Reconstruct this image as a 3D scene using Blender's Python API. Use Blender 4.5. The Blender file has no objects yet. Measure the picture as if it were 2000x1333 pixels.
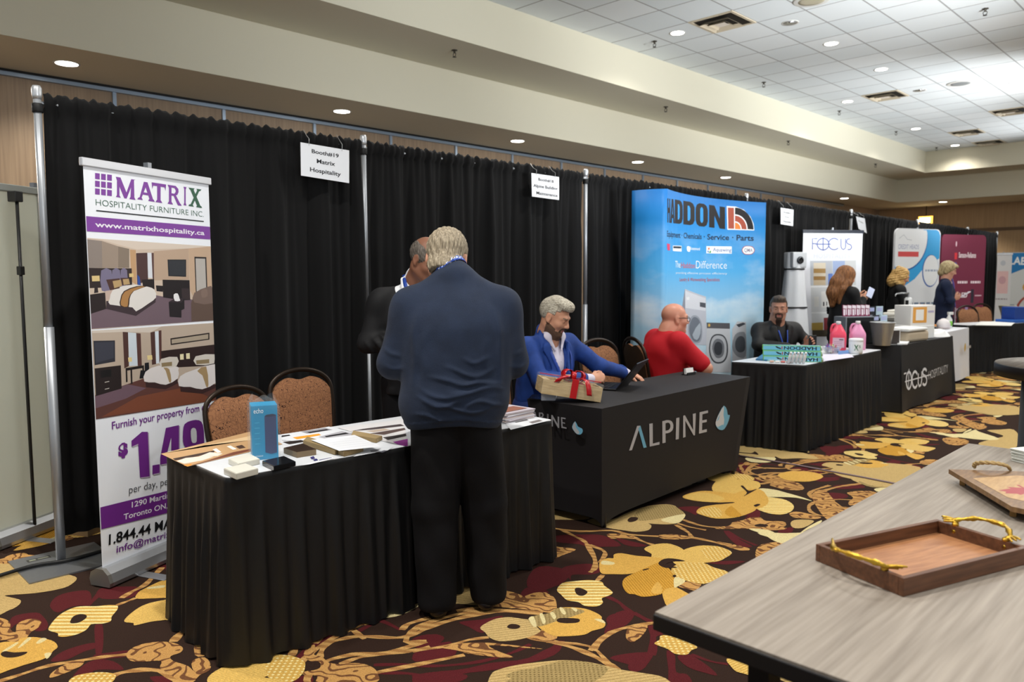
import bpy, bmesh, math, random
import numpy as np
from mathutils import Vector, Matrix
from mathutils.geometry import tessellate_polygon

random.seed(7); np.random.seed(7)
SC = bpy.context.scene
COL = SC.collection
PI = math.pi

# ------------------------------------------------------------------ camera
CAM_H = 1.5
FPX, YAW, PITCH, ROLL = 1508.0, 0.788, -0.0826, -0.003     # focal length in pixels of the 2000 px wide frame
def _axes():
    cy, sy, cp, sp = math.cos(YAW), math.sin(YAW), math.cos(PITCH), math.sin(PITCH)
    w = np.array([sy*cp, cy*cp, sp]); r = np.array([cy, -sy, 0.0]); u = np.cross(r, w)
    cr, sr = math.cos(ROLL), math.sin(ROLL)
    return cr*r + sr*u, -sr*r + cr*u, w
CR, CU, CW = _axes()
EYE = np.array([0.0, 0.0, CAM_H])
def ray(px, py):
    return (px-1000)/FPX*CR + (666.5-py)/FPX*CU + CW
def gz(px, py, z=0.0):                      # point of the horizontal plane at height z
    d = ray(px, py); return EYE + d*((z-CAM_H)/d[2])
def gy(px, py, y):                          # point of the plane parallel to the long wall at distance y
    d = ray(px, py); return EYE + d*(y/d[1])
def gd(px, py, depth):                      # point at a distance along the view axis
    return EYE + ray(px, py)*depth
cam = bpy.data.cameras.new('camera')
cam.sensor_width = 36.0; cam.lens = 36.0*FPX/2000.0
cam.clip_start = 0.05; cam.clip_end = 200
cam.dof.use_dof = True; cam.dof.focus_distance = 3.6; cam.dof.aperture_fstop = 3.2
camo = bpy.data.objects.new('camera', cam); COL.objects.link(camo)
M = Matrix.Identity(4)
for i in range(3):
    M[i][0], M[i][1], M[i][2] = CR[i], CU[i], -CW[i]
M[2][3] = CAM_H
camo.matrix_world = M
SC.camera = camo

# ------------------------------------------------------------------ exposure, world, lamps
SC.view_settings.view_transform = 'Standard'
SC.view_settings.look = 'None'
SC.view_settings.gamma = 1.0
SC.view_settings.exposure = 0.3
SC.view_settings.use_curve_mapping = False
SC.cycles.use_denoising = True
SC.cycles.max_bounces = 6
SC.cycles.sample_clamp_indirect = 4.0
wd = bpy.data.worlds.new('world'); SC.world = wd; wd.use_nodes = True
wd.node_tree.nodes['Background'].inputs[0].default_value = (0.88, 0.95, 1.0, 1)
wd.node_tree.nodes['Background'].inputs[1].default_value = 0.44

def lamp(name, kind, loc, energy, color=(1,1,1), size=0.08, spot=2.4, blend=0.6):
    l = bpy.data.lights.new(name, kind); l.energy = energy; l.color = color
    l.shadow_soft_size = size
    if kind == 'SPOT': l.spot_size = spot; l.spot_blend = blend
    o = bpy.data.objects.new(name, l); o.location = loc; COL.objects.link(o)
    return o
CEIL, LEDGE, SOFF = 4.64, 4.11, 3.51
WARM = (1.0, 0.94, 0.84); COOL = (0.93, 0.97, 1.0)
CEILING_LIGHTS = [(8.8,5.72),(10.68,4.51),(12.53,4.51),(14.37,5.74),(18.04,5.74),(21.0,5.78),(14.92,3.25)]
OFF_LIGHTS = [(9.45,4.51),(14.39,4.54)]
SOFFIT_LIGHTS = [(2.33,8.2),(5.33,8.2),(8.32,8.15),(11.34,8.15),(14.37,8.15),(20.43,8.16)]
for i,(x,y) in enumerate(CEILING_LIGHTS):
    lamp('downlight_lamp','SPOT',(x,y,CEIL-0.03),100,WARM if i%2 else (1,.96,.9),0.08,2.5,0.9)
for (x,y,w_) in [(5.0,5.2,120),(5.3,2.6,230),(1.2,2.3,400),(8.8,2.2,110),(1.6,-.8,190),(4.6,-0.8,150),(11.5,1.2,110),(15.5,0.8,110),(-0.6,3.3,260)]:      # the rest of the same ceiling, over the viewer
    lamp('downlight_lamp','SPOT',(x,y,CEIL-0.03),w_,(1,.97,.92),0.09,2.5,0.9)
for (x,y) in SOFFIT_LIGHTS+[(-.67,8.2),(23.4,6.68)]:
    lamp('soffit_lamp','SPOT',(x,y,SOFF-0.03),700 if x < 0 else 80 if x < 22 else 500,WARM,0.07,2.9 if x < 0 else 2.3,0.5 if x < 0 else 0.9)
lamp('chandelier_lamp','POINT',(8.6,0.9,3.85),170,(1,.975,.93),0.45)     # the chandeliers hang right of and behind the viewer
lamp('chandelier_lamp','POINT',(15.5,1.2,3.85),120,(1,.95,.87),0.45)
lamp('chandelier_lamp','POINT',(1.5,-1.8,3.7),60,(1,.975,.93),0.45)

for (x,y,w_,tx_,ty_) in [(8.6,0.6,720,10.4,5.2),(14.5,1.0,1000,14.6,5.0),(5.0,0.0,560,7.0,6.4),(20.0,1.5,700,18.6,5.0),(1.2,-1.0,170,3.8,7.6)]:      # unseen spots without fixtures, added to brighten the tiles and soffits
    u_ = lamp('ceiling_fill_spot','SPOT',(x,y,1.9),w_,(.95,.98,1.0),0.3,1.35,1.0); u_.rotation_euler = Vector((tx_-x,ty_-y,2.7)).to_track_quat('-Z','Y').to_euler()

# ------------------------------------------------------------------ materials
def lin(h):
    h = h.lstrip('#'); v = [int(h[i:i+2],16)/255 for i in (0,2,4)]
    return tuple(c/12.92 if c <= .04045 else ((c+.055)/1.055)**2.4 for c in v)+(1,)
_MC = {}
def mat(h, rough=0.6, metal=0.0, spec=0.4, **kw):
    """plain material; bump=(scale, strength) or var=(scale, amount) add fine noise"""
    key = (h, rough, metal, spec, tuple(sorted(kw.items())))
    if key in _MC: return _MC[key]
    m = bpy.data.materials.new('paint_'+h.strip('#')); m.use_nodes = True
    nt = m.node_tree; b = nt.nodes['Principled BSDF']
    b.inputs['Base Color'].default_value = lin(h)
    b.inputs['Roughness'].default_value = rough; b.inputs['Metallic'].default_value = metal
    b.inputs['Specular IOR Level'].default_value = spec
    if 'emit' in kw:
        b.inputs['Emission Color'].default_value = lin(kw.get('ecol', h)); b.inputs['Emission Strength'].default_value = kw['emit']
    if 'alpha' in kw: b.inputs['Alpha'].default_value = kw['alpha']
    if 'trans' in kw: b.inputs['Transmission Weight'].default_value = kw['trans']; b.inputs['IOR'].default_value = kw.get('ior',1.3)
    if 'sheen' in kw: b.inputs['Sheen Weight'].default_value = kw['sheen']
    if 'sss' in kw:
        b.inputs['Subsurface Weight'].default_value = kw['sss']; b.inputs['Subsurface Radius'].default_value = (.012,.005,.003); b.inputs['Subsurface Scale'].default_value = 1.0
    if 'bump' in kw or 'var' in kw:
        tc = nt.nodes.new('ShaderNodeTexCoord')
        mp = nt.nodes.new('ShaderNodeMapping'); nt.links.new(tc.outputs['Object'], mp.inputs[0])
        mp.inputs['Scale'].default_value = kw.get('stretch', (1,1,1))
    if 'var' in kw:
        n = nt.nodes.new('ShaderNodeTexNoise'); n.inputs['Scale'].default_value = kw['var'][0]; n.inputs['Detail'].default_value = 5
        nt.links.new(mp.outputs[0], n.inputs['Vector'])
        mx = nt.nodes.new('ShaderNodeMix'); mx.data_type = 'RGBA'
        c = lin(h); a = kw['var'][1]
        c2 = lin(kw['vcol']) if 'vcol' in kw else tuple(min(1,x*(1+a)) for x in c[:3])+(1,)
        c1 = c if 'vcol' in kw else tuple(x*(1-a) for x in c[:3])+(1,)
        mx.inputs[6].default_value = c1; mx.inputs[7].default_value = c2
        mr = nt.nodes.new('ShaderNodeMapRange'); mr.inputs[1].default_value = .35; mr.inputs[2].default_value = .65
        nt.links.new(n.outputs[0], mr.inputs[0]); nt.links.new(mr.outputs[0], mx.inputs[0]); nt.links.new(mx.outputs[2], b.inputs['Base Color'])
    if 'bump' in kw:
        n = nt.nodes.new('ShaderNodeTexNoise'); n.inputs['Scale'].default_value = kw['bump'][0]; n.inputs['Detail'].default_value = 4
        nt.links.new(mp.outputs[0], n.inputs['Vector'])
        bp = nt.nodes.new('ShaderNodeBump'); bp.inputs['Strength'].default_value = kw['bump'][1]; bp.inputs['Distance'].default_value = 0.01
        nt.links.new(n.outputs[0], bp.inputs['Height']); nt.links.new(bp.outputs[0], b.inputs['Normal'])
    _MC[key] = m
    return m
def mathn(nt, op, a, b=None):
    n = nt.nodes.new('ShaderNodeMath'); n.operation = op
    for i, v in enumerate((a, b)):
        if v is None: continue
        if isinstance(v, (int, float)): n.inputs[i].default_value = v
        else: nt.links.new(v, n.inputs[i])
    return n.outputs[0]
def mixc(nt, f, a, b):
    n = nt.nodes.new('ShaderNodeMix'); n.data_type = 'RGBA'
    nt.links.new(f, n.inputs[0])
    for i, v in ((6,a),(7,b)):
        if isinstance(v, str): n.inputs[i].default_value = lin(v)
        else: nt.links.new(v, n.inputs[i])
    return n.outputs[2]
def newmat(name, rough=0.6, spec=0.4):
    m = bpy.data.materials.new(name); m.use_nodes = True
    b = m.node_tree.nodes['Principled BSDF']; b.inputs['Roughness'].default_value = rough; b.inputs['Specular IOR Level'].default_value = spec
    tc = m.node_tree.nodes.new('ShaderNodeTexCoord'); sx = m.node_tree.nodes.new('ShaderNodeSeparateXYZ')
    m.node_tree.links.new(tc.outputs['Object'], sx.inputs[0])
    return m, m.node_tree, b, tc, sx
def noise(nt, vec, scale, detail=4, stretch=None):
    if stretch:
        mp = nt.nodes.new('ShaderNodeMapping'); mp.inputs['Scale'].default_value = stretch; nt.links.new(vec, mp.inputs[0]); vec = mp.outputs[0]
    n = nt.nodes.new('ShaderNodeTexNoise'); n.inputs['Scale'].default_value = scale; n.inputs['Detail'].default_value = detail
    nt.links.new(vec, n.inputs['Vector']); return n.outputs[0]
def bump(nt, b, h, s=.3, d=.005):
    bp = nt.nodes.new('ShaderNodeBump'); bp.inputs['Strength'].default_value = s; bp.inputs['Distance'].default_value = d
    nt.links.new(h, bp.inputs['Height']); nt.links.new(bp.outputs[0], b.inputs['Normal'])
def wood(name, c1, c2, axis=(1,14,14), scale=3.0, rough=.5, knots=None):
    m, nt, b, tc, sx = newmat(name, rough)
    f = noise(nt, tc.outputs['Object'], scale, 8, axis)
    mr = nt.nodes.new('ShaderNodeMapRange'); mr.inputs[1].default_value = .3; mr.inputs[2].default_value = .7; nt.links.new(f, mr.inputs[0])
    nt.links.new(mixc(nt, mr.outputs[0], c1, c2), b.inputs['Base Color'])
    bump(nt, b, f, .08)
    return m

# ------------------------------------------------------------------ mesh helpers
def link(o, parent=None):
    COL.objects.link(o)
    if parent is not None: o.parent = parent
    return o
def tag(o, label=None, cat=None, group=None, kind=None):
    for k, v in (('label',label),('category',cat),('group',group),('kind',kind)):
        if v: o[k] = v
    return o
def thing(name, label, cat, loc=(0,0,0), rz=0.0, group=None):
    o = bpy.data.objects.new(name, None); o.empty_display_size = .05
    o.location = loc; o.rotation_euler = (0,0,rz); COL.objects.link(o)
    return tag(o, label, cat, group)
class MB:
    """collects shapes with per-face materials and links them as one mesh object"""
    def __init__(s): s.v = []; s.f = []; s.mi = []; s.mats = []; s.m = 0; s.sm = []
    def use(s, m):
        if m not in s.mats: s.mats.append(m)
        s.m = s.mats.index(m); return s
    def add(s, vs, fs, smooth=False):
        o = len(s.v); s.v += [tuple(map(float, p)) for p in vs]
        for f in fs: s.f.append([i+o for i in f]); s.mi.append(s.m); s.sm.append(smooth)
        return s
    def box(s, lo, hi, M=None, bev=0.0):
        x0,y0,z0 = lo; x1,y1,z1 = hi
        if bev > 0:
            bm = bmesh.new(); bmesh.ops.create_cube(bm, size=1)
            for v in bm.verts: v.co = Vector(((x0+x1)/2+v.co.x*(x1-x0), (y0+y1)/2+v.co.y*(y1-y0), (z0+z1)/2+v.co.z*(z1-z0)))
            bmesh.ops.bevel(bm, geom=bm.edges[:], offset=bev, segments=2, affect='EDGES', profile=.5)
            return s.frombm(bm, M)
        vs = [(x0,y0,z0),(x1,y0,z0),(x1,y1,z0),(x0,y1,z0),(x0,y0,z1),(x1,y0,z1),(x1,y1,z1),(x0,y1,z1)]
        if M is not None: vs = [M @ Vector(v) for v in vs]
        return s.add(vs, [(0,3,2,1),(4,5,6,7),(0,1,5,4),(1,2,6,5),(2,3,7,6),(3,0,4,7)])
    def frombm(s, bm, M=None, smooth=False):
        bm.verts.index_update()
        s.add([(M @ v.co if M is not None else v.co) for v in bm.verts], [[v.index for v in f.verts] for f in bm.faces], smooth)
        bm.free(); return s
    def tube(s, pts, r, n=8, caps=True, flat=None, closed=False):
        """sweep along points; r radius or list; flat=(axis, factor) squashes the section"""
        P = [Vector(p) for p in pts]; N = len(P)
        R = r if isinstance(r, (list, tuple)) else [r]*N
        rings = []; up = None
        for i in range(N):
            a = P[i-1] if (i > 0 or closed) else P[i]; b = P[(i+1) % N] if (i < N-1 or closed) else P[i]
            t = (b-a).normalized()
            if up is None:
                up = Vector((0,0,1)) if abs(t.z) < .9 else Vector((0,1,0))
            x = t.cross(up)
            if x.length < 1e-6: x = t.cross(Vector((1,0.1,0)))
            x.normalize(); y = x.cross(t).normalized(); up = y
            ring = []
            for k in range(n):
                q = x*(math.cos(2*PI*k/n)*R[i]) + y*(math.sin(2*PI*k/n)*R[i])
                if flat: ax = Vector(flat[0]); q = q - ax*(q.dot(ax)*(1-flat[1]))
                ring.append(P[i]+q)
            rings.append(ring)
        vs = [p for rg in rings for p in rg]; fs = []
        for i in range(N if closed else N-1):
            for k in range(n):
                i2 = (i+1) % N
                fs.append((i*n+k, i*n+(k+1)%n, i2*n+(k+1)%n, i2*n+k))
        if caps and not closed: fs += [tuple(range(n-1,-1,-1)), tuple((N-1)*n+k for k in range(n))]
        return s.add(vs, fs, True)
    def lathe(s, prof, c=(0,0,0), n=24, M=None):
        vs = []; fs = []
        for r, z in prof:
            for k in range(n): vs.append((c[0]+r*math.cos(2*PI*k/n), c[1]+r*math.sin(2*PI*k/n), c[2]+z))
        for i in range(len(prof)-1):
            for k in range(n): fs.append((i*n+k, i*n+(k+1)%n, (i+1)*n+(k+1)%n, (i+1)*n+k))
        if prof[0][0] > 1e-4: fs.append(tuple(range(n-1,-1,-1)))
        if prof[-1][0] > 1e-4: fs.append(tuple((len(prof)-1)*n+k for k in range(n)))
        if M is not None: vs = [M @ Vector(v) for v in vs]
        return s.add(vs, fs, True)
    def prism(s, poly, z0, z1, M=None):
        n = len(poly); vs = [(x,y,z0) for x,y in poly]+[(x,y,z1) for x,y in poly]
        if M is not None: vs = [M @ Vector(v) for v in vs]
        tri = tessellate_polygon([[Vector((x,y,0)) for x,y in poly]])
        ar = sum(poly[i][0]*poly[(i+1)%n][1]-poly[(i+1)%n][0]*poly[i][1] for i in range(n))
        fs = [tuple(range(n-1,-1,-1)), tuple(range(n,2*n))] if ar > 0 else [tuple(range(n)), tuple(range(2*n-1,n-1,-1))]
        for i in range(n):
            j = (i+1)%n; fs.append((i,j,n+j,n+i) if ar > 0 else (j,i,n+i,n+j))
        return s.add(vs, fs)
    def grid(s, P, smooth=True, flip=False, skip=None):
        """P[row][col] of points"""
        r = len(P); c = len(P[0]); vs = [p for row in P for p in row]; fs = []
        for i in range(r-1):
            for j in range(c-1):
                if skip and j in skip: continue
                q = (i*c+j, i*c+j+1, (i+1)*c+j+1, (i+1)*c+j); fs.append(q[::-1] if flip else q)
        return s.add(vs, fs, smooth)
    def build(s, name, parent=None, m=None, solid=0.0):
        me = bpy.data.meshes.new(name); me.from_pydata(s.v, [], s.f)
        for mm in (s.mats or ([m] if m else [])): me.materials.append(mm)
        me.polygons.foreach_set('use_smooth', s.sm)
        me.polygons.foreach_set('material_index', s.mi)
        me.update(); me.validate()
        o = bpy.data.objects.new(name, me); link(o, parent)
        if solid:
            md = o.modifiers.new('thickness','SOLIDIFY'); md.thickness = solid; md.offset = 0
        return o
def mb(m): return MB().use(m)
def copy_tree(o, parent=None):
    c = o.copy(); COL.objects.link(c)
    if parent is not None: c.parent = parent
    for ch in list(o.children): copy_tree(ch, c)
    return c
def smooth_poly(pts, n=3):
    """closed Catmull-Rom through the points"""
    P = [np.array(p, float) for p in pts]; N = len(P); out = []
    for i in range(N):
        a,b,c,d = P[i-1],P[i],P[(i+1)%N],P[(i+2)%N]
        for k in range(n):
            t = k/n
            out.append(.5*((2*b)+(c-a)*t+(2*a-5*b+4*c-d)*t*t+(3*b-a-3*c+d)*t**3))
    return out
def smooth_line(pts, n=4):
    P = [np.array(p, float) for p in pts]; N = len(P); out = []
    for i in range(N-1):
        a = P[i-1] if i else 2*P[0]-P[1]; b = P[i]; c = P[i+1]; d = P[i+2] if i+2 < N else 2*P[-1]-P[-2]
        for k in range(n):
            t = k/n
            out.append(.5*((2*b)+(c-a)*t+(2*a-5*b+4*c-d)*t*t+(3*b-a-3*c+d)*t**3))
    out.append(P[-1]); return out
def bezier(p0, p1, p2, n=8):
    p0,p1,p2 = (np.array(p,float) for p in (p0,p1,p2))
    return [(1-t)**2*p0+2*t*(1-t)*p1+t*t*p2 for t in np.linspace(0,1,n)]

# ------------------------------------------------------------------ lettering and printed graphics
_TX = {}
def text2d(s, bold=0.0):
    """lettering as 2-D triangles: capital height 1, baseline 0, left edge 0"""
    if (s,bold) in _TX: return _TX[(s,bold)]
    def raw(t):
        c = bpy.data.curves.new('lettering','FONT'); c.body = t; c.size = 1; c.offset = bold; c.resolution_u = 3
        o = bpy.data.objects.new('lettering', c); COL.objects.link(o)
        dg = bpy.context.evaluated_depsgraph_get(); me = o.evaluated_get(dg).to_mesh()
        v = np.array([(p.co.x,p.co.y) for p in me.vertices]) if len(me.vertices) else np.zeros((0,2))
        f = [list(p.vertices) for p in me.polygons]
        o.evaluated_get(dg).to_mesh_clear(); bpy.data.objects.remove(o); bpy.data.curves.remove(c)
        return v, f
    if ('cap height',bold) not in _TX:
        hv,_ = raw('H'); _TX[('cap height',bold)] = (hv[:,1].max()-hv[:,1].min(), hv[:,1].min())
    h, b0 = _TX[('cap height',bold)]
    v, f = raw(s)
    v[:,1] = (v[:,1]-b0)/h; x0 = v[:,0].min(); v[:,0] = (v[:,0]-x0)/h
    r = (v, f, v[:,0].max()); _TX[(s,bold)] = r
    return r
class Flat:
    """a printed surface: u across, v up; colour layers lie a hair above it"""
    def __init__(s, o, u, v, n=None, lift=0.0006):
        s.o = np.array(o,float); s.u = np.array(u,float)/np.linalg.norm(u); s.v = np.array(v,float); s.v /= np.linalg.norm(s.v)
        s.n = np.cross(s.u, s.v) if n is None else np.array(n,float)
        s.n /= np.linalg.norm(s.n); s.lift = lift; s.mb = MB(); s.k = 0; s.z = None
    def zoom(s, ox, oy, sc): s.z = (ox,oy,sc); return s      # trace in the pixels of an enlarged view
    def px(s, p):
        x, y = p
        if s.z: x = s.z[0]+x*s.z[2]; y = s.z[1]+y*s.z[2]
        d = ray(x,y); t = np.dot(s.o-EYE, s.n)/np.dot(d, s.n); q = EYE+d*t-s.o
        return np.array([np.dot(q,s.u), np.dot(q,s.v)])
    def world(s, a, b, off): return s.o+s.u*a+s.v*b+s.n*off
    def emit(s, c, v2, faces):
        s.k += 1; off = s.lift+s.k*0.000014
        s.mb.use(c if not isinstance(c,str) else mat(c,.45)); s.mb.add([s.world(a,b,off) for a,b in v2], faces)
    def poly_uv(s, c, pts):
        tri = tessellate_polygon([[Vector((p[0],p[1],0)) for p in pts]])
        fs = []
        for t in tri:
            a,b,d = (np.array(pts[i]) for i in t)
            cr = (b-a)[0]*(d-a)[1]-(b-a)[1]*(d-a)[0]
            fs.append(tuple(t) if cr > 0 else (t[0],t[2],t[1]))
        s.emit(c, pts, fs); return s
    def poly(s, c, pts, smooth=0):
        q = [s.px(p) for p in pts]
        if smooth: q = smooth_poly(q, smooth)
        if getattr(s,'clip',None): q = [np.array([min(max(p[0],s.clip[0]),s.clip[1]),p[1]]) for p in q]
        return s.poly_uv(c, q)
    def rect_uv(s, c, a0, b0, a1, b1): return s.poly_uv(c, [(a0,b0),(a1,b0),(a1,b1),(a0,b1)])
    def ell_uv(s, c, a, b, ra, rb, n=24): return s.poly_uv(c, [(a+ra*math.cos(2*PI*k/n), b+rb*math.sin(2*PI*k/n)) for k in range(n)])
    def line_uv(s, c, pts, w):
        P = [np.array(p,float) for p in pts]; L = []; R = []
        for i,p in enumerate(P):
            a = P[max(0,i-1)]; b = P[min(len(P)-1,i+1)]; t = (b-a)/max(1e-9,np.linalg.norm(b-a)); nn = np.array([-t[1],t[0]])*w/2
            L.append(p+nn); R.append(p-nn)
        n = len(P); fs = [(n+i, n+i+1, i+1, i) for i in range(n-1)]
        s.emit(c, L+R, fs); return s
    def line(s, c, pts, w, smooth=0):
        q = [s.px(p) for p in pts]
        if smooth: q = smooth_line(q, smooth)
        return s.line_uv(c, q, w)
    def text_uv(s, c, t, a, b, h, width=None, bold=0.0, slant=0.0, dirv=(1,0)):
        v, f, w = text2d(t, bold)
        sx = h if width is None else width/w
        d = np.array(dirv,float); d /= np.linalg.norm(d); e = np.array([-d[1],d[0]])
        s.emit(c, [np.array([a,b])+d*(x*sx+slant*y*h)+e*(y*h) for x,y in v], f); return s
    def text(s, c, t, p0, p1, ph, bold=0.0, slant=0.0):
        """baseline from pixel p0 to pixel p1, capital height ph pixels at p0"""
        a = s.px(p0); b = s.px(p1); h = np.linalg.norm(s.px((p0[0],p0[1]-ph))-a)
        return s.text_uv(c, t, a[0], a[1], h, np.linalg.norm(b-a), bold, slant, b-a)
    def bars_uv(s, c, a, b, h, w):              # a line of print too small or blurred to read
        x = a; i = 0
        while x < a+w-.004:
            l = min(w*(.14+.1*((i*37) % 5)/5), a+w-x); s.rect_uv(c, x, b, x+l, b+h*.62); x += l+w*.05; i += 1
        return s
    def build(s, name, parent): return s.mb.build(name, parent)
class Curved(Flat):
    """printed surface bent round a vertical cylinder (seen from inside): u is arc length"""
    def __init__(s, c, R, a0, lift=0.002):
        s.c = np.array(c,float); s.R = R; s.a0 = a0; s.lift = lift; s.mb = MB(); s.k = 0; s.z = None
    def px(s, p):
        x, y = p
        if s.z: x = s.z[0]+x*s.z[2]; y = s.z[1]+y*s.z[2]
        d = ray(x,y); e = EYE[:2]-s.c; A = d[0]**2+d[1]**2; B = e[0]*d[0]+e[1]*d[1]; C = e@e-s.R**2
        t = (-B+math.sqrt(max(0,B*B-A*C)))/A; q = EYE+d*t
        return np.array([(s.a0-math.atan2(q[1]-s.c[1], q[0]-s.c[0]))*s.R, q[2]])
    def world(s, a, b, off):
        th = s.a0-a/s.R; r = s.R-off
        return np.array([s.c[0]+r*math.cos(th), s.c[1]+r*math.sin(th), b])
    def emit(s, c, v2, faces):
        bm = bmesh.new(); vs = [bm.verts.new((p[0],p[1],0)) for p in v2]
        for f in faces:
            try: bm.faces.new([vs[i] for i in f])
            except ValueError: pass
        lo = min(p[0] for p in v2); hi = max(p[0] for p in v2); x = math.ceil(lo/.02)*.02
        while x < hi:
            bmesh.ops.bisect_plane(bm, geom=bm.verts[:]+bm.edges[:]+bm.faces[:], plane_co=(x,0,0), plane_no=(1,0,0)); x += .02
        bm.verts.index_update(); s.k += 1; off = s.lift+s.k*.00004
        s.mb.use(c if not isinstance(c,str) else mat(c,.5))
        s.mb.add([s.world(v.co.x,v.co.y,off) for v in bm.verts], [[v.index for v in f.verts] for f in bm.faces]); bm.free()

# ================================================================== the room
def struct(mbx, name, label=None):
    o = mbx.build(name); o['kind'] = 'structure'
    if label: o['label'] = label
    o['category'] = name.split('_')[0]
    return o
def box(name, m, lo, hi): return struct(mb(m).box(lo,hi), name)

# ---- patterned carpet: flat shapes of pile colour woven into one floor mesh
def carpet_mat(h, kind=None, h2=None, ang=45, per=.02):
    m, nt, b, tc, sx = newmat('carpet_'+h.strip('#')+str(kind), .95, .1)
    base = None
    if kind in ('stripe','vein','hatch'):
        a = math.radians(ang)
        t = mathn(nt,'ADD', mathn(nt,'MULTIPLY',sx.outputs[0],math.cos(a)/per), mathn(nt,'MULTIPLY',sx.outputs[1],math.sin(a)/per))
        if kind == 'vein': t = mathn(nt,'ADD', t, mathn(nt,'MULTIPLY', noise(nt,tc.outputs['Object'],9,1), 5.0))
        f = mathn(nt,'GREATER_THAN', mathn(nt,'FRACT', t), .5 if kind != 'vein' else .70)
        base = mixc(nt, f, h, h2)
    elif kind == 'dots':
        ux = mathn(nt,'ADD', mathn(nt,'MULTIPLY',sx.outputs[0],.7/per), mathn(nt,'MULTIPLY',sx.outputs[1],.7/per))
        uy = mathn(nt,'ADD', mathn(nt,'MULTIPLY',sx.outputs[0],-.7/per), mathn(nt,'MULTIPLY',sx.outputs[1],.7/per))
        dx = mathn(nt,'SUBTRACT', mathn(nt,'FRACT',ux), .5); dy = mathn(nt,'SUBTRACT', mathn(nt,'FRACT',uy), .5)
        r = mathn(nt,'ADD', mathn(nt,'MULTIPLY',dx,dx), mathn(nt,'MULTIPLY',dy,dy))
        base = mixc(nt, mathn(nt,'LESS_THAN', r, .07), h, h2)
    # pile grain
    g = noise(nt, tc.outputs['Object'], 260, 2)
    gm = nt.nodes.new('ShaderNodeMapRange'); gm.inputs[1].default_value=.3; gm.inputs[2].default_value=.7; gm.inputs[3].default_value=.72; gm.inputs[4].default_value=1.18
    nt.links.new(g, gm.inputs[0])
    mx = nt.nodes.new('ShaderNodeMix'); mx.data_type='RGBA'; mx.blend_type='MULTIPLY'; mx.inputs[0].default_value = 1
    if base is None: mx.inputs[6].default_value = lin(h)
    else: nt.links.new(base, mx.inputs[6])
    nt.links.new(gm.outputs[0], mx.inputs[7]); nt.links.new(mx.outputs[2], b.inputs['Base Color'])
    bump(nt, b, g, .5, .004)
    return m
CK = {'k':carpet_mat('#2f2019'), 'm':carpet_mat('#521c1f'), 't':carpet_mat('#b78a50','vein','#6a452b',20,.055),
      'v':carpet_mat('#b98f55','hatch','#9a6f40',30,.045), 'g':carpet_mat('#c99d4c'), 's':carpet_mat('#c69d4b','stripe','#dccb8c',45,.034),
      'h':carpet_mat('#c59b4a','hatch','#d4b468',80,.013), 'd':carpet_mat('#c49c4d','dots','#dfcd90',0,.021), 'o':carpet_mat('#ad7d29','hatch','#c4933b',-35,.014),
      'b':carpet_mat('#bfa36c','hatch','#ab905c',60,.02), 'p':carpet_mat('#cfc08e'), 'l':carpet_mat('#9c8657','dots','#74603a',0,.016)}
Z1=(0,1020,.2348); Z2=(400,1060,.22); Z3=(820,1060,.24); Z4=(1060,860,.24); Z5=(1400,800,.24); Z6=(1600,700,.2); Z7=(1240,1180,.23)
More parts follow.
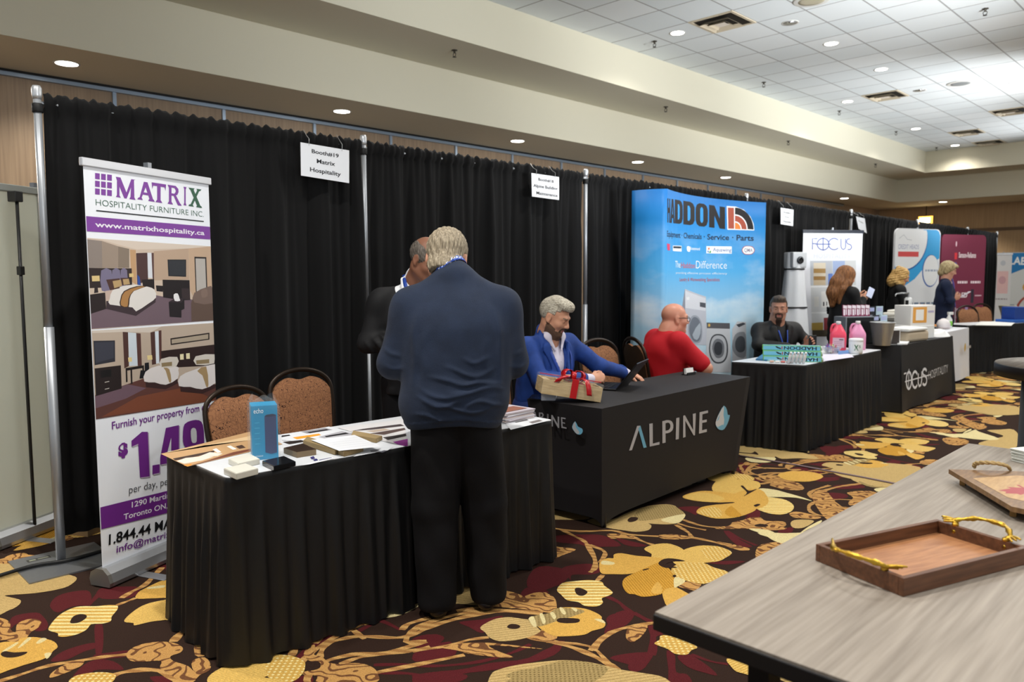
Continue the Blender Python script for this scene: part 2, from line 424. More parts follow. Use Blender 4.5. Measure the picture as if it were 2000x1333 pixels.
SHAPES = [  # (kind, view, outline) traced on the floor plane; a number as third item = vine width in metres
# maroon leaves and stems
('m',Z1,[(415,700),(460,630),(560,590),(720,570),(760,620),(740,690),(600,705),(480,755)]),
('m',Z1,[(800,600),(850,550),(1000,540),(1160,545),(1120,620),(1000,640),(850,640)]),
('m',Z1,.025,[(860,560),(780,650),(720,700)]),
('m',Z1,[(80,830),(130,780),(300,755),(360,790),(400,850),(380,900),(300,910),(250,880),(140,850),(90,890)]),
('m',Z1,[(790,860),(850,850),(860,1000),(840,1110),(800,1110),(790,1000)]),
('m',Z1,[(420,1160),(520,1080),(700,1020),(800,1010),(800,1050),(700,1080),(550,1150)]),
('m',Z1,[(780,1110),(900,1090),(1080,1070),(1060,1120),(900,1140),(800,1160)]),
('m',Z1,[(700,1190),(800,1150),(940,1160),(1030,1230),(900,1230),(780,1240),(700,1320),(600,1300)]),
('m',Z1,[(1340,350),(1280,370),(1330,400),(1450,380)]),('m',Z1,[(1250,1290),(1400,1290),(1420,1333),(1300,1340)]),
('m',Z2,.022,[(1330,810),(1480,730),(1570,700),(1740,780)]),
('m',Z2,[(1830,890),(1880,840),(2020,820),(2040,910),(1890,940)]),
('m',Z2,.02,[(1500,1090),(1750,1085),(2000,1100)]),('m',Z2,.02,[(1540,1160),(1800,1165),(2000,1200)]),
('m',Z2,[(700,960),(720,900),(830,860),(1000,830),(960,890),(880,940),(800,960)]),
('m',Z2,[(790,1241),(840,1195),(940,1180),(960,1241),(880,1300)]),
('m',Z3,[(900,260),(950,225),(1040,212),(1130,245),(1155,290),(1120,350),(1020,350),(930,310)]),
('m',Z3,[(1160,210),(1280,180),(1420,180),(1480,230),(1400,262),(1240,265),(1230,310),(1190,260)]),
('m',Z3,[(820,420),(870,370),(980,370),(1050,410),(1000,430),(900,430),(840,450)]),
('m',Z3,[(-20,800),(60,760),(140,750),(200,780),(140,830),(0,855)]),
('m',Z3,[(320,650),(500,630),(680,600),(560,700),(500,740),(400,690)]),
('m',Z3,[(1520,620),(1570,585),(1700,570),(1710,600),(1660,660),(1580,685),(1530,665)]),
('m',Z3,.024,[(1520,440),(1620,490),(1690,550),(1800,610),(1890,650)]),
('m',Z3,.02,[(-60,1005),(200,1005),(500,970),(750,900),(900,830)]),
('m',Z3,.045,[(-60,1110),(300,1060),(600,1010),(900,960),(1100,870),(1130,800)]),
('m',Z3,[(-40,1090),(200,1070),(380,1080),(340,1130),(100,1180),(-40,1170)]),
('m',Z3,[(1545,945),(1700,905),(1890,900),(1870,970),(1800,1040),(1720,1050),(1740,1010)]),
('m',Z3,.03,[(1890,920),(1900,800),(1890,680)]),
('m',Z4,[(110,780),(330,770),(500,780),(640,860),(480,870),(380,880),(300,850),(110,830)]),
('m',Z4,[(0,1060),(100,1050),(160,1110),(140,1180),(60,1190),(0,1180)]),
('m',Z4,[(600,800),(740,830),(850,860),(760,870),(660,850)]),('m',Z4,[(1340,1000),(1500,985),(1650,990),(1500,1015)]),
('m',Z4,[(1100,550),(1280,545),(1250,610),(1200,590)]),('m',Z4,[(1700,600),(1760,560),(1760,640),(1640,650)]),
('m',Z4,.02,[(1500,740),(1600,800),(1740,860)]),
('m',Z5,[(680,510),(780,490),(860,520),(720,535)]),('m',Z5,[(850,300),(1000,310),(1040,340),(950,370),(860,340)]),
('m',Z5,[(820,720),(900,680),(1040,690),(1060,720),(900,740)]),('m',Z5,[(960,620),(1150,610),(1200,640),(980,650)]),
('m',Z5,[(1400,420),(1480,420),(1490,450),(1420,470)]),('m',Z5,[(180,440),(260,450),(230,550),(190,520)]),
('m',Z5,[(300,810),(350,840),(280,865),(210,860)]),('m',Z5,[(60,985),(200,1070),(290,1120),(180,1115),(90,1040)]),
('m',Z5,[(520,980),(620,960),(600,1010),(500,1010)]),
('m',Z7,[(0,70),(60,100),(140,150),(140,170),(40,120)]),('m',Z7,[(140,180),(240,260),(170,290),(150,420),(90,540),(0,580),(-60,540),(0,430),(100,420),(130,290)]),
('m',Z7,[(270,400),(340,440),(350,580),(440,600),(480,680),(300,685),(285,560)]),('m',Z7,[(360,450),(460,430),(620,530),(700,610),(600,590),(450,540)]),
('m',Z7,.016,[(480,430),(640,490),(790,515)]),
# vines and tan leaves
('v',Z1,.02,[(970,695),(1050,665),(1130,635)]),('v',Z1,.028,[(1010,635),(1100,580),(1200,530),(1290,440),(1350,380)]),
('v',Z1,.024,[(-60,1345),(180,1270),(400,1200),(700,1150),(900,1120),(1060,1105)]),('v',Z1,.03,[(900,1300),(1000,1260),(1150,1235),(1330,1240),(1440,1300),(1480,1350)]),
('v',Z1,.035,[(1440,1000),(1500,930),(1590,870)]),
('v',Z2,.03,[(770,1010),(800,940),(840,840)]),('v',Z2,.026,[(980,900),(1050,820),(1110,760),(1220,720),(1350,655)]),
('v',Z2,.026,[(1020,1040),(1030,980),(1080,910),(1180,870),(1330,840),(1500,840),(1700,850),(1850,820),(2000,750)]),
('v',Z2,.024,[(1200,1085),(1350,1030),(1500,1000),(1700,985),(1850,960),(2000,930)]),('v',Z2,.028,[(1750,780),(1810,725),(2000,670)]),
('v',Z3,.034,[(0,715),(200,650),(450,590),(700,560),(1000,580)]),('v',Z3,.026,[(300,560),(500,530),(680,515)]),
('v',Z3,.02,[(-60,890),(0,880),(250,840),(400,795),(560,775)]),('v',Z3,.028,[(880,770),(1000,800),(1100,815),(1250,860),(1400,920),(1530,990),(1620,1040)]),
('v',Z3,.024,[(1410,885),(1450,830),(1550,740),(1700,690),(1880,660)]),
('v',Z4,.026,[(-40,700),(100,722),(300,745),(560,738),(700,770),(950,785),(1100,785),(1300,810),(1500,860),(1670,895)]),
('v',Z4,.024,[(150,730),(250,780),(330,820),(370,860)]),('v',Z4,.028,[(360,850),(420,960),(425,1040),(385,1080)]),
('v',Z4,.024,[(380,855),(490,900),(505,940),(460,1000)]),('v',Z4,.024,[(490,1100),(440,1150)]),
('v',Z4,.022,[(720,780),(810,825),(900,855)]),('v',Z4,.024,[(1080,690),(1180,750),(1210,790)]),('v',Z4,.024,[(1140,650),(1300,700),(1480,715),(1560,700)]),('v',Z4,.018,[(1100,680),(1200,710),(1330,735)]),
('v',Z5,.03,[(320,440),(250,490),(240,540),(280,570)]),('v',Z5,.03,[(680,490),(590,490),(580,455),(700,425),(850,415),(1000,420)]),
('v',Z5,.026,[(680,490),(560,515),(420,520),(330,540),(350,575),(450,590),(560,565),(750,540),(900,520)]),('v',Z5,.03,[(350,610),(470,590)]),('v',Z5,.024,[(310,465),(400,485)]),
('v',Z5,.03,[(750,690),(800,730),(860,670),(1000,630),(1180,605)]),('v',Z5,.026,[(750,690),(790,660),(920,620)]),('v',Z5,.022,[(800,745),(1000,735),(1150,745)]),
('v',Z5,.026,[(800,755),(750,790),(770,840),(870,870),(900,830),(850,770),(800,755)]),
('v',Z5,.022,[(1420,510),(1440,470),(1550,450),(1700,440)]),('v',Z5,.018,[(1200,490),(1400,500),(1550,540)]),
('t',Z1,[(-80,790),(0,800),(60,820),(85,850),(90,900),(130,920),(140,860),(200,820),(290,810),(345,835),(320,880),(260,920),(200,990),(130,1010),(40,985),(-60,975)]),
('t',Z1,[(30,310),(90,275),(200,260),(250,290),(240,325),(150,345),(60,345)]),('t',Z1,[(-60,380),(90,365),(80,410),(-60,450)]),
('t',Z1,[(415,1300),(440,1250),(560,1180),(680,1150),(700,1170),(660,1210),(520,1270)]),
('t',Z1,[(1050,1110),(1090,1060),(1180,1020),(1320,1000),(1450,1010),(1520,1050),(1500,1090),(1420,1120),(1440,1160),(1560,1200),(1620,1250),(1680,1235),(1750,1200),(1740,1240),(1660,1280),(1600,1340),(1500,1330),(1400,1260),(1330,1220),(1340,1160),(1200,1165),(1090,1160)]),
('t',Z1,[(1630,960),(1700,1000),(1760,1030),(1720,1110),(1620,1110)]),('t',Z1,[(1600,1160),(1700,1130),(1750,1190),(1680,1250),(1610,1240)]),
('t',Z2,[(880,1010),(900,950),(970,910),(980,950),(970,1000),(1040,1020),(1100,1070),(1200,1085),(1290,1075),(1400,1080),(1500,1120),(1540,1180),(1530,1241),(1300,1280),(1000,1260),(1000,1190),(880,1180),(890,1150),(1000,1130),(1030,1100),(1020,1070),(940,1060)]),
('t',Z2,[(1200,740),(1280,680),(1380,690),(1460,730),(1330,745),(1240,750)]),
('t',Z3,[(570,480),(620,410),(720,400),(820,430),(880,470),(1000,510),(1100,560),(1080,580),(950,560),(800,540),(650,525),(580,500)]),
('t',Z3,[(900,430),(950,410),(1040,420),(1100,460),(1115,530),(1110,560),(1050,530),(960,470)]),
('t',Z3,[(180,860),(300,830),(420,820),(560,820),(760,840),(1000,870),(860,862),(700,848),(560,842),(640,890),(760,935),(700,945),(560,930),(400,910),(290,880)]),
('t',Z3,[(1700,700),(1840,670),(1840,720),(1770,795),(1710,770)]),('t',Z3,[(880,770),(980,720),(1050,700),(1120,760),(1080,810),(980,800)]),
('t',Z3,[(850,130),(960,100),(1070,40),(1140,40),(1270,60),(1180,100),(1080,135),(940,130)]),
('t',Z4,[(520,770),(600,765),(720,785),(760,810),(640,800),(560,805)]),('t',Z4,[(950,775),(1100,772),(1220,800),(1050,812),(960,800)]),
('t',Z4,[(1100,1190),(1180,1150),(1290,1165),(1250,1225),(1180,1215)]),
('t',Z5,[(100,950),(130,920),(210,905),(290,880),(360,885),(400,910),(540,915),(565,945),(540,960),(570,970),(520,985),(420,990),(300,975),(130,975),(0,975),(0,960)]),
('t',Z5,[(700,375),(800,365),(900,385),(940,410),(820,405),(720,395)]),('t',Z5,[(920,380),(1000,370),(1100,405),(980,400)]),
('t',Z5,[(430,615),(480,585),(560,580),(660,600),(710,640),(680,660),(560,655),(460,630)]),
('t',Z5,[(590,850),(650,835),(760,855),(850,880),(800,895),(700,890),(620,880)]),('t',Z5,[(870,840),(960,800),(1080,800),(1060,830),(960,870),(890,870)]),
('t',Z5,[(1060,680),(1200,665),(1300,680),(1250,730),(1150,760),(1090,785),(1070,760),(1110,720)]),
('t',Z5,[(1510,455),(1590,455),(1580,490),(1530,480)]),('t',Z5,[(1650,430),(1700,410),(1800,415),(1780,450),(1680,450)]),
('t',Z5,[(350,1110),(400,1100),(520,1105),(440,1140),(330,1165)]),('t',Z5,[(0,1080),(100,1095),(250,1130),(260,1150),(180,1150),(60,1110)]),
('t',Z6,[(1210,785),(1330,775),(1460,810),(1420,850),(1290,850),(1220,820)]),('t',Z6,[(1610,620),(1700,600),(1830,630),(1790,655),(1660,645)]),('t',Z6,[(1320,590),(1380,570),(1500,620),(1640,670),(1560,700),(1440,660)]),
# pale and beige blossoms
('b',Z1,[(-80,350),(0,350),(250,365),(400,420),(560,440),(640,470),(590,525),(500,560),(300,595),(100,610),(40,618),(150,645),(175,665),(150,700),(70,740),(-80,760)]),
('b',Z3,[(560,1180),(580,1080),(640,1040),(800,1000),(1000,975),(1180,962),(1350,975),(1480,1000),(1640,1040),(1800,1065),(2000,1110),(2040,1240),(1400,1330),(700,1330)]),
('l',Z3,[(1000,1030),(1180,965),(1420,1000),(1400,1160),(1060,1160)]),('l',Z3,[(700,1090),(790,1050),(960,1030),(1040,1060),(980,1100),(800,1120)]),
('p',Z3,[(640,190),(750,150),(840,130),(865,160),(800,200),(700,230),(640,230)]),
('l',Z3,[(290,330),(370,255),(400,400),(380,470),(290,480)]),('l',Z3,[(610,290),(640,268),(680,300),(650,350),(620,355)]),
('b',Z3,[(490,700),(540,660),(620,625),(720,612),(830,625),(900,640),(960,700),(980,730),(900,770),(780,800),(650,808),(570,780),(530,735)]),
('b',Z4,[(360,660),(430,640),(560,650),(700,590),(850,540),(1000,525),(1080,540),(1100,570),(1155,600),(1150,625),(1070,685),(900,685),(860,680),(885,700),(860,735),(760,750),(640,735),(540,720),(420,690)]),
('l',Z4,[(740,640),(800,560),(1000,528),(1080,545),(1150,610),(960,640),(820,660)]),
('p',Z4,[(960,650),(1150,605),(1140,650),(1080,682)]),('b',Z4,[(60,580),(100,575),(230,590),(370,620),(350,650),(100,650),(60,650)]),
('b',Z5,[(170,285),(260,295),(450,325),(560,345),(700,355),(830,400),(760,405),(650,400),(530,405),(475,385),(465,420),(400,435),(280,430),(230,400),(310,390),(180,370)]),
('p',Z5,[(230,400),(310,390),(470,395),(465,420),(400,435),(280,430)]),
('b',Z5,[(600,930),(630,905),(720,900),(790,910),(760,940),(690,970),(620,965)]),
('p',Z5,[(260,975),(420,985),(520,1030),(640,1030),(740,960),(850,905),(830,940),(700,1000),(560,1090),(460,1070),(380,1020)]),
('l',Z5,[(1160,585),(1260,545),(1400,535),(1560,550),(1500,600),(1400,640),(1260,635),(1170,605)]),('p',Z5,[(1280,650),(1360,640),(1400,645),(1320,675)]),
('b',Z6,[(1340,480),(1480,455),(1650,450),(1920,470),(1960,520),(1920,555),(1700,555),(1560,530),(1450,515),(1380,500)]),
('b',Z6,[(1560,830),(1700,790),(1800,760),(1640,710),(1760,700),(1900,700),(1960,800),(1890,890),(1700,880),(1590,860)]),
('p',Z6,[(1140,740),(1400,740),(1520,700),(1560,720),(1760,790),(1600,800),(1330,770)]),
# golden blossoms
('g',Z1,[(110,240),(280,150),(430,95),(440,160),(380,190),(250,220)]),
('s',Z1,[(420,860),(470,800),(530,755),(620,715),(700,705),(800,705),(900,695),(975,700),(975,735),(930,790),(920,830),(850,850),(760,855),(720,900),(640,940),(540,960),(485,955),(480,930),(405,905)]),
('k',Z1,[(583,835),(610,790),(670,770),(718,780),(715,805),(660,840),(600,848)]),
('g',Z1,[(-80,1040),(0,1010),(60,1000),(140,1000),(180,970),(280,962),(370,975),(450,1000),(480,1045),(440,1080),(420,1110),(350,1150),(200,1195),(80,1235),(-80,1270)]),
('p',Z1,[(20,1080),(130,1010),(150,1015),(60,1075)]),('p',Z1,[(150,1050),(230,970),(260,975),(180,1040)]),('p',Z1,[(370,1100),(430,1095),(390,1145)]),('p',Z1,[(300,1010),(350,970),(390,980),(330,1015)]),
('k',Z1,[(5,1105),(40,1080),(120,1090),(225,1085),(200,1110),(120,1132),(40,1130)]),
('g',Z1,[(1150,590),(1200,560),(1280,520),(1360,490),(1500,480),(1520,620),(1360,635),(1250,640),(1130,640)]),('p',Z1,[(1230,550),(1360,530),(1360,550),(1240,560)]),
('h',Z1,[(1035,835),(1060,790),(1150,720),(1240,680),(1360,655),(1480,640),(1500,810),(1375,820),(1250,835),(1120,865),(1110,845)]),
('d',Z1,[(570,1340),(620,1290),(720,1265),(850,1255),(960,1275),(930,1340),(800,1400),(640,1400)]),
('h',Z2,[(20,1230),(90,1150),(300,1050),(480,1005),(650,1000),(800,1020),(880,1060),(890,1110),(880,1150),(850,1190),(780,1241),(600,1290),(430,1280),(100,1290)]),
('d',Z2,[(540,1080),(640,1020),(720,1005),(800,1020),(880,1060),(890,1110),(850,1190),(780,1241),(650,1270),(560,1190)]),('k',Z2,[(430,1270),(500,1220),(560,1195),(580,1270)]),
('k',Z2,[(900,1100),(930,1070),(1000,1060),(1030,1090),(1000,1130),(900,1145)]),
('k',Z3,[(710,690),(740,668),(790,672),(818,688),(790,708),(730,705)]),
('g',Z3,[(880,640),(920,605),(1050,580),(1120,540),(1230,532),(1350,545),(1440,580),(1480,610),(1480,630),(1510,665),(1490,700),(1400,725),(1340,755),(1200,768),(1090,765),(1000,720),(960,690)]),
('l',Z3,[(880,640),(920,605),(1050,580),(1120,540),(1280,545),(1340,570),(1200,620),(1100,650),(960,690)]),
('p',Z3,[(885,625),(925,608),(950,680),(925,690)]),('p',Z3,[(975,590),(1000,585),(1025,650),(1000,665)]),('p',Z3,[(1060,580),(1085,572),(1110,610),(1090,630)]),('p',Z3,[(1135,540),(1160,535),(1190,580),(1165,590)]),('p',Z3,[(1230,535),(1280,545),(1270,570)]),('p',Z3,[(1420,630),(1480,630),(1510,665)]),
('k',Z3,[(1115,635),(1150,620),(1290,625),(1290,655),(1200,663),(1130,655)]),
('s',Z3,[(1115,390),(1160,335),(1250,320),(1380,310),(1480,325),(1500,355),(1570,410),(1530,440),(1480,460),(1490,495),(1440,525),(1340,520),(1290,490),(1200,475),(1150,430)]),
('k',Z3,[(1260,385),(1290,372),(1340,388),(1365,410),(1330,438),(1280,430)]),
('h',Z4,[(825,890),(900,855),(1010,845),(1090,865),(1150,900),(1180,960),(1000,1000),(890,960),(885,930)]),
('h',Z4,[(1130,905),(1260,865),(1390,865),(1480,885),(1540,920),(1490,960),(1430,990),(1310,1005),(1150,1040),(1050,980)]),
('d',Z4,[(1050,1040),(1180,1000),(1310,1005),(1390,1040),(1510,1080),(1440,1130),(1310,1175),(1180,1150),(1080,1130)]),
('d',Z4,[(1290,900),(1390,865),(1480,885),(1540,920),(1490,960),(1400,985),(1330,960)]),
('g',Z4,[(470,990),(530,965),(575,965),(580,935),(640,925),(760,945),(880,955),(1000,975),(960,1030),(780,1078),(690,1095),(560,1095),(480,1090),(460,1040)]),
('p',Z4,[(490,985),(580,1000),(570,1018),(480,1015)]),
('o',Z4,[(650,1190),(665,1130),(760,1080),(870,1030),(970,1000),(1060,1090),(1070,1150),(1070,1200),(1000,1215),(960,1260),(820,1280),(750,1260),(690,1250)]),
('g',Z4,[(880,1240),(930,1160),(970,1200),(960,1255)]),('p',Z4,[(1070,1200),(1075,1120),(1160,1150),(1100,1195)]),
('k',Z4,[(940,1010),(990,970),(1080,970),(1160,990),(1050,995),(1000,1020),(1100,1040),(1000,1045)]),('k',Z4,[(1055,1110),(1075,1100),(1088,1112),(1070,1122)]),('k',Z4,[(815,1058),(860,1048),(860,1056),(820,1066)]),
('h',Z5,[(-40,640),(20,575),(200,572),(330,590),(355,620),(340,645),(250,700),(100,700),(0,690)]),
('p',Z5,[(220,720),(330,650),(460,655),(560,680),(700,720),(775,750),(640,722),(450,716),(330,720)]),
('s',Z5,[(230,760),(330,715),(450,720),(560,740),(625,785),(610,830),(540,858),(450,855),(360,830),(300,800)]),
('g',Z4,[(1140,460),(1200,435),(1290,418),(1400,420),(1560,440),(1680,470),(1650,500),(1550,510),(1400,510),(1260,500),(1160,480)]),
('g',Z4,[(1560,440),(1760,400),(1840,500),(1760,560),(1600,560)]),
('g',Z4,[(1250,590),(1290,550),(1400,530),(1550,510),(1700,500),(1740,560),(1680,600),(1560,635),(1410,642),(1300,615)]),
('d',Z4,[(1265,585),(1400,545),(1460,600),(1420,635),(1310,612)]),('o',Z4,[(1480,590),(1530,540),(1560,560),(1620,620),(1530,628)]),
('h',Z4,[(1150,465),(1250,430),(1380,440),(1480,480),(1400,505),(1260,498)]),
('k',Z5,[(195,630),(215,625),(260,665),(330,650),(270,685),(215,712),(245,680)]),('k',Z5,[(300,785),(330,773),(355,778),(320,797)]),('k',Z5,[(-20,765),(130,758),(130,766),(0,778)]),('k',Z5,[(180,350),(280,358),(310,345),(340,372),(290,366),(180,356)]),
('k',Z5,[(305,950),(350,935),(415,945),(400,960),(340,960)]),('k',Z4,[(690,655),(720,630),(775,635),(760,660),(710,672)]),
('g',Z6,[(1010,505),(1090,490),(1240,495),(1320,515),(1250,535),(1100,530)]),
('d',Z7,[(165,340),(210,310),(215,280),(270,272),(400,310),(530,370),(480,400),(440,437),(340,430),(280,390),(200,360)]),
('h',Z7,[(780,490),(800,470),(950,520),(1120,590),(1160,680),(1030,670),(960,610),(860,580),(810,530)]),
]
FX0, FX1, FY0, FY1 = -6.0, 25.0, -6.0, 9.0
fl = MB(); fl.use(CK['k']); fl.add([(FX0,FY0,0),(FX1,FY0,0),(FX1,FY1,0),(FX0,FY1,0)], [(0,1,2,3)])
TX, TY = 3.84, .155                                   # the pattern repeats along the hall
outl = []
for i, sh in enumerate(SHAPES):
    z = sh[1]
    w = lambda p: gz(z[0]+p[0]*z[2], z[1]+p[1]*z[2], 0)[:2]
    if isinstance(sh[2], float):
        P = smooth_line([w(p) for p in sh[3]], 3); L=[]; R=[]
        for j,p in enumerate(P):
            t = P[min(j+1,len(P)-1)]-P[max(0,j-1)]; t = t/np.linalg.norm(t); n = np.array([-t[1],t[0]])*sh[2]*.5*(1+.25*math.sin(j*1.3))
            L.append(p+n); R.append(p-n)
        nn = len(P); outl.append((sh[0], L+R, [(nn+j, nn+j+1, j+1, j) for j in range(nn-1)]))
    else:
        P = smooth_poly([w(p) for p in sh[2]], 3)
        fs = []
        for t in tessellate_polygon([[Vector((p[0],p[1],0)) for p in P]]):
            a,b,c = (P[k] for k in t)
            fs.append(tuple(t) if (b-a)[0]*(c-a)[1]-(b-a)[1]*(c-a)[0] > 0 else (t[0],t[2],t[1]))
        outl.append((sh[0], P, fs))
for rx in range(-2,6):
    for ry, (sx_, sy_) in enumerate([(0,0),(1.9,-3.0),(1.9,3.1),(0,-6.1)]):
        ox, oy = rx*TX+sx_, rx*TY+sy_
        if ry == 0 and rx in (-2,): continue
        for i,(k,P,fs) in enumerate(outl):
            Q = [(p[0]+ox, p[1]+oy) for p in P]
            if min(q[0] for q in Q) < FX0 or max(q[0] for q in Q) > FX1 or min(q[1] for q in Q) < FY0 or max(q[1] for q in Q) > 5.6: continue
            if ry and any(2.0 < q[1]-.04*q[0] < 4.2 for q in Q) : continue
            fl.use(CK[k]); fl.add([(q[0],q[1],.0004+i*1e-5+ry*4e-6) for q in Q], fs)
struct(fl, 'floor', 'dark brown carpet with golden flowers and tan vines')

# ---- ceiling of square tiles, two stepped soffits, walls
m, nt, b, tc, sx = newmat('ceiling_tile', .85, .2)
ux = mathn(nt,'DIVIDE', mathn(nt,'SUBTRACT', sx.outputs[0], 7.298-6.15), .615); uy = mathn(nt,'DIVIDE', mathn(nt,'ADD', mathn(nt,'SUBTRACT', 6.009, sx.outputs[1]), 6.1), .61)
fx = mathn(nt,'ABSOLUTE', mathn(nt,'SUBTRACT', mathn(nt,'FRACT', mathn(nt,'ADD',ux,20)), .5)); fy = mathn(nt,'ABSOLUTE', mathn(nt,'SUBTRACT', mathn(nt,'FRACT', mathn(nt,'ADD',uy,20)), .5))
line = mathn(nt,'GREATER_THAN', mathn(nt,'MAXIMUM', fx, fy), .484)
cell = nt.nodes.new('ShaderNodeCombineXYZ'); nt.links.new(mathn(nt,'FLOOR',ux), cell.inputs[0]); nt.links.new(mathn(nt,'FLOOR',uy), cell.inputs[1])
wn = nt.nodes.new('ShaderNodeTexWhiteNoise'); nt.links.new(cell.outputs[0], wn.inputs['Vector'])
tile = mixc(nt, wn.outputs['Value'], '#dde4e7', '#e6ebed')
nt.links.new(mixc(nt, line, tile, '#a5a7a8'), b.inputs['Base Color'])
bump(nt, b, noise(nt, tc.outputs['Object'], 120, 3), .25, .003)
CT = m
struct(mb(CT).box((FX0,FY0,CEIL),(22.65,7.7,CEIL+.12)), 'ceiling', 'white square-tiled suspended ceiling')
PAINT = mat('#d8d3bf', .8, bump=(60,.05)); TAN = mat('#b7a184', .8, bump=(60,.05))
def soffit(name, y0, y1, x0, x1, z, top):
    """L-shaped dropped ceiling: the same cream paint in front and beneath"""
    b_ = mb(PAINT); xx = FX0
    P = [(xx,y0),(x0,y0),(x0,FY0),(x1,FY0),(x1,y1),(xx,y1)]
    b_.prism(P, z, top); 
    return struct(b_, name)
soffit('trim_1', 6.58, 7.75, 21.5, 22.75, LEDGE, CEIL-.001)
soffit('trim_2', 7.61, 8.95, 22.65, 24.9, SOFF, LEDGE+.3)
PANEL = wood('wall_veneer', '#8d7863', '#a48d74', (22,22,.6), 2.0, .5)
wl = mb(PANEL).box((FX0,8.85,0),(25,9.0,SOFF+.1)); struct(wl, 'wall_back', 'tan wood veneer wall panels')
struct(mb(wood('far_veneer','#a88a66','#b89a74',(22,22,.6),2.0,.6)).box((24.8,FY0,0),(25,8.9,SOFF+.1)), 'wall_far', 'tan far end wall')
ALU = mat('#9fb0c4', .35, .7); BLK = mat('#0c0c0d', .6)
t = mb(ALU).box((FX0,8.80,3.452),(22,8.852,3.488)); t.use(BLK).box((FX0,8.79,3.488),(22,8.852,3.51)); struct(t, 'trim_3', 'metal track along the top of the back wall')
t = mb(ALU)
for k in range(-3,14): t.box((2.95+1.19*k-.018,8.825,0),(2.95+1.19*k+.018,8.852,3.455))
struct(t, 'trim_4', 'upright joint strips between the wall panels')
struct(mb(mat('#6d5640',.6)).box((24.75,1.0,2.75),(24.802,8.8,2.83)), 'trim_5')

# ---- lights, vents, sprinklers, speakers
RING = mat('#d8d8d4',.4); GLOW = mat('#ffffff', .5, emit=14.0, ecol='#fff6e8'); CHROME = mat('#b9bcc0',.25,.9); DARK = mat('#1a1a1a',.5)
def downlight(x, y, z, on, label, grp, r=.085):
    t = thing('ceiling_light', label, 'ceiling light', (x,y,z), 0, grp)
    b = mb(RING).lathe([(r,-.002),(r+.018,-.006),(r+.02,0.0),(r,.002)], n=28); b.build('trim_ring', t)
    if on: mb(GLOW).lathe([(0.001,-.004),(r,-.003)], n=28).build('glowing_lens', t)
    else:
        mb(CHROME).lathe([(r,-.003),(r*.75,.006),(.001,.009)], n=28).build('reflector', t)
        mb(DARK).lathe([(.001,-.003),(r*.3,-.001)], n=16).build('lens', t)
    return t
order = ['beside the large vent','just beyond the nearer unlit chrome lamp','next beyond it in line with both unlit lamps','left of the second vent','between the second vent and the far corner','closest to the far corner of the tiles','farthest right, past the flat grey grille']
for i,(x,y) in enumerate(CEILING_LIGHTS): downlight(x,y,CEIL,True,'lit round downlight in the ceiling tiles, '+order[i],'downlights in the tiled ceiling')
for i,(x,y) in enumerate(OFF_LIGHTS): downlight(x,y,CEIL,False,['unlit chrome downlight in the ceiling tiles near the large vent','unlit chrome downlight in the ceiling tiles, farther along the hall'][i],'downlights in the tiled ceiling')
so = ['above the start of the drape','above the first booth sign','above the second booth sign','above the blue display wall','next beyond the blue display wall','farthest along the lower soffit']
for i,(x,y) in enumerate(SOFFIT_LIGHTS): downlight(x,y,SOFF,True,'lit round downlight under the lower soffit, '+so[i],'downlights under the lower soffit',.095)
downlight(23.4,6.68,SOFF,True,'lit downlight under the end soffit near the exit sign','downlights under the lower soffit',.095)
VENTM = mat('#c9bda6',.5); VENTD = mat('#16130f',.7)
def vent(x, y, label, long=False):
    t = thing('ceiling_vent', label, 'air vent', (x,y,CEIL), 0, 'vents in the tiled ceiling'); a = .30
    f = mb(VENTM)
    f.box((-a,-a,-.012),(a,-a+.035,0)).box((-a,a-.035,-.012),(a,a,0)).box((-a,-a+.035,-.012),(-a+.035,a-.035,0)).box((a-.035,-a+.035,-.012),(a,a-.035,0)); f.build('frame', t)
    mb(VENTD).box((-a+.03,-a+.03,-.003),(a-.03,a-.03,-.001)).build('dark_duct', t)
    for r in (.2,.12):
        c = mb(VENTM); c.add([(-r,-r,-.05),(r,-r,-.05),(r,r,-.05),(-r,r,-.05),(-r+.05,-r+.05,-.012),(r-.05,-r+.05,-.012),(r-.05,r-.05,-.012),(-r+.05,r-.05,-.012)],
              [(0,1,5,4),(1,2,6,5),(2,3,7,6),(3,0,4,7),(4,5,1,0),(5,6,2,1),(6,7,3,2),(7,4,0,3)]); c.build('louver', t)
    c = mb(mat('#e6ddd0',.5)); r=.07; c.add([(-r,-r,-.035),(r,-r,-.035),(r,r,-.035),(-r,r,-.035),(0,0,-.006)], [(0,1,4),(1,2,4),(2,3,4),(3,0,4),(3,2,1,0)]); c.build('centre_cone', t)
for x,y,l in [(8.82,5.09,'large square vent in the ceiling tiles beside a lit downlight'),(14.36,5.09,'square vent in the ceiling tiles, second along the hall'),(17.43,3.87,'square vent in the ceiling tiles at the edge of the picture'),(19.28,5.09,'square vent in the ceiling tiles near the far corner'),(21.1,5.09,'farthest square vent in the ceiling tiles')]: vent(x,y,l)
def sprinkler(x, y, z, label):
    t = thing('sprinkler', label, 'sprinkler', (x,y,z), 0, 'sprinkler heads')
    mb(mat('#4a463f',.4,.6)).lathe([(.035,0),(.036,-.006),(.02,-.01),(.012,-.02),(.012,-.035)], n=16).build('cup', t)
    r = mb(mat('#2c2a27',.4,.6)); r.tube([(0,.012,-.03),(0,.022,-.045),(0,.018,-.065),(0,0,-.075),(0,-.018,-.065),(0,-.022,-.045),(0,-.012,-.03)], .004, 6); r.lathe([(.001,-.077),(.024,-.077),(.024,-.079),(.001,-.08)], n=12); r.build('yoke', t)
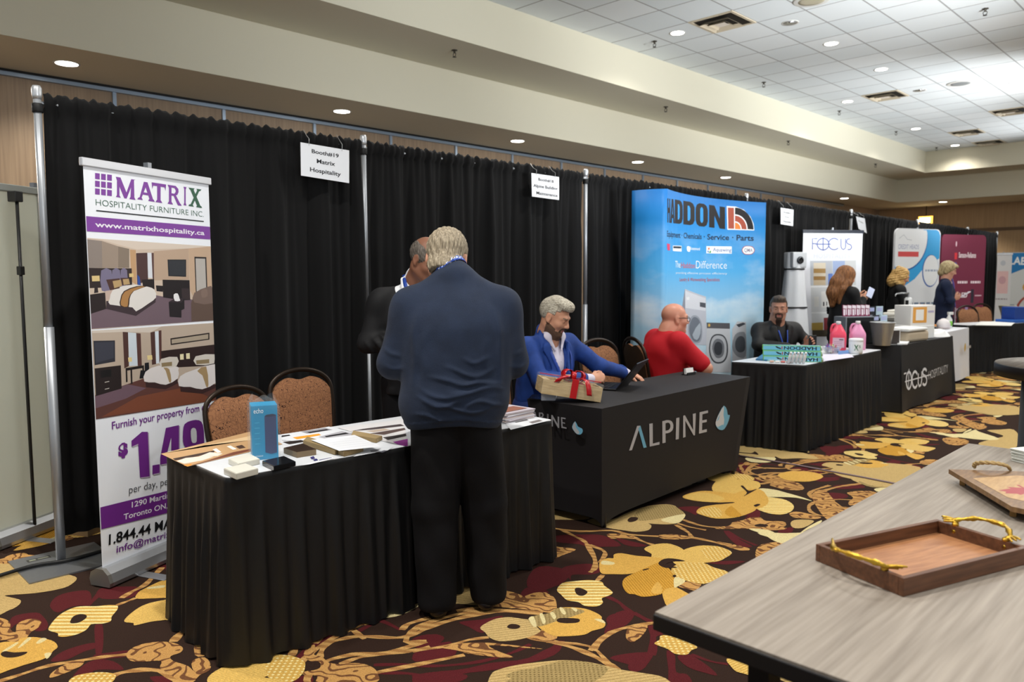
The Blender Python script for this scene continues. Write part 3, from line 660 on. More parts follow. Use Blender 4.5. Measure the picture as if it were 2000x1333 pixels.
for x,y,l in [(8.88,6.13,'nearest'),(11.98,6.14,'second nearest'),(15.05,6.16,'third'),(18.05,6.14,'fourth'),(21.0,6.19,'farthest')]: sprinkler(x,y,CEIL,'small dark sprinkler head on the ceiling tiles beside the fascia, '+l+' of its row')
sprinkler(10.6,2.66,CEIL,'dark sprinkler head on the ceiling tiles in the upper right corner')
for x,y,l in [(6.02,6.91,'nearest'),(10.29,6.88,'second'),(14.55,6.92,'third'),(18.97,6.88,'farthest')]: sprinkler(x,y,LEDGE,'small sprinkler head beneath the upper soffit, '+l+' of four')
def speaker(x, y, label, h):
    t = thing('ceiling_speaker', label, 'speaker', (x,y,CEIL), 0, 'round speaker grilles')
    mb(RING).lathe([(.2,0),(.2,-.008),(.185,-.012)], n=32).build('rim', t)
    mb(mat(h,.7,bump=(400,.5))).lathe([(.186,-.011),(.1,-.013),(.001,-.014)], n=32).build('grille', t)
speaker(14.34,3.91,'flat grey round speaker grille in the ceiling tiles','#8b8f90'); speaker(8.87,3.99,'cream round speaker grille cut by the top of the picture','#b9b29c')
# exit sign hanging before the far wall
t = thing('exit_sign','lit yellow exit sign hanging high before the far wall','exit sign',(24.5,7.42,2.98))
mb(mat('#2d2416',.5)).box((-.04,-.2,-.01),(.02,.2,.25),bev=.008).build('housing',t)
mb(mat('#ffb03a',.5,emit=3.0,ecol='#ffb648')).box((-.052,-.19,0),(-.04,.19,.24)).build('lit_face',t)
mb(mat('#fff7dc',.5,emit=9.0,ecol='#fff0c0')).box((-.056,-.12,.05),(-.052,.15,.20)).build('lit_figure',t)
mb(DARK).box((-.015,-.01,.25),(0.0,.01,.53)).build('hanger',t)

# ================================================================== pipe and drape
m, nt, b, tc, sx = newmat('black_drape', .85, .25)
f = noise(nt, tc.outputs['Object'], 6, 5, (1,1,.25)); nt.links.new(mixc(nt, f, '#040405', '#0a0a0b'), b.inputs['Base Color']); b.inputs['Sheen Weight'].default_value = .03
bump(nt, b, noise(nt, tc.outputs['Object'], 700, 2), .25, .001); DRAPE = m
m, nt, b, tc, sx = newmat('black_satin', .55, .4)
f = noise(nt, tc.outputs['Object'], 7, 5, (1,1,.3)); nt.links.new(mixc(nt, f, '#040405', '#09090b'), b.inputs['Base Color'])
bump(nt, b, noise(nt, tc.outputs['Object'], 40, 4, (1,1,.2)), .25, .006); SATIN = m
POLE = mat('#a9adb2', .42, .6); STEEL = mat('#8d9095', .4, .8, bump=(30,.1))
UP = [1.135, 3.09, 5.47, 8.42, 11.53, 14.42, 17.40, 19.64]
UY = 4.50
which = ['at the left end of the drape','between the first and second booths','at the end of the second booth','behind the blue display wall','beside the white banner','above the blue and white banner','above the maroon banner','at the far end of the drape']
for i,x in enumerate(UP):
    t = thing('drape_upright','silver drape pole standing '+which[i],'drape pole',(x,UY,0),0,'drape poles')
    mb(POLE).tube([(0,0,.008),(0,0,1.25)],.024,12).tube([(0,0,1.25),(0,0,2.45)],.019,12).build('pole',t)
    mb(mat('#c9ccd0',.35,.6)).lathe([(.0195,2.40),(.024,2.42),(.024,2.455),(.018,2.468),(.001,2.47)],n=16).build('pole_cap',t)
    mb(BLK).lathe([(.024,2.335),(.027,2.34),(.027,2.375),(.024,2.38)],n=16).build('clamp_collar',t)
    p = mb(STEEL).box((-.2,-.22,0),(.22,.2,.008))
    p.build('base_plate',t)
    if i == 0:
        q = mb(mat('#30302c',.6)).box((-.13,.10,.008),(-.02,.14,.0086)); q.use(mat('#7f8372',.6)).box((-.12,.11,.0086),(-.09,.13,.009)).box((-.08,.115,.0086),(-.03,.125,.009)); q.build('plate_label',t)
def drape(x0, x1, y, label, seed):
    rs = random.Random(seed); n = int((x1-x0)/.011); ph = [rs.uniform(0,6.3) for _ in range(6)]
    zs = [2.432,2.415,2.40,2.375,2.35,2.28,2.1,1.8,1.4,1.0,.6,.3,.13]
    t = thing('drape',label,'drape',((x0+x1)/2,y,0),0,'black drape panels')
    cx = (x0+x1)/2; rows = []
    for zi, z in enumerate(zs):
        row = []
        k = 0 if z > 2.36 else min(1,(2.36-z)/.5)
        for i in range(n+1):
            x = x0+(x1-x0)*i/n; s = x*9.5+.5*math.sin(x*3+ph[0])
            fold = .030*math.sin(2*s+ph[1]+.25*z)+.018*math.sin(3.7*s+ph[2]-.4*z)+.010*math.sin(7.3*s+ph[3])
            gath = .008*math.sin(s*7+ph[4])+.006*math.sin(s*12.7+ph[5])
            yy = gath*(1-k*.7)+fold*(.25+.75*k)
            if zi == 0: yy *= .4; yy += .0
            if 2.36 < z < 2.42: yy -= .016
            zz = z+(.007*math.sin(s*8.3)+.006*math.sin(s*15.1+1) if zi < 2 else 0)
            if zi == len(zs)-1: zz += .012*math.sin(s*.8+ph[0])
            row.append((x-cx, yy, zz))
        rows.append(row)
    mb(DRAPE).grid(rows, flip=True).build('cloth', t, solid=.003)
    mb(POLE).tube([(x0-cx-.035,.012,2.385),(x1-cx+.035,.012,2.385)],.012,8).build('crossbar', t)
dl = ['behind the tall furniture banner','behind the two standing men','left of the blue display wall','behind the blue display wall','behind the white banner','behind the blue and white banner','behind the maroon banner']
for i in range(7): drape(UP[i]+.028, UP[i+1]-.028, UY, 'black pleated drape hanging from a bar, the panel '+dl[i], 10+i)

# booth signs hung on the drapes
PAPER = mat('#e6e9ee',.7)
def sign(tl, tr, br, bl, lines, label, y=4.40, grp='paper booth signs'):
    a,b_,c,d = (gy(*p,y) for p in (tl,tr,br,bl)); o = d
    t = thing('booth_sign',label,'sign',tuple(a),0,grp); q = [np.array(p)-a for p in (a,b_,c,d)]
    m_ = mb(PAPER); m_.add([tuple(p) for p in q]+[tuple(p+np.array([0,.002,0])) for p in q], [(3,2,1,0),(4,5,6,7),(0,1,5,4),(1,2,6,5),(2,3,7,6),(3,0,4,7)]); m_.build('sheet',t)
    F = Flat(d, c-d, a-d); W = np.linalg.norm(c-d); H = np.linalg.norm(a-d)
    for s_,fx_,fw,fy_,fh in lines: F.text_uv('#1d1f24', s_, W*fx_, H*fy_, H*fh, W*fw, .02)
    g = F.build('lettering',t); g.location = -a
    w = mb(mat('#c8c8c8',.4,.5))
    for fr in (.16,.84):
        p = q[0]*(1-fr)+q[1]*fr
        w.tube([p+np.array([0,-.003,-.012]), p+np.array([0,-.006,.03]), np.array([p[0]+.01,.04,2.40-a[2]]), np.array([p[0]+.01,.075,2.44-a[2]])], .0015, 5)
    w.build('hanging_wire',t)
sign((587,278),(682,294),(682,358),(588,343), [('Booth#19',.22,.56,.74,.12),('Matrix',.32,.38,.46,.13),('Hospitality',.18,.64,.17,.13)], 'white paper booth sign with three bold lines, nearest on the drape')
sign((1038,338),(1092,346),(1092,391),(1039,384), [('Booth#18',.24,.56,.72,.12),('Alpine Building',.06,.88,.42,.13),('Maintenance',.16,.78,.12,.13)], 'white paper booth sign beside the second bare pole')
sign((1525,406),(1550,410),(1549,442),(1525,438), [('Booth#16',.22,.56,.72,.1),('Focus',.34,.3,.45,.1),('Hospitality',.18,.66,.16,.1)], 'white paper booth sign between the blue wall and the white banner')
sign((1672,423),(1689,427),(1693,456),(1677,447), [('Booth#15',.22,.56,.7,.1)], 'tilted white booth sign right of the white banner')

# ================================================================== roll-up banners and backdrops
SILVER = mat('#b9bbbe',.3,.75); WHITEP = mat('#eef2f9',.5); ENDCAP = mat('#8e8c86',.35,.6)
def rollup(o, u, w, h, label, m_panel, z0=.09, capcol=None, foot=True):
    """banner stand: o = base point at the left end, u = direction along the banner; returns root and its printed face"""
    u = np.array([u[0],u[1],0.0]); u /= np.linalg.norm(u); rz = math.atan2(u[1],u[0])
    t = thing('banner_stand',label,'banner stand',(o[0],o[1],0),rz)
    prof = [(-.07,0),(.05,0),(.06,.03),(.05,.065),(.015,.085),(-.03,.085),(-.06,.06),(-.075,.02)]
    b_ = mb(SILVER); n = len(prof); vs = [(0,y,z+.008) for y,z in prof]+[(w,y,z+.008) for y,z in prof]
    b_.add(vs, [(i,(i+1)%n,n+(i+1)%n,n+i)[::-1] for i in range(n)], False); bt=b_.build('base_tube',t)
    for x0,x1 in ((-.02,0.0),(w,w+.02)): mb(ENDCAP).prism(prof, x0, x1, Matrix(((0,0,1,0),(1,0,0,0),(0,1,0,.008),(0,0,0,1)))).build('end_cap',bt)
    if foot:
        for fx_ in (.22*w,.70*w): mb(SILVER).box((fx_-.03,-.24,0),(fx_+.03,.16,.007),bev=.003).build('foot',bt)
    mb(m_panel).box((0.005,-.001,z0),(w-.005,.001,h-.03)).build('printed_sheet',t)
    mb(capcol or mat('#c5c7cc',.35,.4)).box((-.008,-.012,h-.04),(w+.008,.012,h),bev=.004).build('top_rail',t)
    p = mb(STEEL).tube([(w/2,.03,.09),(w/2,.03,h)],.010,8); p.box((w/2-.012,.01,h-.03),(w/2+.012,.04,h+.03)); p.build('support_pole',t)
    F = Flat((o[0],o[1],0)+np.array([0,0,0.0]), u, (0,0,1)); F.o = F.o + F.n*.0012
    return t, F
def fin(F, name, t):
    g = F.build(name, None); bpy.context.view_layer.update()
    g.parent = t; rz = t.rotation_euler.z
    g.matrix_parent_inverse = (Matrix.Translation(t.location) @ Matrix.Rotation(rz,4,'Z')).inverted()
    return g

# ---- first banner: furniture maker
MB_U = (math.cos(math.radians(24)), math.sin(math.radians(24)))
t, F = rollup((1.182,4.005), MB_U, .822, 2.065, 'tall white and purple furniture banner with two hotel room photos', WHITEP)
F.clip = (.007,.815); F.zoom(150,290,.27750); PU = '#7d3f9c'; GRN = '#2f5c46'
for i in range(3):
    for j in range(3):
        x0 = 128+42.5*j; y0 = 173+54*i+5*j
        F.poly(PU, [(x0,y0),(x0+33,y0+4),(x0+33,y0+46),(x0,y0+42)])
def glyphs(F, c, defs, x0, y0, sx, sy, th, skew):
    """serif capitals drawn as strokes with slab ends; pixel frame"""
    for pts in defs:
        F.poly(c, [(x0+x*sx, y0-y*sy+skew*x*sx) for x,y in pts])
SER = {'M':[[(0,0),(.26,0),(.19,.1),(.19,.8),(.06,.8),(.06,.1)],[(.0,1),(.24,1),(.56,.28),(.5,0),(.44,0),(.08,.78)],[(.44,0),(.56,0),(.94,1),(.80,1)],[(.80,.95),(.94,1),(.96,.1),(.76,.1)],[(.70,0),(1.02,0),(.96,.12),(.76,.12)],[(-.02,1),(.12,1),(.16,.9)],[(.86,.94),(1.02,1),(.8,1)]],
 'A':[[(.40,1),(.62,1),(.26,.1),(.14,.1)],[(.40,1),(.62,1),(.96,.1),(.74,.1)],[(.28,.30),(.78,.30),(.74,.43),(.33,.43)],[(0,0),(.34,0),(.27,.12),(.10,.12)],[(.66,0),(1.06,0),(.98,.12),(.72,.12)]],
 'T':[[(.36,.1),(.60,.1),(.60,.95),(.36,.95)],[(.02,.84),(.94,.84),(.98,1),(-.02,1)],[(-.02,1),(.02,.66),(.10,.86)],[(.98,1),(.94,.66),(.86,.86)],[(.24,0),(.72,0),(.62,.12),(.34,.12)]],
 'R':[[(.08,.1),(.28,.1),(.28,.95),(.08,.95)],[(.2,1),(.6,1),(.8,.86),(.82,.7),(.72,.54),(.5,.46),(.26,.46),(.26,.58),(.5,.58),(.6,.68),(.6,.78),(.5,.88),(.2,.88)],[(.42,.5),(.62,.5),(.98,.06),(.8,0),(.72,.06)],[(-.02,0),(.4,0),(.3,.12),(.06,.12)],[(-.02,1),(.3,1),(.28,.88),(.06,.88)],[(.76,0),(1.06,0),(.98,.1),(.84,.1)]],
 'I':[[(.1,.1),(.4,.1),(.4,.9),(.1,.9)],[(-.06,0),(.56,0),(.42,.12),(.08,.12)],[(-.06,1),(.56,1),(.42,.88),(.08,.88)]],
 'X':[[(.08,.95),(.36,.95),(.96,.05),(.68,.05)],[(.68,.95),(.86,.95),(.28,.05),(.1,.05)],[(-.02,1),(.46,1),(.36,.9),(.06,.9)],[(.6,1),(1,1),(.9,.9),(.68,.9)],[(-.04,0),(.4,0),(.3,.1),(.04,.1)],[(.58,0),(1.06,0),(.98,.1),(.66,.1)]]}
xs = [(274,342,136,142),(424,358,118,130),(528,374,102,135),(640,390,92,134),(752,400,34,130),(788,406,88,130)]
for ch,(x0,y0,sx_,sy_) in zip('MATRIX', xs): glyphs(F, GRN if ch=='X' else PU, SER[ch], x0, y0, sx_, sy_, 0, .155)
F.text(GRN,'HOSPITALITY FURNITURE INC.',(133,400),(893,482),42,-.012)
F.line('#20242a',[(136,438),(893,515)],.006)
F.poly(PU,[(55,476),(943,553),(943,642),(55,583)])
F.text('#e9e6f0','www.matrixhospitality.ca',(128,553),(898,612),38,.02)
# printed photograph of a hotel bedroom
WALL='#b49f8c'; F.poly('#cbb9a8',[(60,630),(947,690),(962,1212),(60,1278)])
F.poly('#d6c8ba',[(60,630),(947,690),(790,705),(420,712),(300,680),(180,645)])
F.poly('#6e5c66',[(92,1160),(420,1050),(560,1035),(640,1050),(800,1062),(962,1120),(962,1212),(97,1272)])
F.poly('#8a7f78',[(68,640),(175,652),(178,842),(74,842)]); F.poly('#99897b',[(175,652),(290,690),(290,842),(178,842)]); F.poly('#857769',[(290,690),(368,708),(368,842),(290,842)])
F.poly('#c09a72',[(372,712),(414,716),(420,960),(384,940)])
F.poly('#2b1f1f',[(76,842),(385,845),(388,960),(330,975),(82,985)]); 
for x0,x1,y in ((170,242,860),(248,302,858),(308,352,857)): F.poly('#76708a',[(x0,y),(x1,y),(x1,y+130),(x0+4,y+142)],2)
F.poly('#4a3231',[(416,738),(500,735),(500,930),(424,960)]); F.poly('#d9dde4',[(495,735),(528,736),(532,914),(500,912)]); F.poly('#593c38',[(524,736),(540,736),(543,925),(532,918)])
F.poly('#b9a08a',[(540,725),(785,705),(790,925),(545,930)]); F.poly('#c2a68c',[(785,705),(952,692),(958,1085),(830,1070),(796,1000)])
F.poly('#1a1c20',[(637,783),(768,783),(768,905),(643,900)]); F.poly('#2d3036',[(644,790),(762,790),(762,897),(648,893)])
F.poly('#1a1417',[(602,925),(792,928),(797,1068),(740,1070),(606,1050)]); F.poly('#34292c',[(735,985),(792,987),(794,1064),(740,1062)]); F.poly('#1c1518',[(456,925),(543,920),(546,1020),(470,1000)]); F.poly('#1c1518',[(555,965),(604,968),(604,1010),(560,1006)])
F.poly('#211c1c',[(826,763),(910,766),(918,1005),(836,1018)]); F.poly('#b6b1ab',[(834,775),(902,777),(910,1000),(842,1010)])
F.poly('#2c4c9a',[(424,890),(440,905),(450,965),(428,968)]); F.poly('#d8bf86',[(103,898),(158,896),(160,935),(106,937)]); F.poly('#d8bf86',[(366,882),(396,880),(398,905),(368,907)])
F.poly('#241a1b',[(88,1030),(198,1015),(205,1130),(95,1165)]); F.poly('#2a2022',[(126,937),(140,937),(150,1015),(120,1020)])
F.poly('#3a2d33',[(205,1075),(555,1058),(552,1085),(415,1180),(205,1130)]); F.poly('#c2aba0',[(198,1005),(260,995),(245,1070),(202,1066)])
F.poly('#dedad6',[(232,1100),(230,1060),(250,1000),(320,970),(400,960),(430,962),(500,975),(545,995),(556,1050),(500,1095),(415,1148),(390,1120)],2)
F.poly('#3a2418',[(303,1108),(305,1060),(330,1005),(420,970),(490,972),(400,1005),(370,1060),(362,1120)],2); F.poly('#a97c4a',[(310,1105),(312,1060),(336,1010),(425,975),(478,974),(395,1005),(362,1060),(355,1115)],2)
F.poly('#4a302a',[(205,925),(300,915),(300,985),(232,1000)]); F.poly('#b79a6c',[(250,935),(310,925),(316,968),(262,985)]); F.poly('#4a302a',[(305,912),(360,912),(370,960),(318,965)]); F.poly('#b79a6c',[(322,922),(364,918),(372,955),(328,962)])
F.poly('#1d181c',[(645,1082),(755,1054),(756,1130),(735,1140),(735,1192),(652,1186)]); F.poly('#33292f',[(645,1082),(690,1055),(755,1054),(735,1086)]); F.poly('#e8e8ea',[(680,1030),(708,1022),(722,1060),(724,1074),(688,1074)],2)
F.poly('#5f4d44',[(803,1092),(826,1015),(960,1020),(962,1212),(806,1218)]); F.poly('#75625a',[(826,1018),(920,975),(955,980),(958,1090),(826,1085)],2); F.poly('#806c62',[(875,1000),(912,990),(918,1040),(880,1050)],2)
# second printed photograph
F.zoom(150,620,.3977)
F.poly('#b8a898',[(66,68),(672,28),(686,408),(92,502)]); F.poly('#cfc5ba',[(70,66),(414,46),(360,75),(225,72),(75,78)])
F.poly('#5d3a34',[(88,384),(330,300),(500,318),(686,345),(686,408),(92,502)])
F.poly('#7a4632',[(120,490),(300,390),(500,350),(600,370),(686,408)]); F.poly('#6d5662',[(88,388),(250,330),(340,348),(240,400),(92,448)])
F.poly('#2c2d36',[(80,116),(186,114),(187,218),(86,236)]); F.poly('#3a3c48',[(86,124),(180,121),(180,200),(92,225)])
F.poly('#231a1a',[(86,252),(215,236),(219,350),(92,388)]); F.poly('#0f0d0e',[(114,262),(168,256),(168,292),(116,298)]); F.poly('#b9b2ac',[(136,318),(158,313),(158,317),(136,322)]); F.poly('#b9b2ac',[(136,352),(158,347),(158,351),(136,356)])
F.poly('#4c322e',[(224,72),(250,74),(254,240),(232,252)]); F.poly('#cbd6e0',[(250,74),(292,78),(298,238),(256,240)]); F.poly('#553733',[(290,78),(312,80),(318,238),(298,240)])
F.poly('#4c322e',[(360,75),(382,70),(388,230),(368,234)]); F.poly('#d4dde6',[(382,70),(400,68),(404,226),(388,228)]); F.poly('#553733',[(400,66),(414,64),(416,226),(404,230)])
F.poly('#2b1c1b',[(412,166),(676,134),(684,236),(500,246),(414,228)]); F.poly('#241d1c',[(458,104),(650,76),(650,110),(460,137)]); F.poly('#a89b88',[(464,110),(644,83),(644,106),(465,130)])
for x0,y0 in ((505,182),(535,178)): F.poly('#e6dcb4',[(x0,y0),(x0+18,y0-2),(x0+19,y0+26),(x0+1,y0+27)])
F.poly('#e3cf94',[(344,188),(368,186),(370,208),(346,210)]); F.poly('#e3cf94',[(250,198),(268,197),(270,218),(252,219)])
F.poly('#1d1717',[(238,250),(328,236),(330,292),(322,292),(320,250),(270,258),(272,326),(264,328),(262,260),(246,262),(248,318),(240,320)])
F.poly('#15161c',[(332,225),(352,222),(354,250),(340,300),(306,302),(312,260),(332,262)])
for a,b_,c,d in ((330,500,330,245),(500,686,352,232)):
    k = (b_-a); F.poly('#382424',[(a+6,c-12),(b_-6,c-40) if a<400 else (b_-2,c-24),(b_-6,c-5),(a+k*.62,c+24),(a+8,c+14)])
    F.poly('#dcd7d6',[(a,c-14),(a+6,c-62),(a+70,c-92),(a+k*.95,d-2),(b_-3,c-70),(b_-5,c-30),(a+k*.62,c+2),(a+k*.3,c-10)],2)
    F.poly('#a38a63',[(a+90,c-88),(a+k*.72,d+10),(a+k*.78,c-20),(a+k*.72,c-10),(a+k*.62,c-66)],2)
    F.poly('#cfc9c0',[(a+82,d-40),(a+k*.95,d-50),(a+k*.93,d-5),(a+84,d+2)],2)
    F.poly('#8c7a5a',[(a+84,d-20),(a+k*.8,d-26),(a+k*.8,d-6),(a+86,d-1)])
# lower printed text
PU2='#6d2a86'
F.text(PU2,'Furnish your property from only',(172,552),(668,448),38,.01)
F.text(PU2,'$',(203,688),(250,678),66,.06)
def shadow(c,dx,dy):
    F.poly(c,[(267+dx,607+dy),(318+dx,563+dy),(347+dx,563+dy),(356+dx,782+dy),(309+dx,788+dy),(300+dx,622+dy),(268+dx,636+dy)])
    F.poly(c,[(370+dx,728+dy),(405+dx,722+dy),(405+dx,764+dy),(370+dx,772+dy)])
    F.poly(c,[(436+dx,544+dy),(500+dx,530+dy),(500+dx,740+dy),(455+dx,748+dy),(455+dx,716+dy),(408+dx,724+dy),(408+dx,690+dy)])
shadow('#b4a6bb',5,4); shadow(PU2,0,0)
F.poly('#dfe2e6',[(462,592),(462,670),(440,674)])
F.poly(PU2,[(520,560),(528,525),(560,508),(598,506),(618,530),(624,600),(622,690),(600,720),(560,728),(530,715),(524,690),(560,684),(566,694),(580,690),(584,640),(560,650),(532,640),(520,610)],2); F.poly('#dfe2e6',[(558,560),(566,545),(578,545),(586,560),(587,610),(574,618),(562,610)],2)
F.text('#3a3a3e','per day, per room',(255,866),(560,796),36,-.005)
F.poly(PU2,[(103,938),(690,792),(690,900),(108,1046)])
F.text('#e9e6f0','1290 Martin Grove Road',(268,936),(640,838),28,.015); F.text('#e9e6f0','Toronto ON, Canada',(228,996),(560,906),28,.015)
F.text('#151518','1.844.44 MATRIX',(155,1120),(580,1000),52,.02)
F.text(PU2,'info@matrixhospitality.ca',(193,1158),(690,1010),34,.012)
fin(F,'printed_graphic',t)

# ---- back of another banner at the left edge
BACKLIT, nt, b, tc, sx = newmat('translucent_sheet', .7, .2)
b.inputs['Base Color'].default_value = lin('#cdd0c9'); tr_ = nt.nodes.new('ShaderNodeBsdfTranslucent'); tr_.inputs[0].default_value = lin('#cfd2cb'); ms_ = nt.nodes.new('ShaderNodeMixShader'); ms_.inputs[0].default_value = .68
nt.links.new(b.outputs[0], ms_.inputs[1]); nt.links.new(tr_.outputs[0], ms_.inputs[2]); nt.links.new(ms_.outputs[0], nt.nodes['Material Output'].inputs[0]); bump(nt, b, noise(nt, tc.outputs['Object'], 6, 4), .3, .01)
t, F2 = rollup((.92,4.99), (.86,.51), .86, 2.03, 'grey green back of a banner stand beyond the left end of the drape', BACKLIT, capcol=mat('#a9aca6',.4,.4))
q = mb(mat('#3b3b3b',.4,.4)); q.tube([(.24,-.05,.07),(.24,-.05,1.99)],.009,8); q.box((.215,-.07,1.93),(.265,-.01,1.99),bev=.005); q.box((.225,-.065,1.52),(.255,-.035,1.57),bev=.004); q.build('rear_pole',t)
# ---- carton and cable on the floor behind the first upright
t = thing('carton','small tan cardboard carton on the floor beyond the left drape pole','carton',(1.42,4.98,0),.5)
CARD = mat('#8a6f4d',.8,bump=(40,.1))
mb(CARD).box((-.12,-.1,0),(.12,.1,.22),bev=.003).build('box_body',t); mb(CARD).box((-.12,-.12,.22),(-.0,.1,.224)).box((.0,-.1,.222),(.14,.1,.226)).build('flap',t)
c = mb(mat('#36a53a',.5)).tube(smooth_line([(1.40,4.9,.23),(1.385,4.88,.30),(1.37,4.9,.40),(1.375,4.93,.44)],4),.006,6); tag(c.build('green_cable'),'thin green cable sticking up from the cardboard carton','cable')
t = thing('carton','brown cardboard carton on the floor under the drape hem behind the purple banner','carton',(1.95,4.86,0),.1)
mb(CARD).box((-.2,-.14,0),(.22,.14,.26),bev=.004).build('box_body',t); mb(CARD).box((-.2,-.14,.26),(.22,0,.263)).build('flap',t)
c = mb(mat('#0d0d0d',.5)).tube(smooth_line([(-.6,4.55,.012),(.2,4.5,.012),(.75,4.47,.014),(1.0,4.50,.018),(1.2,4.46,.018),(1.7,4.56,.012),(2.4,4.5,.012)],6),.010,8); tag(c.build('power_cable'),'black power cable lying across the steel base plate','cable')
# thin grey strip crossing the aisle
P = [gz(1446,892,0), gz(1560,911,0), gz(1690,935,0), gz(1790,955,0), gz(2050,1005,0)]
c = mb(mat('#6e5a5c',.6)).tube([(p[0],p[1],.006) for p in P],.014,8,flat=((0,0,1),.4)); tag(c.build('floor_cable'),'thin mauve cable cover lying across the aisle carpet','cable')

# ---- curved blue display wall
PA, PM, PB = np.array([5.87,3.90]), np.array([6.80,4.065]), np.array([7.72,3.90])
def circ(a,b,c):
    A = np.array([b-a,c-a])*2; r = np.array([b@b-a@a, c@c-a@a]); o = np.linalg.solve(A,r); return o, np.linalg.norm(a-o)
CC, CRAD = circ(PA,PM,PB); A0 = math.atan2(*(PA-CC)[::-1])
t = thing('display_wall','curved blue sky display wall with washing machines and large black lettering','display wall',(6.8,4.1,0))
K = Curved(CC, CRAD, A0); LEN = (A0-math.atan2(*(PB-CC)[::-1]))*CRAD; HT = 2.275
m, nt, b, tc, sx = newmat('sky_print', .55)
f = mathn(nt,'DIVIDE', sx.outputs[2], 2.28)
cr = nt.nodes.new('ShaderNodeValToRGB'); e = cr.color_ramp.elements; e[0].position=.1; e[0].color=lin('#b9d3de'); e[1].position=.98; e[1].color=lin('#0e6db6')
for p_,h_ in ((.45,'#a5d0e8'),(.68,'#4fa8e0'),(.85,'#1f88cf')): el = e.new(p_); el.color = lin(h_)
nt.links.new(f, cr.inputs[0])
cl = noise(nt, tc.outputs['Object'], 1.6, 5, (1,1,2.2)); cm = nt.nodes.new('ShaderNodeMapRange'); cm.inputs[1].default_value=.47; cm.inputs[2].default_value=.72; cm.inputs[4].default_value=.75; nt.links.new(cl, cm.inputs[0])
lowf = nt.nodes.new('ShaderNodeMapRange'); lowf.inputs[1].default_value=2.0; lowf.inputs[2].default_value=1.3; nt.links.new(sx.outputs[2], lowf.inputs[0])
nt.links.new(mixc(nt, mathn(nt,'MULTIPLY',cm.outputs[0],lowf.outputs[0]), cr.outputs[0], '#dfeaf0'), b.inputs['Base Color'])
bump(nt, b, noise(nt, tc.outputs['Object'], 3, 3, (3,3,.5)), .25, .02); SKY = m
n = 90; fr = []; bk = []
for i in range(n+1):
    a = LEN*i/n; fr.append([K.world(a,z,0) for z in np.linspace(.02,HT,14)])
g = mb(SKY).grid(fr, flip=False).build('printed_front',t,solid=.004); g.location = (-6.8,-4.1,0)
e0 = np.array([PA[0],PA[1]]); e1 = np.array([5.775,4.21])
g = mb(SKY).grid([[(*(e0+(e1-e0)*s+np.array([-.03,-.01])*math.sin(PI*s)),z) for z in np.linspace(.02,HT,10)] for s in np.linspace(0,1,8)], flip=True).build('left_return',t,solid=.004); g.location = (-6.8,-4.1,0)
e0 = PB; e1 = np.array([7.80,4.20])
g = mb(SKY).grid([[(*(e0+(e1-e0)*s),z) for z in np.linspace(.02,HT,4)] for s in np.linspace(0,1,4)]).build('right_return',t,solid=.004); g.location = (-6.8,-4.1,0)
fm = mb(STEEL)
for x,y in ((5.86,4.0),(6.4,4.10),(7.1,4.12),(7.74,4.0)): fm.tube([(x-6.8,y-4.1,0),(x-6.8,y-4.1,2.2)],.012,6)
fm.build('frame',t)
K.zoom(1220,350,.29268)
BK='#1c1a1b'
def hglyph(ch, q):  # heavy condensed capitals inside a quadrilateral q = (bl,br,tr,tl) in pixels
    bl,br,tr,tl = (np.array(p,float) for p in q)
    W = lambda x,y: tuple((bl*(1-x)+br*x)*(1-y)+(tl*(1-x)+tr*x)*y)
    D = {'H':[[(0,0),(.36,0),(.36,.4),(.64,.4),(.64,0),(1,0),(1,1),(.64,1),(.64,.62),(.36,.62),(.36,1),(0,1)]],
         'A':[[(0,0),(.34,0),(.40,.2),(.62,.2),(.67,0),(1,0),(.72,1),(.30,1)]],
         'D':[[(0,0),(.6,0),(.86,.06),(1,.22),(1,.78),(.86,.94),(.6,1),(0,1)]],
         'O':[[(.1,.08),(.3,0),(.7,0),(.9,.08),(1,.25),(1,.75),(.9,.92),(.7,1),(.3,1),(.1,.92),(0,.75),(0,.25)]],
         'N':[[(0,0),(.34,0),(.34,.55),(.66,0),(1,0),(1,1),(.66,1),(.66,.45),(.34,1),(0,1)]]}
    hole = {'A':[(.44,.36),(.58,.36),(.51,.72)],'D':[(.38,.18),(.52,.18),(.62,.28),(.62,.72),(.52,.82),(.38,.82)],'O':[(.38,.24),(.46,.16),(.54,.16),(.62,.24),(.62,.76),(.54,.84),(.46,.84),(.38,.76)]}
    for p in D[ch]: K.poly(BK,[W(x,y) for x,y in p])
    if ch in hole: K.poly('#2a8fd4',[W(x,y) for x,y in hole[ch]])
tops = lambda x: 128+ (x-283)*.155 if x>283 else 128
bots = lambda x: 290+ (x-283)*.115
xb = [283,304,332,385,468,556,590-28,670]
for ch,x0,x1 in (('H',283,303),('A',303,333),('D',333,386),('D',390,466),('O',472,554),('N',562,669)):
    hglyph(ch, ((x0,bots(x0)),(x1,bots(x1)),(x1,tops(x1)),(x0,tops(x0))))
K.poly('#e9eef2',[(680,180),(740,184),(795,205),(838,250),(860,300),(864,343),(684,338)])
K.poly('#a34e3b',[(687,190),(728,192),(729,332),(690,331)])
def arc(c, r0, r1):
    cx,cy = 735,334; pts = []
    for k in range(13): a = PI/2*k/12; pts.append((cx+r1*math.sin(a)*.86, cy-r1*math.cos(a)+.02*r1*math.sin(a)))
    for k in range(12,-1,-1): a = PI/2*k/12; pts.append((cx+r0*math.sin(a)*.86, cy-r0*math.cos(a)))
    K.poly(c, pts)
arc(BK,98,144); arc('#a34e3b',52,90); arc('#e0823c',1,44)
K.text('#14233a','Equipment · Chemicals',(281,384),(512,402),40,.02); K.text('#14233a','· Service',(526,404),(695,408),38,.02); K.text('#14233a','· Parts',(715,409),(860,413),38,.02)
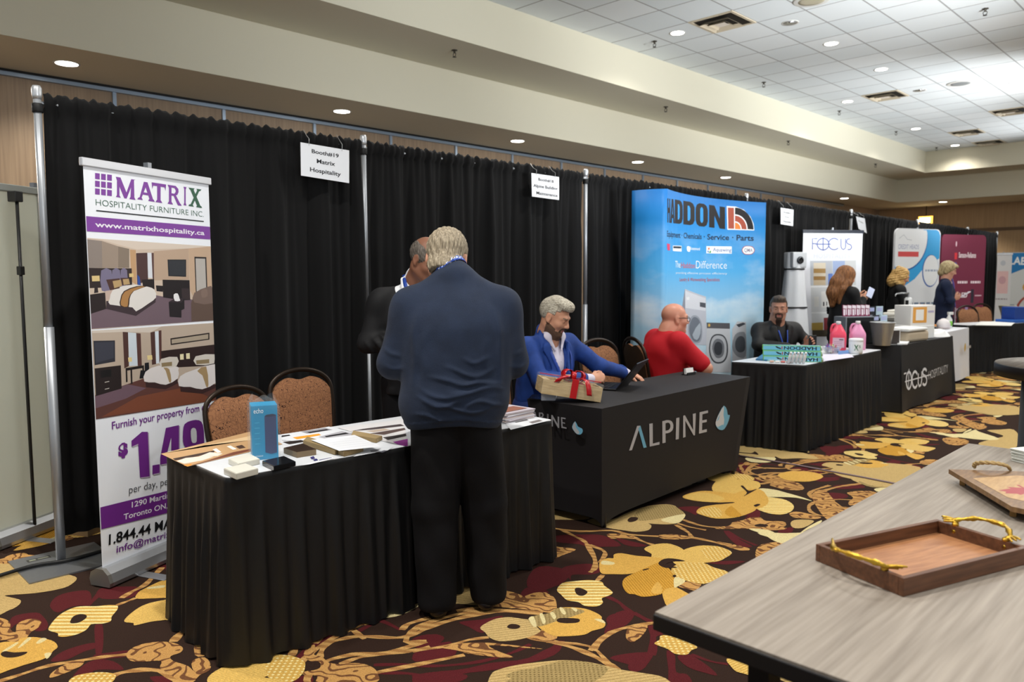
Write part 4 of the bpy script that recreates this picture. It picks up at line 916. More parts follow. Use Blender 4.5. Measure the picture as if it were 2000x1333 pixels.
K.poly('#d43a63',[(280,430),(300,434),(300,478),(284,474)]); K.poly('#f0f2f4',[(320,444),(378,446),(378,484),(320,480)]); K.poly('#22303c',[(323,448),(376,450),(376,464),(323,462)])
K.text('#eef6fa','Rosenmund',(436,472),(500,476),20,.01); K.poly('#f4f7f8',[(414,450),(434,452),(434,484),(416,480)],2)
K.poly('#eef4f6',[(544,448),(713,450),(713,498),(544,496)]); K.text('#2f55a0','Aquawing',(588,482),(710,486),24,.005)
K.poly('#d8743c',[(552,470),(562,455),(566,470)],2); K.poly('#3d9a52',[(560,492),(572,476),(574,492)],2); K.poly('#3d6cb8',[(550,478),(560,480),(556,494)],2)
K.poly('#a5324a',[(780,475),(795,450),(824,446),(853,452),(867,476),(852,500),(824,505),(795,500)],3); K.poly('#e8f0f4',[(784,475),(798,453),(824,449),(850,455),(863,476),(849,497),(824,501),(798,497)],3); K.text('#7a6f8e','QMA',(796,486),(852,488),24,.005)
K.text('#e8f4fa','The',(335,590),(370,592),44); K.text('#d0564c','Haddon',(374,593),(468,596),38); K.text('#f3f8fb','Difference',(474,596),(680,598),50,-.01)
K.text('#e6f1f7','providing effective process efficiency',(340,632),(682,637),14); K.text('#b45560','Laundry & Warewashing Specialists',(364,682),(632,682),24,.005)
# printed machines
K.poly('#bcc0cb',[(400,733),(540,785),(545,1110),(425,1100),(372,1090),(374,905)]); K.poly('#8d92a0',[(400,733),(402,850),(398,1100),(372,1090),(374,905)]); K.poly('#d5d8e0',[(403,745),(538,795),(538,880),(403,860)])
K.poly('#4b4f58',[(500,822),(538,828),(538,860),(500,852)]); K.poly('#e8eaee',[(410,790),(430,786),(430,806),(412,808)])
K.poly('#9aa0ac',[(420,1000),(430,940),(456,910),(490,920),(512,965),(516,1040),(500,1090),(460,1095),(430,1060)],3); K.poly('#6f7783',[(428,1000),(438,950),(460,922),(488,932),(505,970),(508,1036),(494,1080),(462,1084),(438,1050)],3); K.poly('#a9b3be',[(450,1040),(500,960),(504,1030),(480,1075)],2)
K.poly('#c3c6cc',[(545,960),(700,964),(710,1290),(540,1290)]); K.poly('#54545a',[(545,958),(700,962),(700,1000),(547,996)]); K.poly('#d8b25a',[(556,968),(568,968),(568,984),(556,984)],2)
K.poly('#3f4248',[(560,1130),(575,1060),(610,1035),(660,1045),(686,1100),(684,1180),(655,1225),(605,1230),(572,1195)],3); K.poly('#b5b8be',[(568,1130),(582,1066),(612,1044),(656,1054),(677,1102),(675,1176),(650,1215),(608,1220),(580,1190)],3)
K.poly('#70737a',[(582,1135),(592,1085),(618,1066),(650,1080),(663,1120),(658,1170),(636,1194),(606,1190)],3); K.poly('#383b42',[(594,1135),(602,1098),(622,1086),(644,1098),(650,1130),(644,1164),(626,1176),(604,1168)],3)
K.poly('#bfc2c8',[(716,1000),(750,950),(808,955),(812,1295),(716,1295)]); K.poly('#3c4047',[(742,972),(790,958),(806,968),(760,990)]); K.poly('#8a8e95',[(716,1100),(735,1040),(775,1020),(806,1040),(806,1180),(760,1190),(722,1150)],3); K.poly('#4d5158',[(735,1100),(748,1062),(776,1048),(800,1070),(800,1140),(768,1158),(742,1140)],3)
g = K.mb.build('printed_graphic',t); g.location = (-6.8,-4.1,0)

# ---- banners farther along
def far_banner(x, y, w, deg, h, label, m_panel, capcol=None):
    u = np.array([math.cos(math.radians(deg)), math.sin(math.radians(deg))]); o = np.array([x,y])-u*w/2
    return rollup(o, u, w, h, label, m_panel, capcol=capcol, foot=False)
t, F = far_banner(9.8,4.04,.84,-34,2.08,'white banner with thin blue lettering over a shelf photo', mat('#e8ebf2',.5), mat('#1c2230',.4))
F.zoom(1500,380,.25); BL='#4f62a6'
def stroke_text(F, items, w, c):
    for pts in items: F.line(c, pts, w)
def ring(cx,cy,rx,ry,a0=0,a1=360,n=28): return [(cx+rx*math.cos(math.radians(a0+(a1-a0)*k/n)), cy-ry*math.sin(math.radians(a0+(a1-a0)*k/n))) for k in range(n+1)]
stroke_text(F,[[(347,430),(347,346),(385,346)],[(347,385),(378,385)],ring(430,389,46,45),ring(516,388,44,44,45,315),[(570,346),(570,405),(575,422),(588,431),(602,422),(606,405),(606,346)],ring(632,368,18,21,60,270,14)+ring(632,411,20,21,90,-120,14),[(430,336),(430,440)],[(372,389),(490,389)]],.012,BL)
F.text('#ccd3e2','HOSPITALITY',(358,497),(645,501),34,-.015)
F.poly('#cfd2d4',[(328,520),(686,516),(690,1110),(345,1110)]); F.poly('#b9bec6',[(328,520),(500,520),(504,708),(332,712)]); F.poly('#5f7fc8',[(470,620),(505,618),(505,705),(470,705)]); F.poly('#9fb2d8',[(505,520),(600,520),(600,700),(508,705)])
for y0,y1,c in ((535,580,'#d8cdb8'),(580,615,'#a8854e'),(615,640,'#d8cdb8'),(640,670,'#a07c48'),(670,710,'#c9b79a')): F.poly(c,[(356,y0),(450,y0),(450,y1),(356,y1)])
F.poly('#eceef0',[(334,716),(690,710),(690,722),(335,728)]); F.poly('#eceef0',[(340,920),(690,915),(690,928),(340,932)])
F.poly('#dcdcd8',[(360,800),(395,798),(397,878),(362,880)]); F.poly('#e6e6e4',[(415,760),(480,755),(482,880),(417,884)]); F.poly('#2a2a2c',[(430,840),(440,840),(440,872),(430,872)]); F.poly('#2a2a2c',[(455,838),(462,838),(462,870),(455,870)])
F.poly('#b79a4c',[(340,1005),(430,1000),(430,1060),(342,1062)]); F.poly('#7a2a30',[(435,965),(490,962),(492,1085),(437,1090)]); F.poly('#4a4234',[(345,1062),(690,1055),(690,1110),(347,1112)])
fin(F,'printed_graphic',t)
t = thing('covered_stand','tall tapering white cloth cover with two black straps beside the white banner','covered stand',(8.95,4.14,0),-.5)
C = mb(mat('#e3e6ea',.7)); rows=[]
for z,wd,dp in ((0,.26,.20),(.5,.225,.18),(1.0,.165,.15),(1.4,.125,.12),(1.62,.105,.10),(1.78,.10,.09)):
    rows.append([(wd*math.cos(a)*(1+.05*math.sin(6*a)), dp*math.sin(a)*(1+.05*math.sin(6*a)), z) for a in np.linspace(0,2*PI,37)])
C.grid(rows,flip=False).build('cloth_cover',t)
mb(mat('#c9cccf',.4,.3)).box((-.095,-.1,1.60),(.095,.08,1.785),bev=.01).build('top_plate',t)
h_ = mb(mat('#55585c',.3,.7)); h_.lathe([(.04,0),(.045,.012),(.03,.02)],c=(0,0,0),n=20,M=Matrix.Translation((.0,-.1,1.69))@Matrix.Rotation(PI/2,4,'X')); h_.use(DARK).lathe([(.001,.021),(.028,.021)],n=20,M=Matrix.Translation((.0,-.1,1.69))@Matrix.Rotation(PI/2,4,'X')); h_.build('round_fitting',t)
for z,wd,dp in ((1.585,.112,.107),(1.13,.155,.145)): mb(DARK).tube([(wd*math.cos(a),dp*math.sin(a),z) for a in np.linspace(0,2*PI,24)[:-1]],.010,6,closed=True).build('strap',t)

def rounded(w,h,r,z0): 
    P=[]
    for cx,cy,a0 in ((w-r,z0+r,-90),(w-r,h-r,0),(r,h-r,90),(r,z0+r,180)):
        for k in range(7): a=math.radians(a0+15*k); P.append((cx+r*math.cos(a),cy+r*math.sin(a)))
    return P
def tension(x,y,w,deg,h,label,colr):
    rz=math.radians(deg); t=thing('banner_stand',label,'banner stand',(x-math.cos(rz)*w/2,y-math.sin(rz)*w/2,0),rz)
    b_=mb(colr); b_.prism(rounded(w,h,.09,.03),-.03,.0,Matrix(((1,0,0,0),(0,0,-1,0),(0,1,0,0),(0,0,0,1)))); b_.build('fabric_panel',t)
    mb(STEEL).box((w*.2,-.15,0),(w*.8,.22,.012)).build('foot',t)
    F=Flat((x-math.cos(rz)*w/2,y-math.sin(rz)*w/2,0),(math.cos(rz),math.sin(rz),0),(0,0,1)); F.o=F.o+F.n*.0012
    return t,F
t,F=tension(13.2,4.1,1.0,-22,2.24,'white banner with bright blue curves and round logos',mat('#dfe1e4',.5))
w,h=1.0,2.24; SB='#2f9fdc'
def inside(P,w,h): return [(min(max(p[0],.01),w-.01),min(max(p[1],.04),h-.01)) for p in P]
F.poly_uv(SB,inside([(.0,.85),(.02,1.1),(.25,1.35),(.55,1.5),(.85,1.68),(.99,1.74),(.99,2.14),(.96,2.2),(.9,2.23),(.62,2.23),(.0,1.9)],w,h))
F.poly_uv('#dfe1e4',inside([(.0,.75),(.14,1.05),(.35,1.36),(.62,1.6),(.99,1.78),(.99,.6),(.5,.3)],w,h))
P=[(.2+.50*math.cos(a),2.1+.5*math.sin(a)) for a in np.linspace(0,2*PI,40)]; F.poly_uv('#2458a0',[(min(max(p[0]+.01,.012),.985),min(p[1]-.02,2.15)) for p in P]); F.poly_uv('#e4e6e8',inside([(p[0],min(p[1],2.22-.0*p[0])) for p in P],.9,h))
F.ell_uv('#3a62a6',.80,1.58,.19,.26); F.ell_uv('#e4e6e8',.81,1.585,.175,.245)
F.text_uv('#8c93b4','CREDIT HEADS',.07,1.92,.07,.45); F.rect_uv('#cf4a4a',.07,1.80,.52,1.88); F.bars_uv('#9aa5b8',.68,1.57,.05,.28); F.line_uv('#b8bcc4',[(.08,2.08),(.18,2.14),(.26,2.07),(.36,2.06)],.01)
for z in (1.05,.82,.62): F.bars_uv('#6f8096',.36,z,.05,.54); F.bars_uv('#a7b0bc',.36,z-.08,.035,.3)
fin(F,'printed_graphic',t)
t,F=tension(15.95,4.17,1.08,-26,2.25,'maroon banner with white text and rounded top corners',mat('#70263f',.55))
F.text_uv('#e8d9de','Samson-Reliance',.42,1.83,.10,.42,.02); F.rect_uv('#d0343c',.32,1.80,.38,1.92); F.ell_uv('#5d5f96',.35,1.70,.04,.05); F.ell_uv('#d8b8c4',.35,2.08,.015,.05)
for a in (.06,.42,.74): F.bars_uv('#e6d3da',a,1.36,.07,.24)
F.bars_uv('#e6c7cf',.12,1.26,.06,.14); F.rect_uv('#e0a13c',.42,1.10,.45,1.2); F.text_uv('#f0e6ea','LED',.47,1.1,.09,.2,.02); F.rect_uv('#c9a7c0',.42,.72,.50,.9); F.ell_uv('#e7dbe4',.56,.8,.05,.09); F.rect_uv('#9c86ad',.63,.72,.70,.92)
F.rect_uv('#2c2432',.76,1.0,.83,1.25); F.rect_uv('#4fb3b8',.75,.60,.82,.86); F.bars_uv('#d8b9c4',.86,1.12,.04,.16)
for k in range(4): F.bars_uv('#d8b9c4',.85,.82-.06*k,.035,.17)
for k in range(3): F.rect_uv('#d9c3cd',.40+.1*k,.50,.48+.1*k,.58)
fin(F,'printed_graphic',t)
# far booth across the end of the hall
t=thing('display_wall','far display wall with a white LAB heading and orange oval, at the right edge','display wall',(22.0,4.3,0),0)
mb(mat('#d3d6d6',.6)).box((0,-3.0,0),(.06,.75,2.06)).build('printed_panel',t)
F=Flat((22.0-.0012,5.05,0),(0,-1,0),(0,0,1))
F.rect_uv('#2079b8',0,1.66,3.7,2.05); F.poly_uv('#2079b8',[(0,1.66),(0,1.2),(.1,1.25),(.25,1.5),(.6,1.66)]); F.text('#eef3f6','ECOLAB',(1932,516),(2004,518),15,.03)
F.ell_uv('#d8a04a',1.05,1.22,.45,.22); F.bars_uv('#f2e6c8',.85,1.1,.12,.42); F.line_uv('#a8483a',ring(.86,.62,.36,.42),.05); F.rect_uv('#c8574a',.7,.5,1.1,.72); F.rect_uv('#8d99a6',.2,.4,.45,.8)
fin(F,'printed_graphic',t)
t=thing('drape','black drape hung high behind the LAB display wall','drape',(22.4,3.6,0)); rows=[[(.02*math.sin(y*40),y,z) for y in np.linspace(-3,.62,120)] for z in (.05,2.5)]
mb(DRAPE).grid(rows).build('cloth',t,solid=.01)
mb(POLE).tube([(0,.66,0),(0,.66,2.5)],.02,8).build('end_pole',t)
t,F=rollup((20.05,4.62),(.25,-.97),.34,2.0,'narrow white banner with a pink panel before the LAB display wall',mat('#d6d4d4',.5),foot=False)
F.rect_uv('#dfb6b4',.07,1.1,.28,1.6); F.ell_uv('#c99ba0',.17,1.4,.07,.09); F.ell_uv('#b9bdc4',.17,1.78,.05,.06); F.bars_uv('#9a8f92',.06,.96,.05,.22); fin(F,'printed_graphic',t)

# ================================================================== tables
WHITE_TOP = mat('#d5d8dc',.35); 
def skirted(name, label, corners, zt, seed, top=True, lift=.008, hpin=.035, wave=.075, amp=.016, flare=.03):
    """skirted folding table; corners counter-clockwise seen from above"""
    c = np.array(corners,float); ctr = c.mean(0); t = thing(name,label,'table',(ctr[0],ctr[1],0)); rs = random.Random(seed)
    P = []; r = .03
    for i in range(4):
        a,b_,d = c[i-1],c[i],c[(i+1)%4]; u = (a-b_)/np.linalg.norm(a-b_); v = (d-b_)/np.linalg.norm(d-b_)
        P += [p for p in bezier(b_+u*r, b_, b_+v*r, 6)]
    path = []; 
    for i in range(len(P)):
        a,b_ = P[i],P[(i+1)%len(P)]; L = np.linalg.norm(b_-a); n = max(1,int(L/.0115))
        for k in range(n): path.append(a+(b_-a)*k/n)
    path = np.array(path); N = len(path); nxt = np.roll(path,-1,0); prv = np.roll(path,1,0)
    tg = nxt-prv; tg /= np.linalg.norm(tg,axis=1)[:,None]; nr = np.stack([tg[:,1],-tg[:,0]],1)
    s = np.concatenate([[0],np.cumsum(np.linalg.norm(nxt-path,axis=1))])[:N]
    ph = [rs.uniform(0,6.28) for _ in range(5)]
    zs = [zt, zt-.004, zt-.02, zt-hpin, zt-hpin-.03, zt-.14, zt-.25,.40,.30,.20,.1,lift]
    rows = []
    for zi,z in enumerate(zs):
        f = max(0,(zt-hpin-z)/(zt-hpin)); k = min(1, f*2.2)
        w = 2*PI/wave
        q = s+.012*np.sin(s*5.1+ph[0])+.02*np.sin(s*2.3+ph[1])
        off = amp*(np.sin(w*q+ph[2]+f*.5)*.6+np.sin(w*.47*q+ph[3]-f)*.55*f*1.6+np.sin(w*1.9*q+ph[4])*.18)*k + flare*f + (.004 if zi>1 else 0)
        if hpin > 0 and zi in (1,2,3): off = off*0+.004
        zz = z + (.004*np.sin(w*.47*q) if zi==len(zs)-1 else 0)
        rows.append([(path[i,0]+nr[i,0]*off[i]-ctr[0], path[i,1]+nr[i,1]*off[i]-ctr[1], (zz[i] if hasattr(zz,'__len__') else zz)) for i in list(range(N))+[0]])
    bk_ = c[3]-c[2]; bl_ = np.linalg.norm(bk_); bk_ = bk_/bl_      # the skirt leaves the seated side open
    al_ = (path-c[2])@bk_; pe_ = np.abs((path-c[2])@np.array([-bk_[1],bk_[0]])); open_ = set(np.nonzero((al_>.12)&(al_<bl_-.12)&(pe_<.02))[0].tolist())
    mb(SATIN).grid(rows,flip=True,skip=open_).build('skirt',t)
    poly = [(p[0]-ctr[0],p[1]-ctr[1]) for p in P]
    if top: mb(WHITE_TOP).prism(poly,zt-.03,zt+.002).build('table_top',t)
    return t
skirted('skirted_table','long table with white top and black pleated skirt in front of the purple banner',[(1.27,2.78),(3.01,2.69),(3.03,3.34),(1.28,3.40)],.745,3)
skirted('skirted_table','white-topped black-skirted table holding the pink jugs and blue boxes',[(6.37,2.83),(8.25,2.87),(8.22,3.47),(6.20,3.43)],.745,4)
t6a=gz(1888,641,.745); 
skirted('skirted_table','farthest black-skirted table set crosswise at the right edge',[(13.22,3.36),(14.75,2.8),(14.93,3.25),(13.38,3.80)],.745,5)

# ---- stretch cover table with printed lettering
COVER = mat('#181517',.75,bump=(900,.12)); 
t = thing('covered_table','table under a stretched dark cover with large white letters and a water drop','table',(4.42,3.03,0))
T = np.array([(3.48,2.735),(5.39,2.815),(5.36,3.36),(3.45,3.30)]); ctr = np.array([4.42,3.03]); zt=.742
ins = (np.array([(.085,.06),(-.075,.06),(-.075,-.05),(.085,-.05)]))
B = T+ins
rows=[]; NS=28
for zi in range(16):
    f = zi/15; row=[]
    for i in range(4):
        a,b_ = T[i],T[(i+1)%4]; a2,b2 = B[i],B[(i+1)%4]
        for k in range(NS):
            s_ = k/NS; hem = .042*(1-abs(2*s_-1)**9)+.012
            g_ = f; p = (a*(1-s_)+b_*s_)*(1-g_)+(a2*(1-s_)+b2*s_)*g_
            nn = np.array([-(b_-a)[1],(b_-a)[0]]); nn/=np.linalg.norm(nn)
            belly = (.018 if i in (1,3) else .0)*math.sin(PI*s_)*math.sin(PI*min(1,f))
            p = p+nn*belly
            row.append((p[0]-ctr[0],p[1]-ctr[1],zt*(1-f)+hem*f))
    row.append(row[0]); rows.append(row)
cv = mb(COVER).grid(rows,flip=True,skip=set(range(2*NS+2,3*NS-2)))
cv.prism([(p[0]-ctr[0],p[1]-ctr[1]) for p in T],zt-.002,zt+.001); cv.build('stretch_cover',t)
lg = mb(mat('#3a3a3e',.4,.5))
for p in (B*.96+ctr*.04): lg.tube([(p[0]-ctr[0],p[1]-ctr[1],.0),(p[0]-ctr[0],p[1]-ctr[1],.5)],.013,8)
lg.build('legs',t)
for k in range(9):
    x=3.7+k*.19; mb(mat('#141416',.7)).box((x-ctr[0],2.93-ctr[1]+.02*math.sin(k*2),.0),(x+.12-ctr[0],3.0-ctr[1],.06+.03*math.sin(k*3.1)**2),bev=.012).build('stored_bag',t)
fo = np.array([T[0][0],T[0][1],zt]); fu = np.array([*(T[1]-T[0]),0]); fb = np.array([*((B[0]+B[1])/2),0.0]); ft=np.array([*((T[0]+T[1])/2),zt])
F = Flat(fo, fu, ft-fb); F.n = np.cross(F.u,F.v); F.n/=np.linalg.norm(F.n); F.lift=.0015
F.zoom(1020,700,.24757); LT='#bdbcc0'; LB='#74b6d4'
def st(F,c,pts,w): F.line(c,pts,w)
F.poly(LT,[(840,726),(862,722),(928,528),(904,530)]); F.poly(LB,[(913,552),(930,526),(978,698),(954,704)])
F.poly(LT,[(1000,512),(1027,507),(1027,668),(1080,653),(1080,674),(1002,692)])
F.poly(LT,[(1103,490),(1128,484),(1128,658),(1103,664)]); F.poly(LT,[(1120,486),(1150,480),(1178,490),(1190,522),(1184,556),(1160,578),(1124,586),(1124,566),(1150,560),(1164,542),(1166,520),(1158,504),(1146,500),(1120,506)],2)
F.poly(LT,[(1213,463),(1238,458),(1232,628),(1208,634)])
F.poly(LT,[(1268,444),(1282,440),(1346,556),(1344,428),(1368,422),(1360,596),(1350,598),(1284,482),(1286,610),(1266,618)])
F.poly(LT,[(1398,414),(1464,398),(1464,418),(1420,430),(1418,478),(1454,470),(1454,490),(1418,498),(1416,556),(1454,546),(1454,568),(1392,584)])
F.poly(LB,[(1590,358),(1614,392),(1620,430),(1636,432),(1632,458),(1618,500),(1592,544),(1566,552),(1540,540),(1524,508),(1530,470),(1556,410)],2)
F.poly('#d3d6da',[(1590,362),(1586,430),(1592,470),(1584,520),(1566,542),(1546,536),(1524,508),(1530,470),(1556,416)],2)
F.poly(LB,[(1530,486),(1548,470),(1560,430),(1544,455)]); F.poly(LB,[(1540,528),(1580,508),(1596,530),(1566,552)])
g = F.build('lettering',None); g.parent=t; g.location=(-ctr[0],-ctr[1],0)
# left end lettering
fu2 = np.array([*(T[0]-T[3]),0]); ft2=np.array([*((T[0]+T[3])/2),zt]); fb2=np.array([*((B[0]+B[3])/2),0.0])
F = Flat(np.array([*T[3],zt]), fu2, ft2-fb2); F.n = np.cross(F.u,F.v); F.n/=np.linalg.norm(F.n); F.o=F.o+F.n*.02
F.zoom(1020,700,.24757)
F.poly('#8d8c90',[(70,480),(84,440),(96,424),(104,426),(126,500),(118,502),(98,440),(80,484)])
F.poly('#8d8c90',[(132,428),(142,430),(142,510),(132,508)]); F.poly('#8d8c90',[(142,430),(160,430),(170,446),(164,466),(142,470),(142,462),(158,458),(160,446),(152,438),(142,438)])
F.poly('#8d8c90',[(196,440),(208,442),(208,540),(196,538)])
F.poly('#98979b',[(230,448),(240,450),(280,520),(280,460),(292,464),(292,552),(282,550),(242,478),(242,540),(230,538)])
F.poly('#98979b',[(306,466),(342,472),(342,482),(316,478),(318,506),(338,510),(338,518),(318,514),(320,540),(350,548),(350,558),(310,550)])
F.poly(LB,[(418,498),(440,540),(472,556),(478,580),(462,602),(432,600),(404,568),(394,540)],2); F.poly('#b9bcc0',[(418,500),(424,545),(452,585),(440,600),(420,588),(396,545)],2)
g = F.build('side_lettering',None); g.parent=t; g.location=(-ctr[0],-ctr[1],0)

# ---- black throw with white lettering, white cloth table beyond it
THROW = mat('#17181b',.6,bump=(300,.1)); 
def draped(name,label,c,zt,mt,seed,hem=.02,fl_=.05):
    c=np.array(c,float); ctr=c.mean(0); t=thing(name,label,'table',(ctr[0],ctr[1],0)); rs=random.Random(seed); rows=[]; NS=60
    for zi,f in enumerate((0,.02,.08,.2,.4,.6,.8,.9,1)):
        row=[]
        for i in range(4):
            a,b_=c[i],c[(i+1)%4]; nn=np.array([(b_-a)[1],-(b_-a)[0]]); nn/=np.linalg.norm(nn); pa=c[i-1]; na=np.array([(a-pa)[1],-(a-pa)[0]]); na/=np.linalg.norm(na)
            nx=c[(i+2)%4]; nb=np.array([(nx-b_)[1],-(nx-b_)[0]]); nb/=np.linalg.norm(nb)
            for k in range(NS):
                s_=k/NS; p=a*(1-s_)+b_*s_; e=max(0,1-s_*9); e2=max(0,1-(1-s_)*9)
                off=nn*(fl_*f*(.35+.3*math.sin(s_*11+seed)*f)+.004)+ (na*e+nb*e2)*fl_*f*1.1
                row.append((p[0]+off[0]-ctr[0],p[1]+off[1]-ctr[1],zt*(1-f)+hem*f+(.004 if f==0 else 0)))
        row.append(row[0]); rows.append(row)
    b_=mb(mt).grid(rows,flip=True); b_.prism([(p[0]-ctr[0],p[1]-ctr[1]) for p in c],zt-.004,zt+.004); b_.build('cloth',t); return t,c,ctr
t,c,ctr=draped('draped_table','table under a plain black throw with a white script logo',[(8.92,2.90),(10.78,2.90),(10.80,3.52),(8.70,3.50)],.742,THROW,2,.015)
F=Flat((8.92,2.90,.742),(1,0,0),(0,.02,1)); F.n=np.array([0,-1,.03]); F.o=np.array([8.92,2.84,.742])
F.zoom(1640,580,.15); W='#d9dadd'
for P,w_ in (([(840,1005),(870,995)],.016),(ring(905,1090,34,110),.028),([(905,940),(900,1200)],.016),([(855,1108),(1190,1015)],.014),(ring(985,1080,38,105,40,320),.030),([(1028,1000),(1026,1120),(1040,1165),(1062,1150),(1072,1090),(1074,970)],.030),(ring(1110,985,26,45,20,270,12)+ring(1108,1090,30,60,90,-140,12),.030)): F.line(W,P,w_)
F.text('#c9cacd','HOSPITALITY',(1160,1078),(1412,980),105,-.01)
g=F.build('lettering',None); g.parent=t; g.location=(-ctr[0],-ctr[1],0)
t,c,ctr=draped('draped_table','table under a white cloth between the black throw and the far black skirt',[(10.95,3.12),(12.66,3.20),(12.66,3.44),(10.95,3.40)],.742,mat('#d9dbe2',.6),6,.03,.03)
F=Flat((10.95,3.10,.742),(1,.045,0),(0,0,1)); F.ell_uv('#c9a54a',1.26,-.25,.05,.06); F.bars_uv('#c9c6c4',1.36,-.28,.06,.25)
g=F.build('lettering',None); g.parent=t; g.location=(-ctr[0],-ctr[1]-.035,0)

# ---- grey laminate table in the foreground
m, nt, b, tc, sx = newmat('grey_laminate', .55, .3)
f = noise(nt, tc.outputs['Object'], 2.2, 9, (1.2,30,1)); f2 = noise(nt, tc.outputs['Object'], 2.0, 3, (.6,5,1))
mr = nt.nodes.new('ShaderNodeMapRange'); mr.inputs[1].default_value=.34; mr.inputs[2].default_value=.66; nt.links.new(mathn(nt,'ADD',mathn(nt,'MULTIPLY',f,.65),mathn(nt,'MULTIPLY',f2,.35)), mr.inputs[0])
nt.links.new(mixc(nt, mr.outputs[0], '#7e7469', '#a0968a'), b.inputs['Base Color']); LAM = m
EDGE = mat('#120f10',.5)
t = thing('laminate_table','long grey woodgrain table with a thick black edge in the foreground','table',(2.64,.57,0))
mb(LAM).box((-1.226,-.386,.744),(1.226,.386,.75)).build('table_top',t)
mb(EDGE).box((-1.23,-.39,.708),(1.23,.39,.7445),bev=.003).build('edge_band',t)
for x in (-1.02,1.0):
    l=mb(mat('#0e0e10',.45,.3)); l.box((x-.03,-.30,.02),(x+.03,-.25,.708)).box((x-.03,.20,.02),(x+.03,.25,.708)).box((x-.03,-.30,.66),(x+.03,.25,.708)).box((x-.035,-.34,0),(x+.035,.30,.03)); lo_=l.build('leg',t); mb(mat('#2a2a2c',.5)).box((x-.02,-.36,0),(x+.02,-.33,.02)).build('foot_pad',lo_)
# ---- tall round table at the right edge
t = thing('round_table','tall round grey-topped table with a black edge at the right of the picture','table',(4.56,.60,0))
R=.42; mb(LAM).lathe([(.001,1.0701),(R-.004,1.07)],n=64).build('table_top',t); mb(EDGE).lathe([(R-.03,1.005),(R,1.01),(R,1.065),(R-.003,1.0698)],n=64).build('edge_band',t)
p=mb(mat('#141214',.55)); p.lathe([(.36,0),(.36,.03),(.31,.05),(.30,1.006)],n=40); p.build('pedestal',t)

# ================================================================== banquet chairs
m, nt, b, tc, sx = newmat('chair_fabric', .85, .2)
vo = nt.nodes.new('ShaderNodeTexNoise'); vo.inputs['Scale'].default_value=52; vo.inputs['Detail'].default_value=0; nt.links.new(tc.outputs['Object'], vo.inputs['Vector'])
sq = mathn(nt,'LESS_THAN', mathn(nt,'ABSOLUTE', mathn(nt,'SUBTRACT', vo.outputs[0], .58)), .018)
sq2 = mathn(nt,'LESS_THAN', mathn(nt,'ABSOLUTE', mathn(nt,'SUBTRACT', vo.outputs[0], .42)), .018)
nt.links.new(mixc(nt, mathn(nt,'MAXIMUM',sq,sq2), '#936647', '#38221a'), b.inputs['Base Color'])
bump(nt, b, noise(nt, tc.outputs['Object'], 500, 2), .2, .002); CHAIRF = m
BRONZE = mat('#2e241c',.35,.55,bump=(200,.05)); CBACK = mat('#3a2c20',.5)
def make_chair(label):
    t = thing('banquet_chair',label,'chair',(0,0,0),0,'banquet chairs')
    H=.955; hw=.205
    def out(sc,dz,n=14):
        P=[]
        for k in range(n+1):
            a=PI*k/n; P.append((hw*sc*math.cos(a)*(1 if True else 1), H-.15+dz+.15*math.sin(a)**.8 if 0<k<n else H-.15+dz))
        return P
    # frame arch: from rear legs up over the crown; leans back slightly (y grows with z)
    yb=lambda z:.20+.10*(max(0,z-.45)/.5)
    arch=[(hw*.86,.19,.40),(hw*.93,yb(.55),.55),(hw*1.0,yb(.7),.7)]+[(x,yb(z),z) for x,z in out(1.0,0)]+[(-hw*1.0,yb(.7),.7),(-hw*.93,yb(.55),.55),(-hw*.86,.19,.40)]
    mb(BRONZE).tube(smooth_line(arch,3),.0155,8,flat=((0,1,0),.8)).build('back_frame',t)
    # padded back with a scooped top edge
    def pad(y0,thick,mt,name,sc):
        prof=[]
        for k in range(25):
            x=-1+2*k/24; top=H-.155+.132*math.sqrt(max(0,1-x*x*.93))-.030*math.exp(-(x/.30)**2)-.010
            prof.append((x*hw*.93*sc,top))
        rows=[]
        for j in range(9):
            s_=j/8; row=[]
            for x,tz in prof:
                z=.50+(tz-.50)*s_; xx=x*(.90+.10*min(1,(z-.5)/.25)); bul=thick*(1-(abs(x)/(hw*.95))**4)*(1-(2*s_-1)**6)
                row.append((xx,yb(z)+y0-bul,z))
            rows.append(row)
        return rows
    f=pad(-.012,.030,CHAIRF,'x',1.0); bk=pad(.012,-.006,CBACK,'x',1.0)
    p=mb(CHAIRF).grid(f,flip=False); 
    nrow=len(f)
    ring_f=[f[0][i] for i in range(25)]+[f[j][24] for j in range(1,9)]+[f[8][i] for i in range(23,-1,-1)]+[f[j][0] for j in range(7,0,-1)]
    ring_b=[bk[0][i] for i in range(25)]+[bk[j][24] for j in range(1,9)]+[bk[8][i] for i in range(23,-1,-1)]+[bk[j][0] for j in range(7,0,-1)]
    p.grid([ring_b+[ring_b[0]],ring_f+[ring_f[0]]]); p.build('backrest',t)
    mb(CBACK).grid(bk,flip=True).build('back_panel',t)
    s_=mb(CHAIRF); s_.box((-.205,-.23,.42),(.205,.205,.49),bev=.03); s_.build('seat',t)
    mb(BRONZE).box((-.2,-.22,.395),(.2,.2,.42),bev=.006).build('seat_frame',t)
    for x in (-1,1):
        lg_=mb(BRONZE).tube([(x*.18,-.2,.40),(x*.19,-.22,.012)],[.014,.011],8).build('leg',t); mb(DARK).tube([(x*.19,-.22,.012),(x*.19,-.22,0)],.013,8).build('glide',lg_)
        lg_=mb(BRONZE).tube([(x*.176,.19,.40),(x*.19,.27,.012)],[.014,.011],8).build('leg',t); mb(DARK).tube([(x*.19,.27,.012),(x*.19,.27,0)],.013,8).build('glide',lg_)
    return t
chair0 = make_chair('brown patterned banquet chair behind the blue speaker box on the white table')
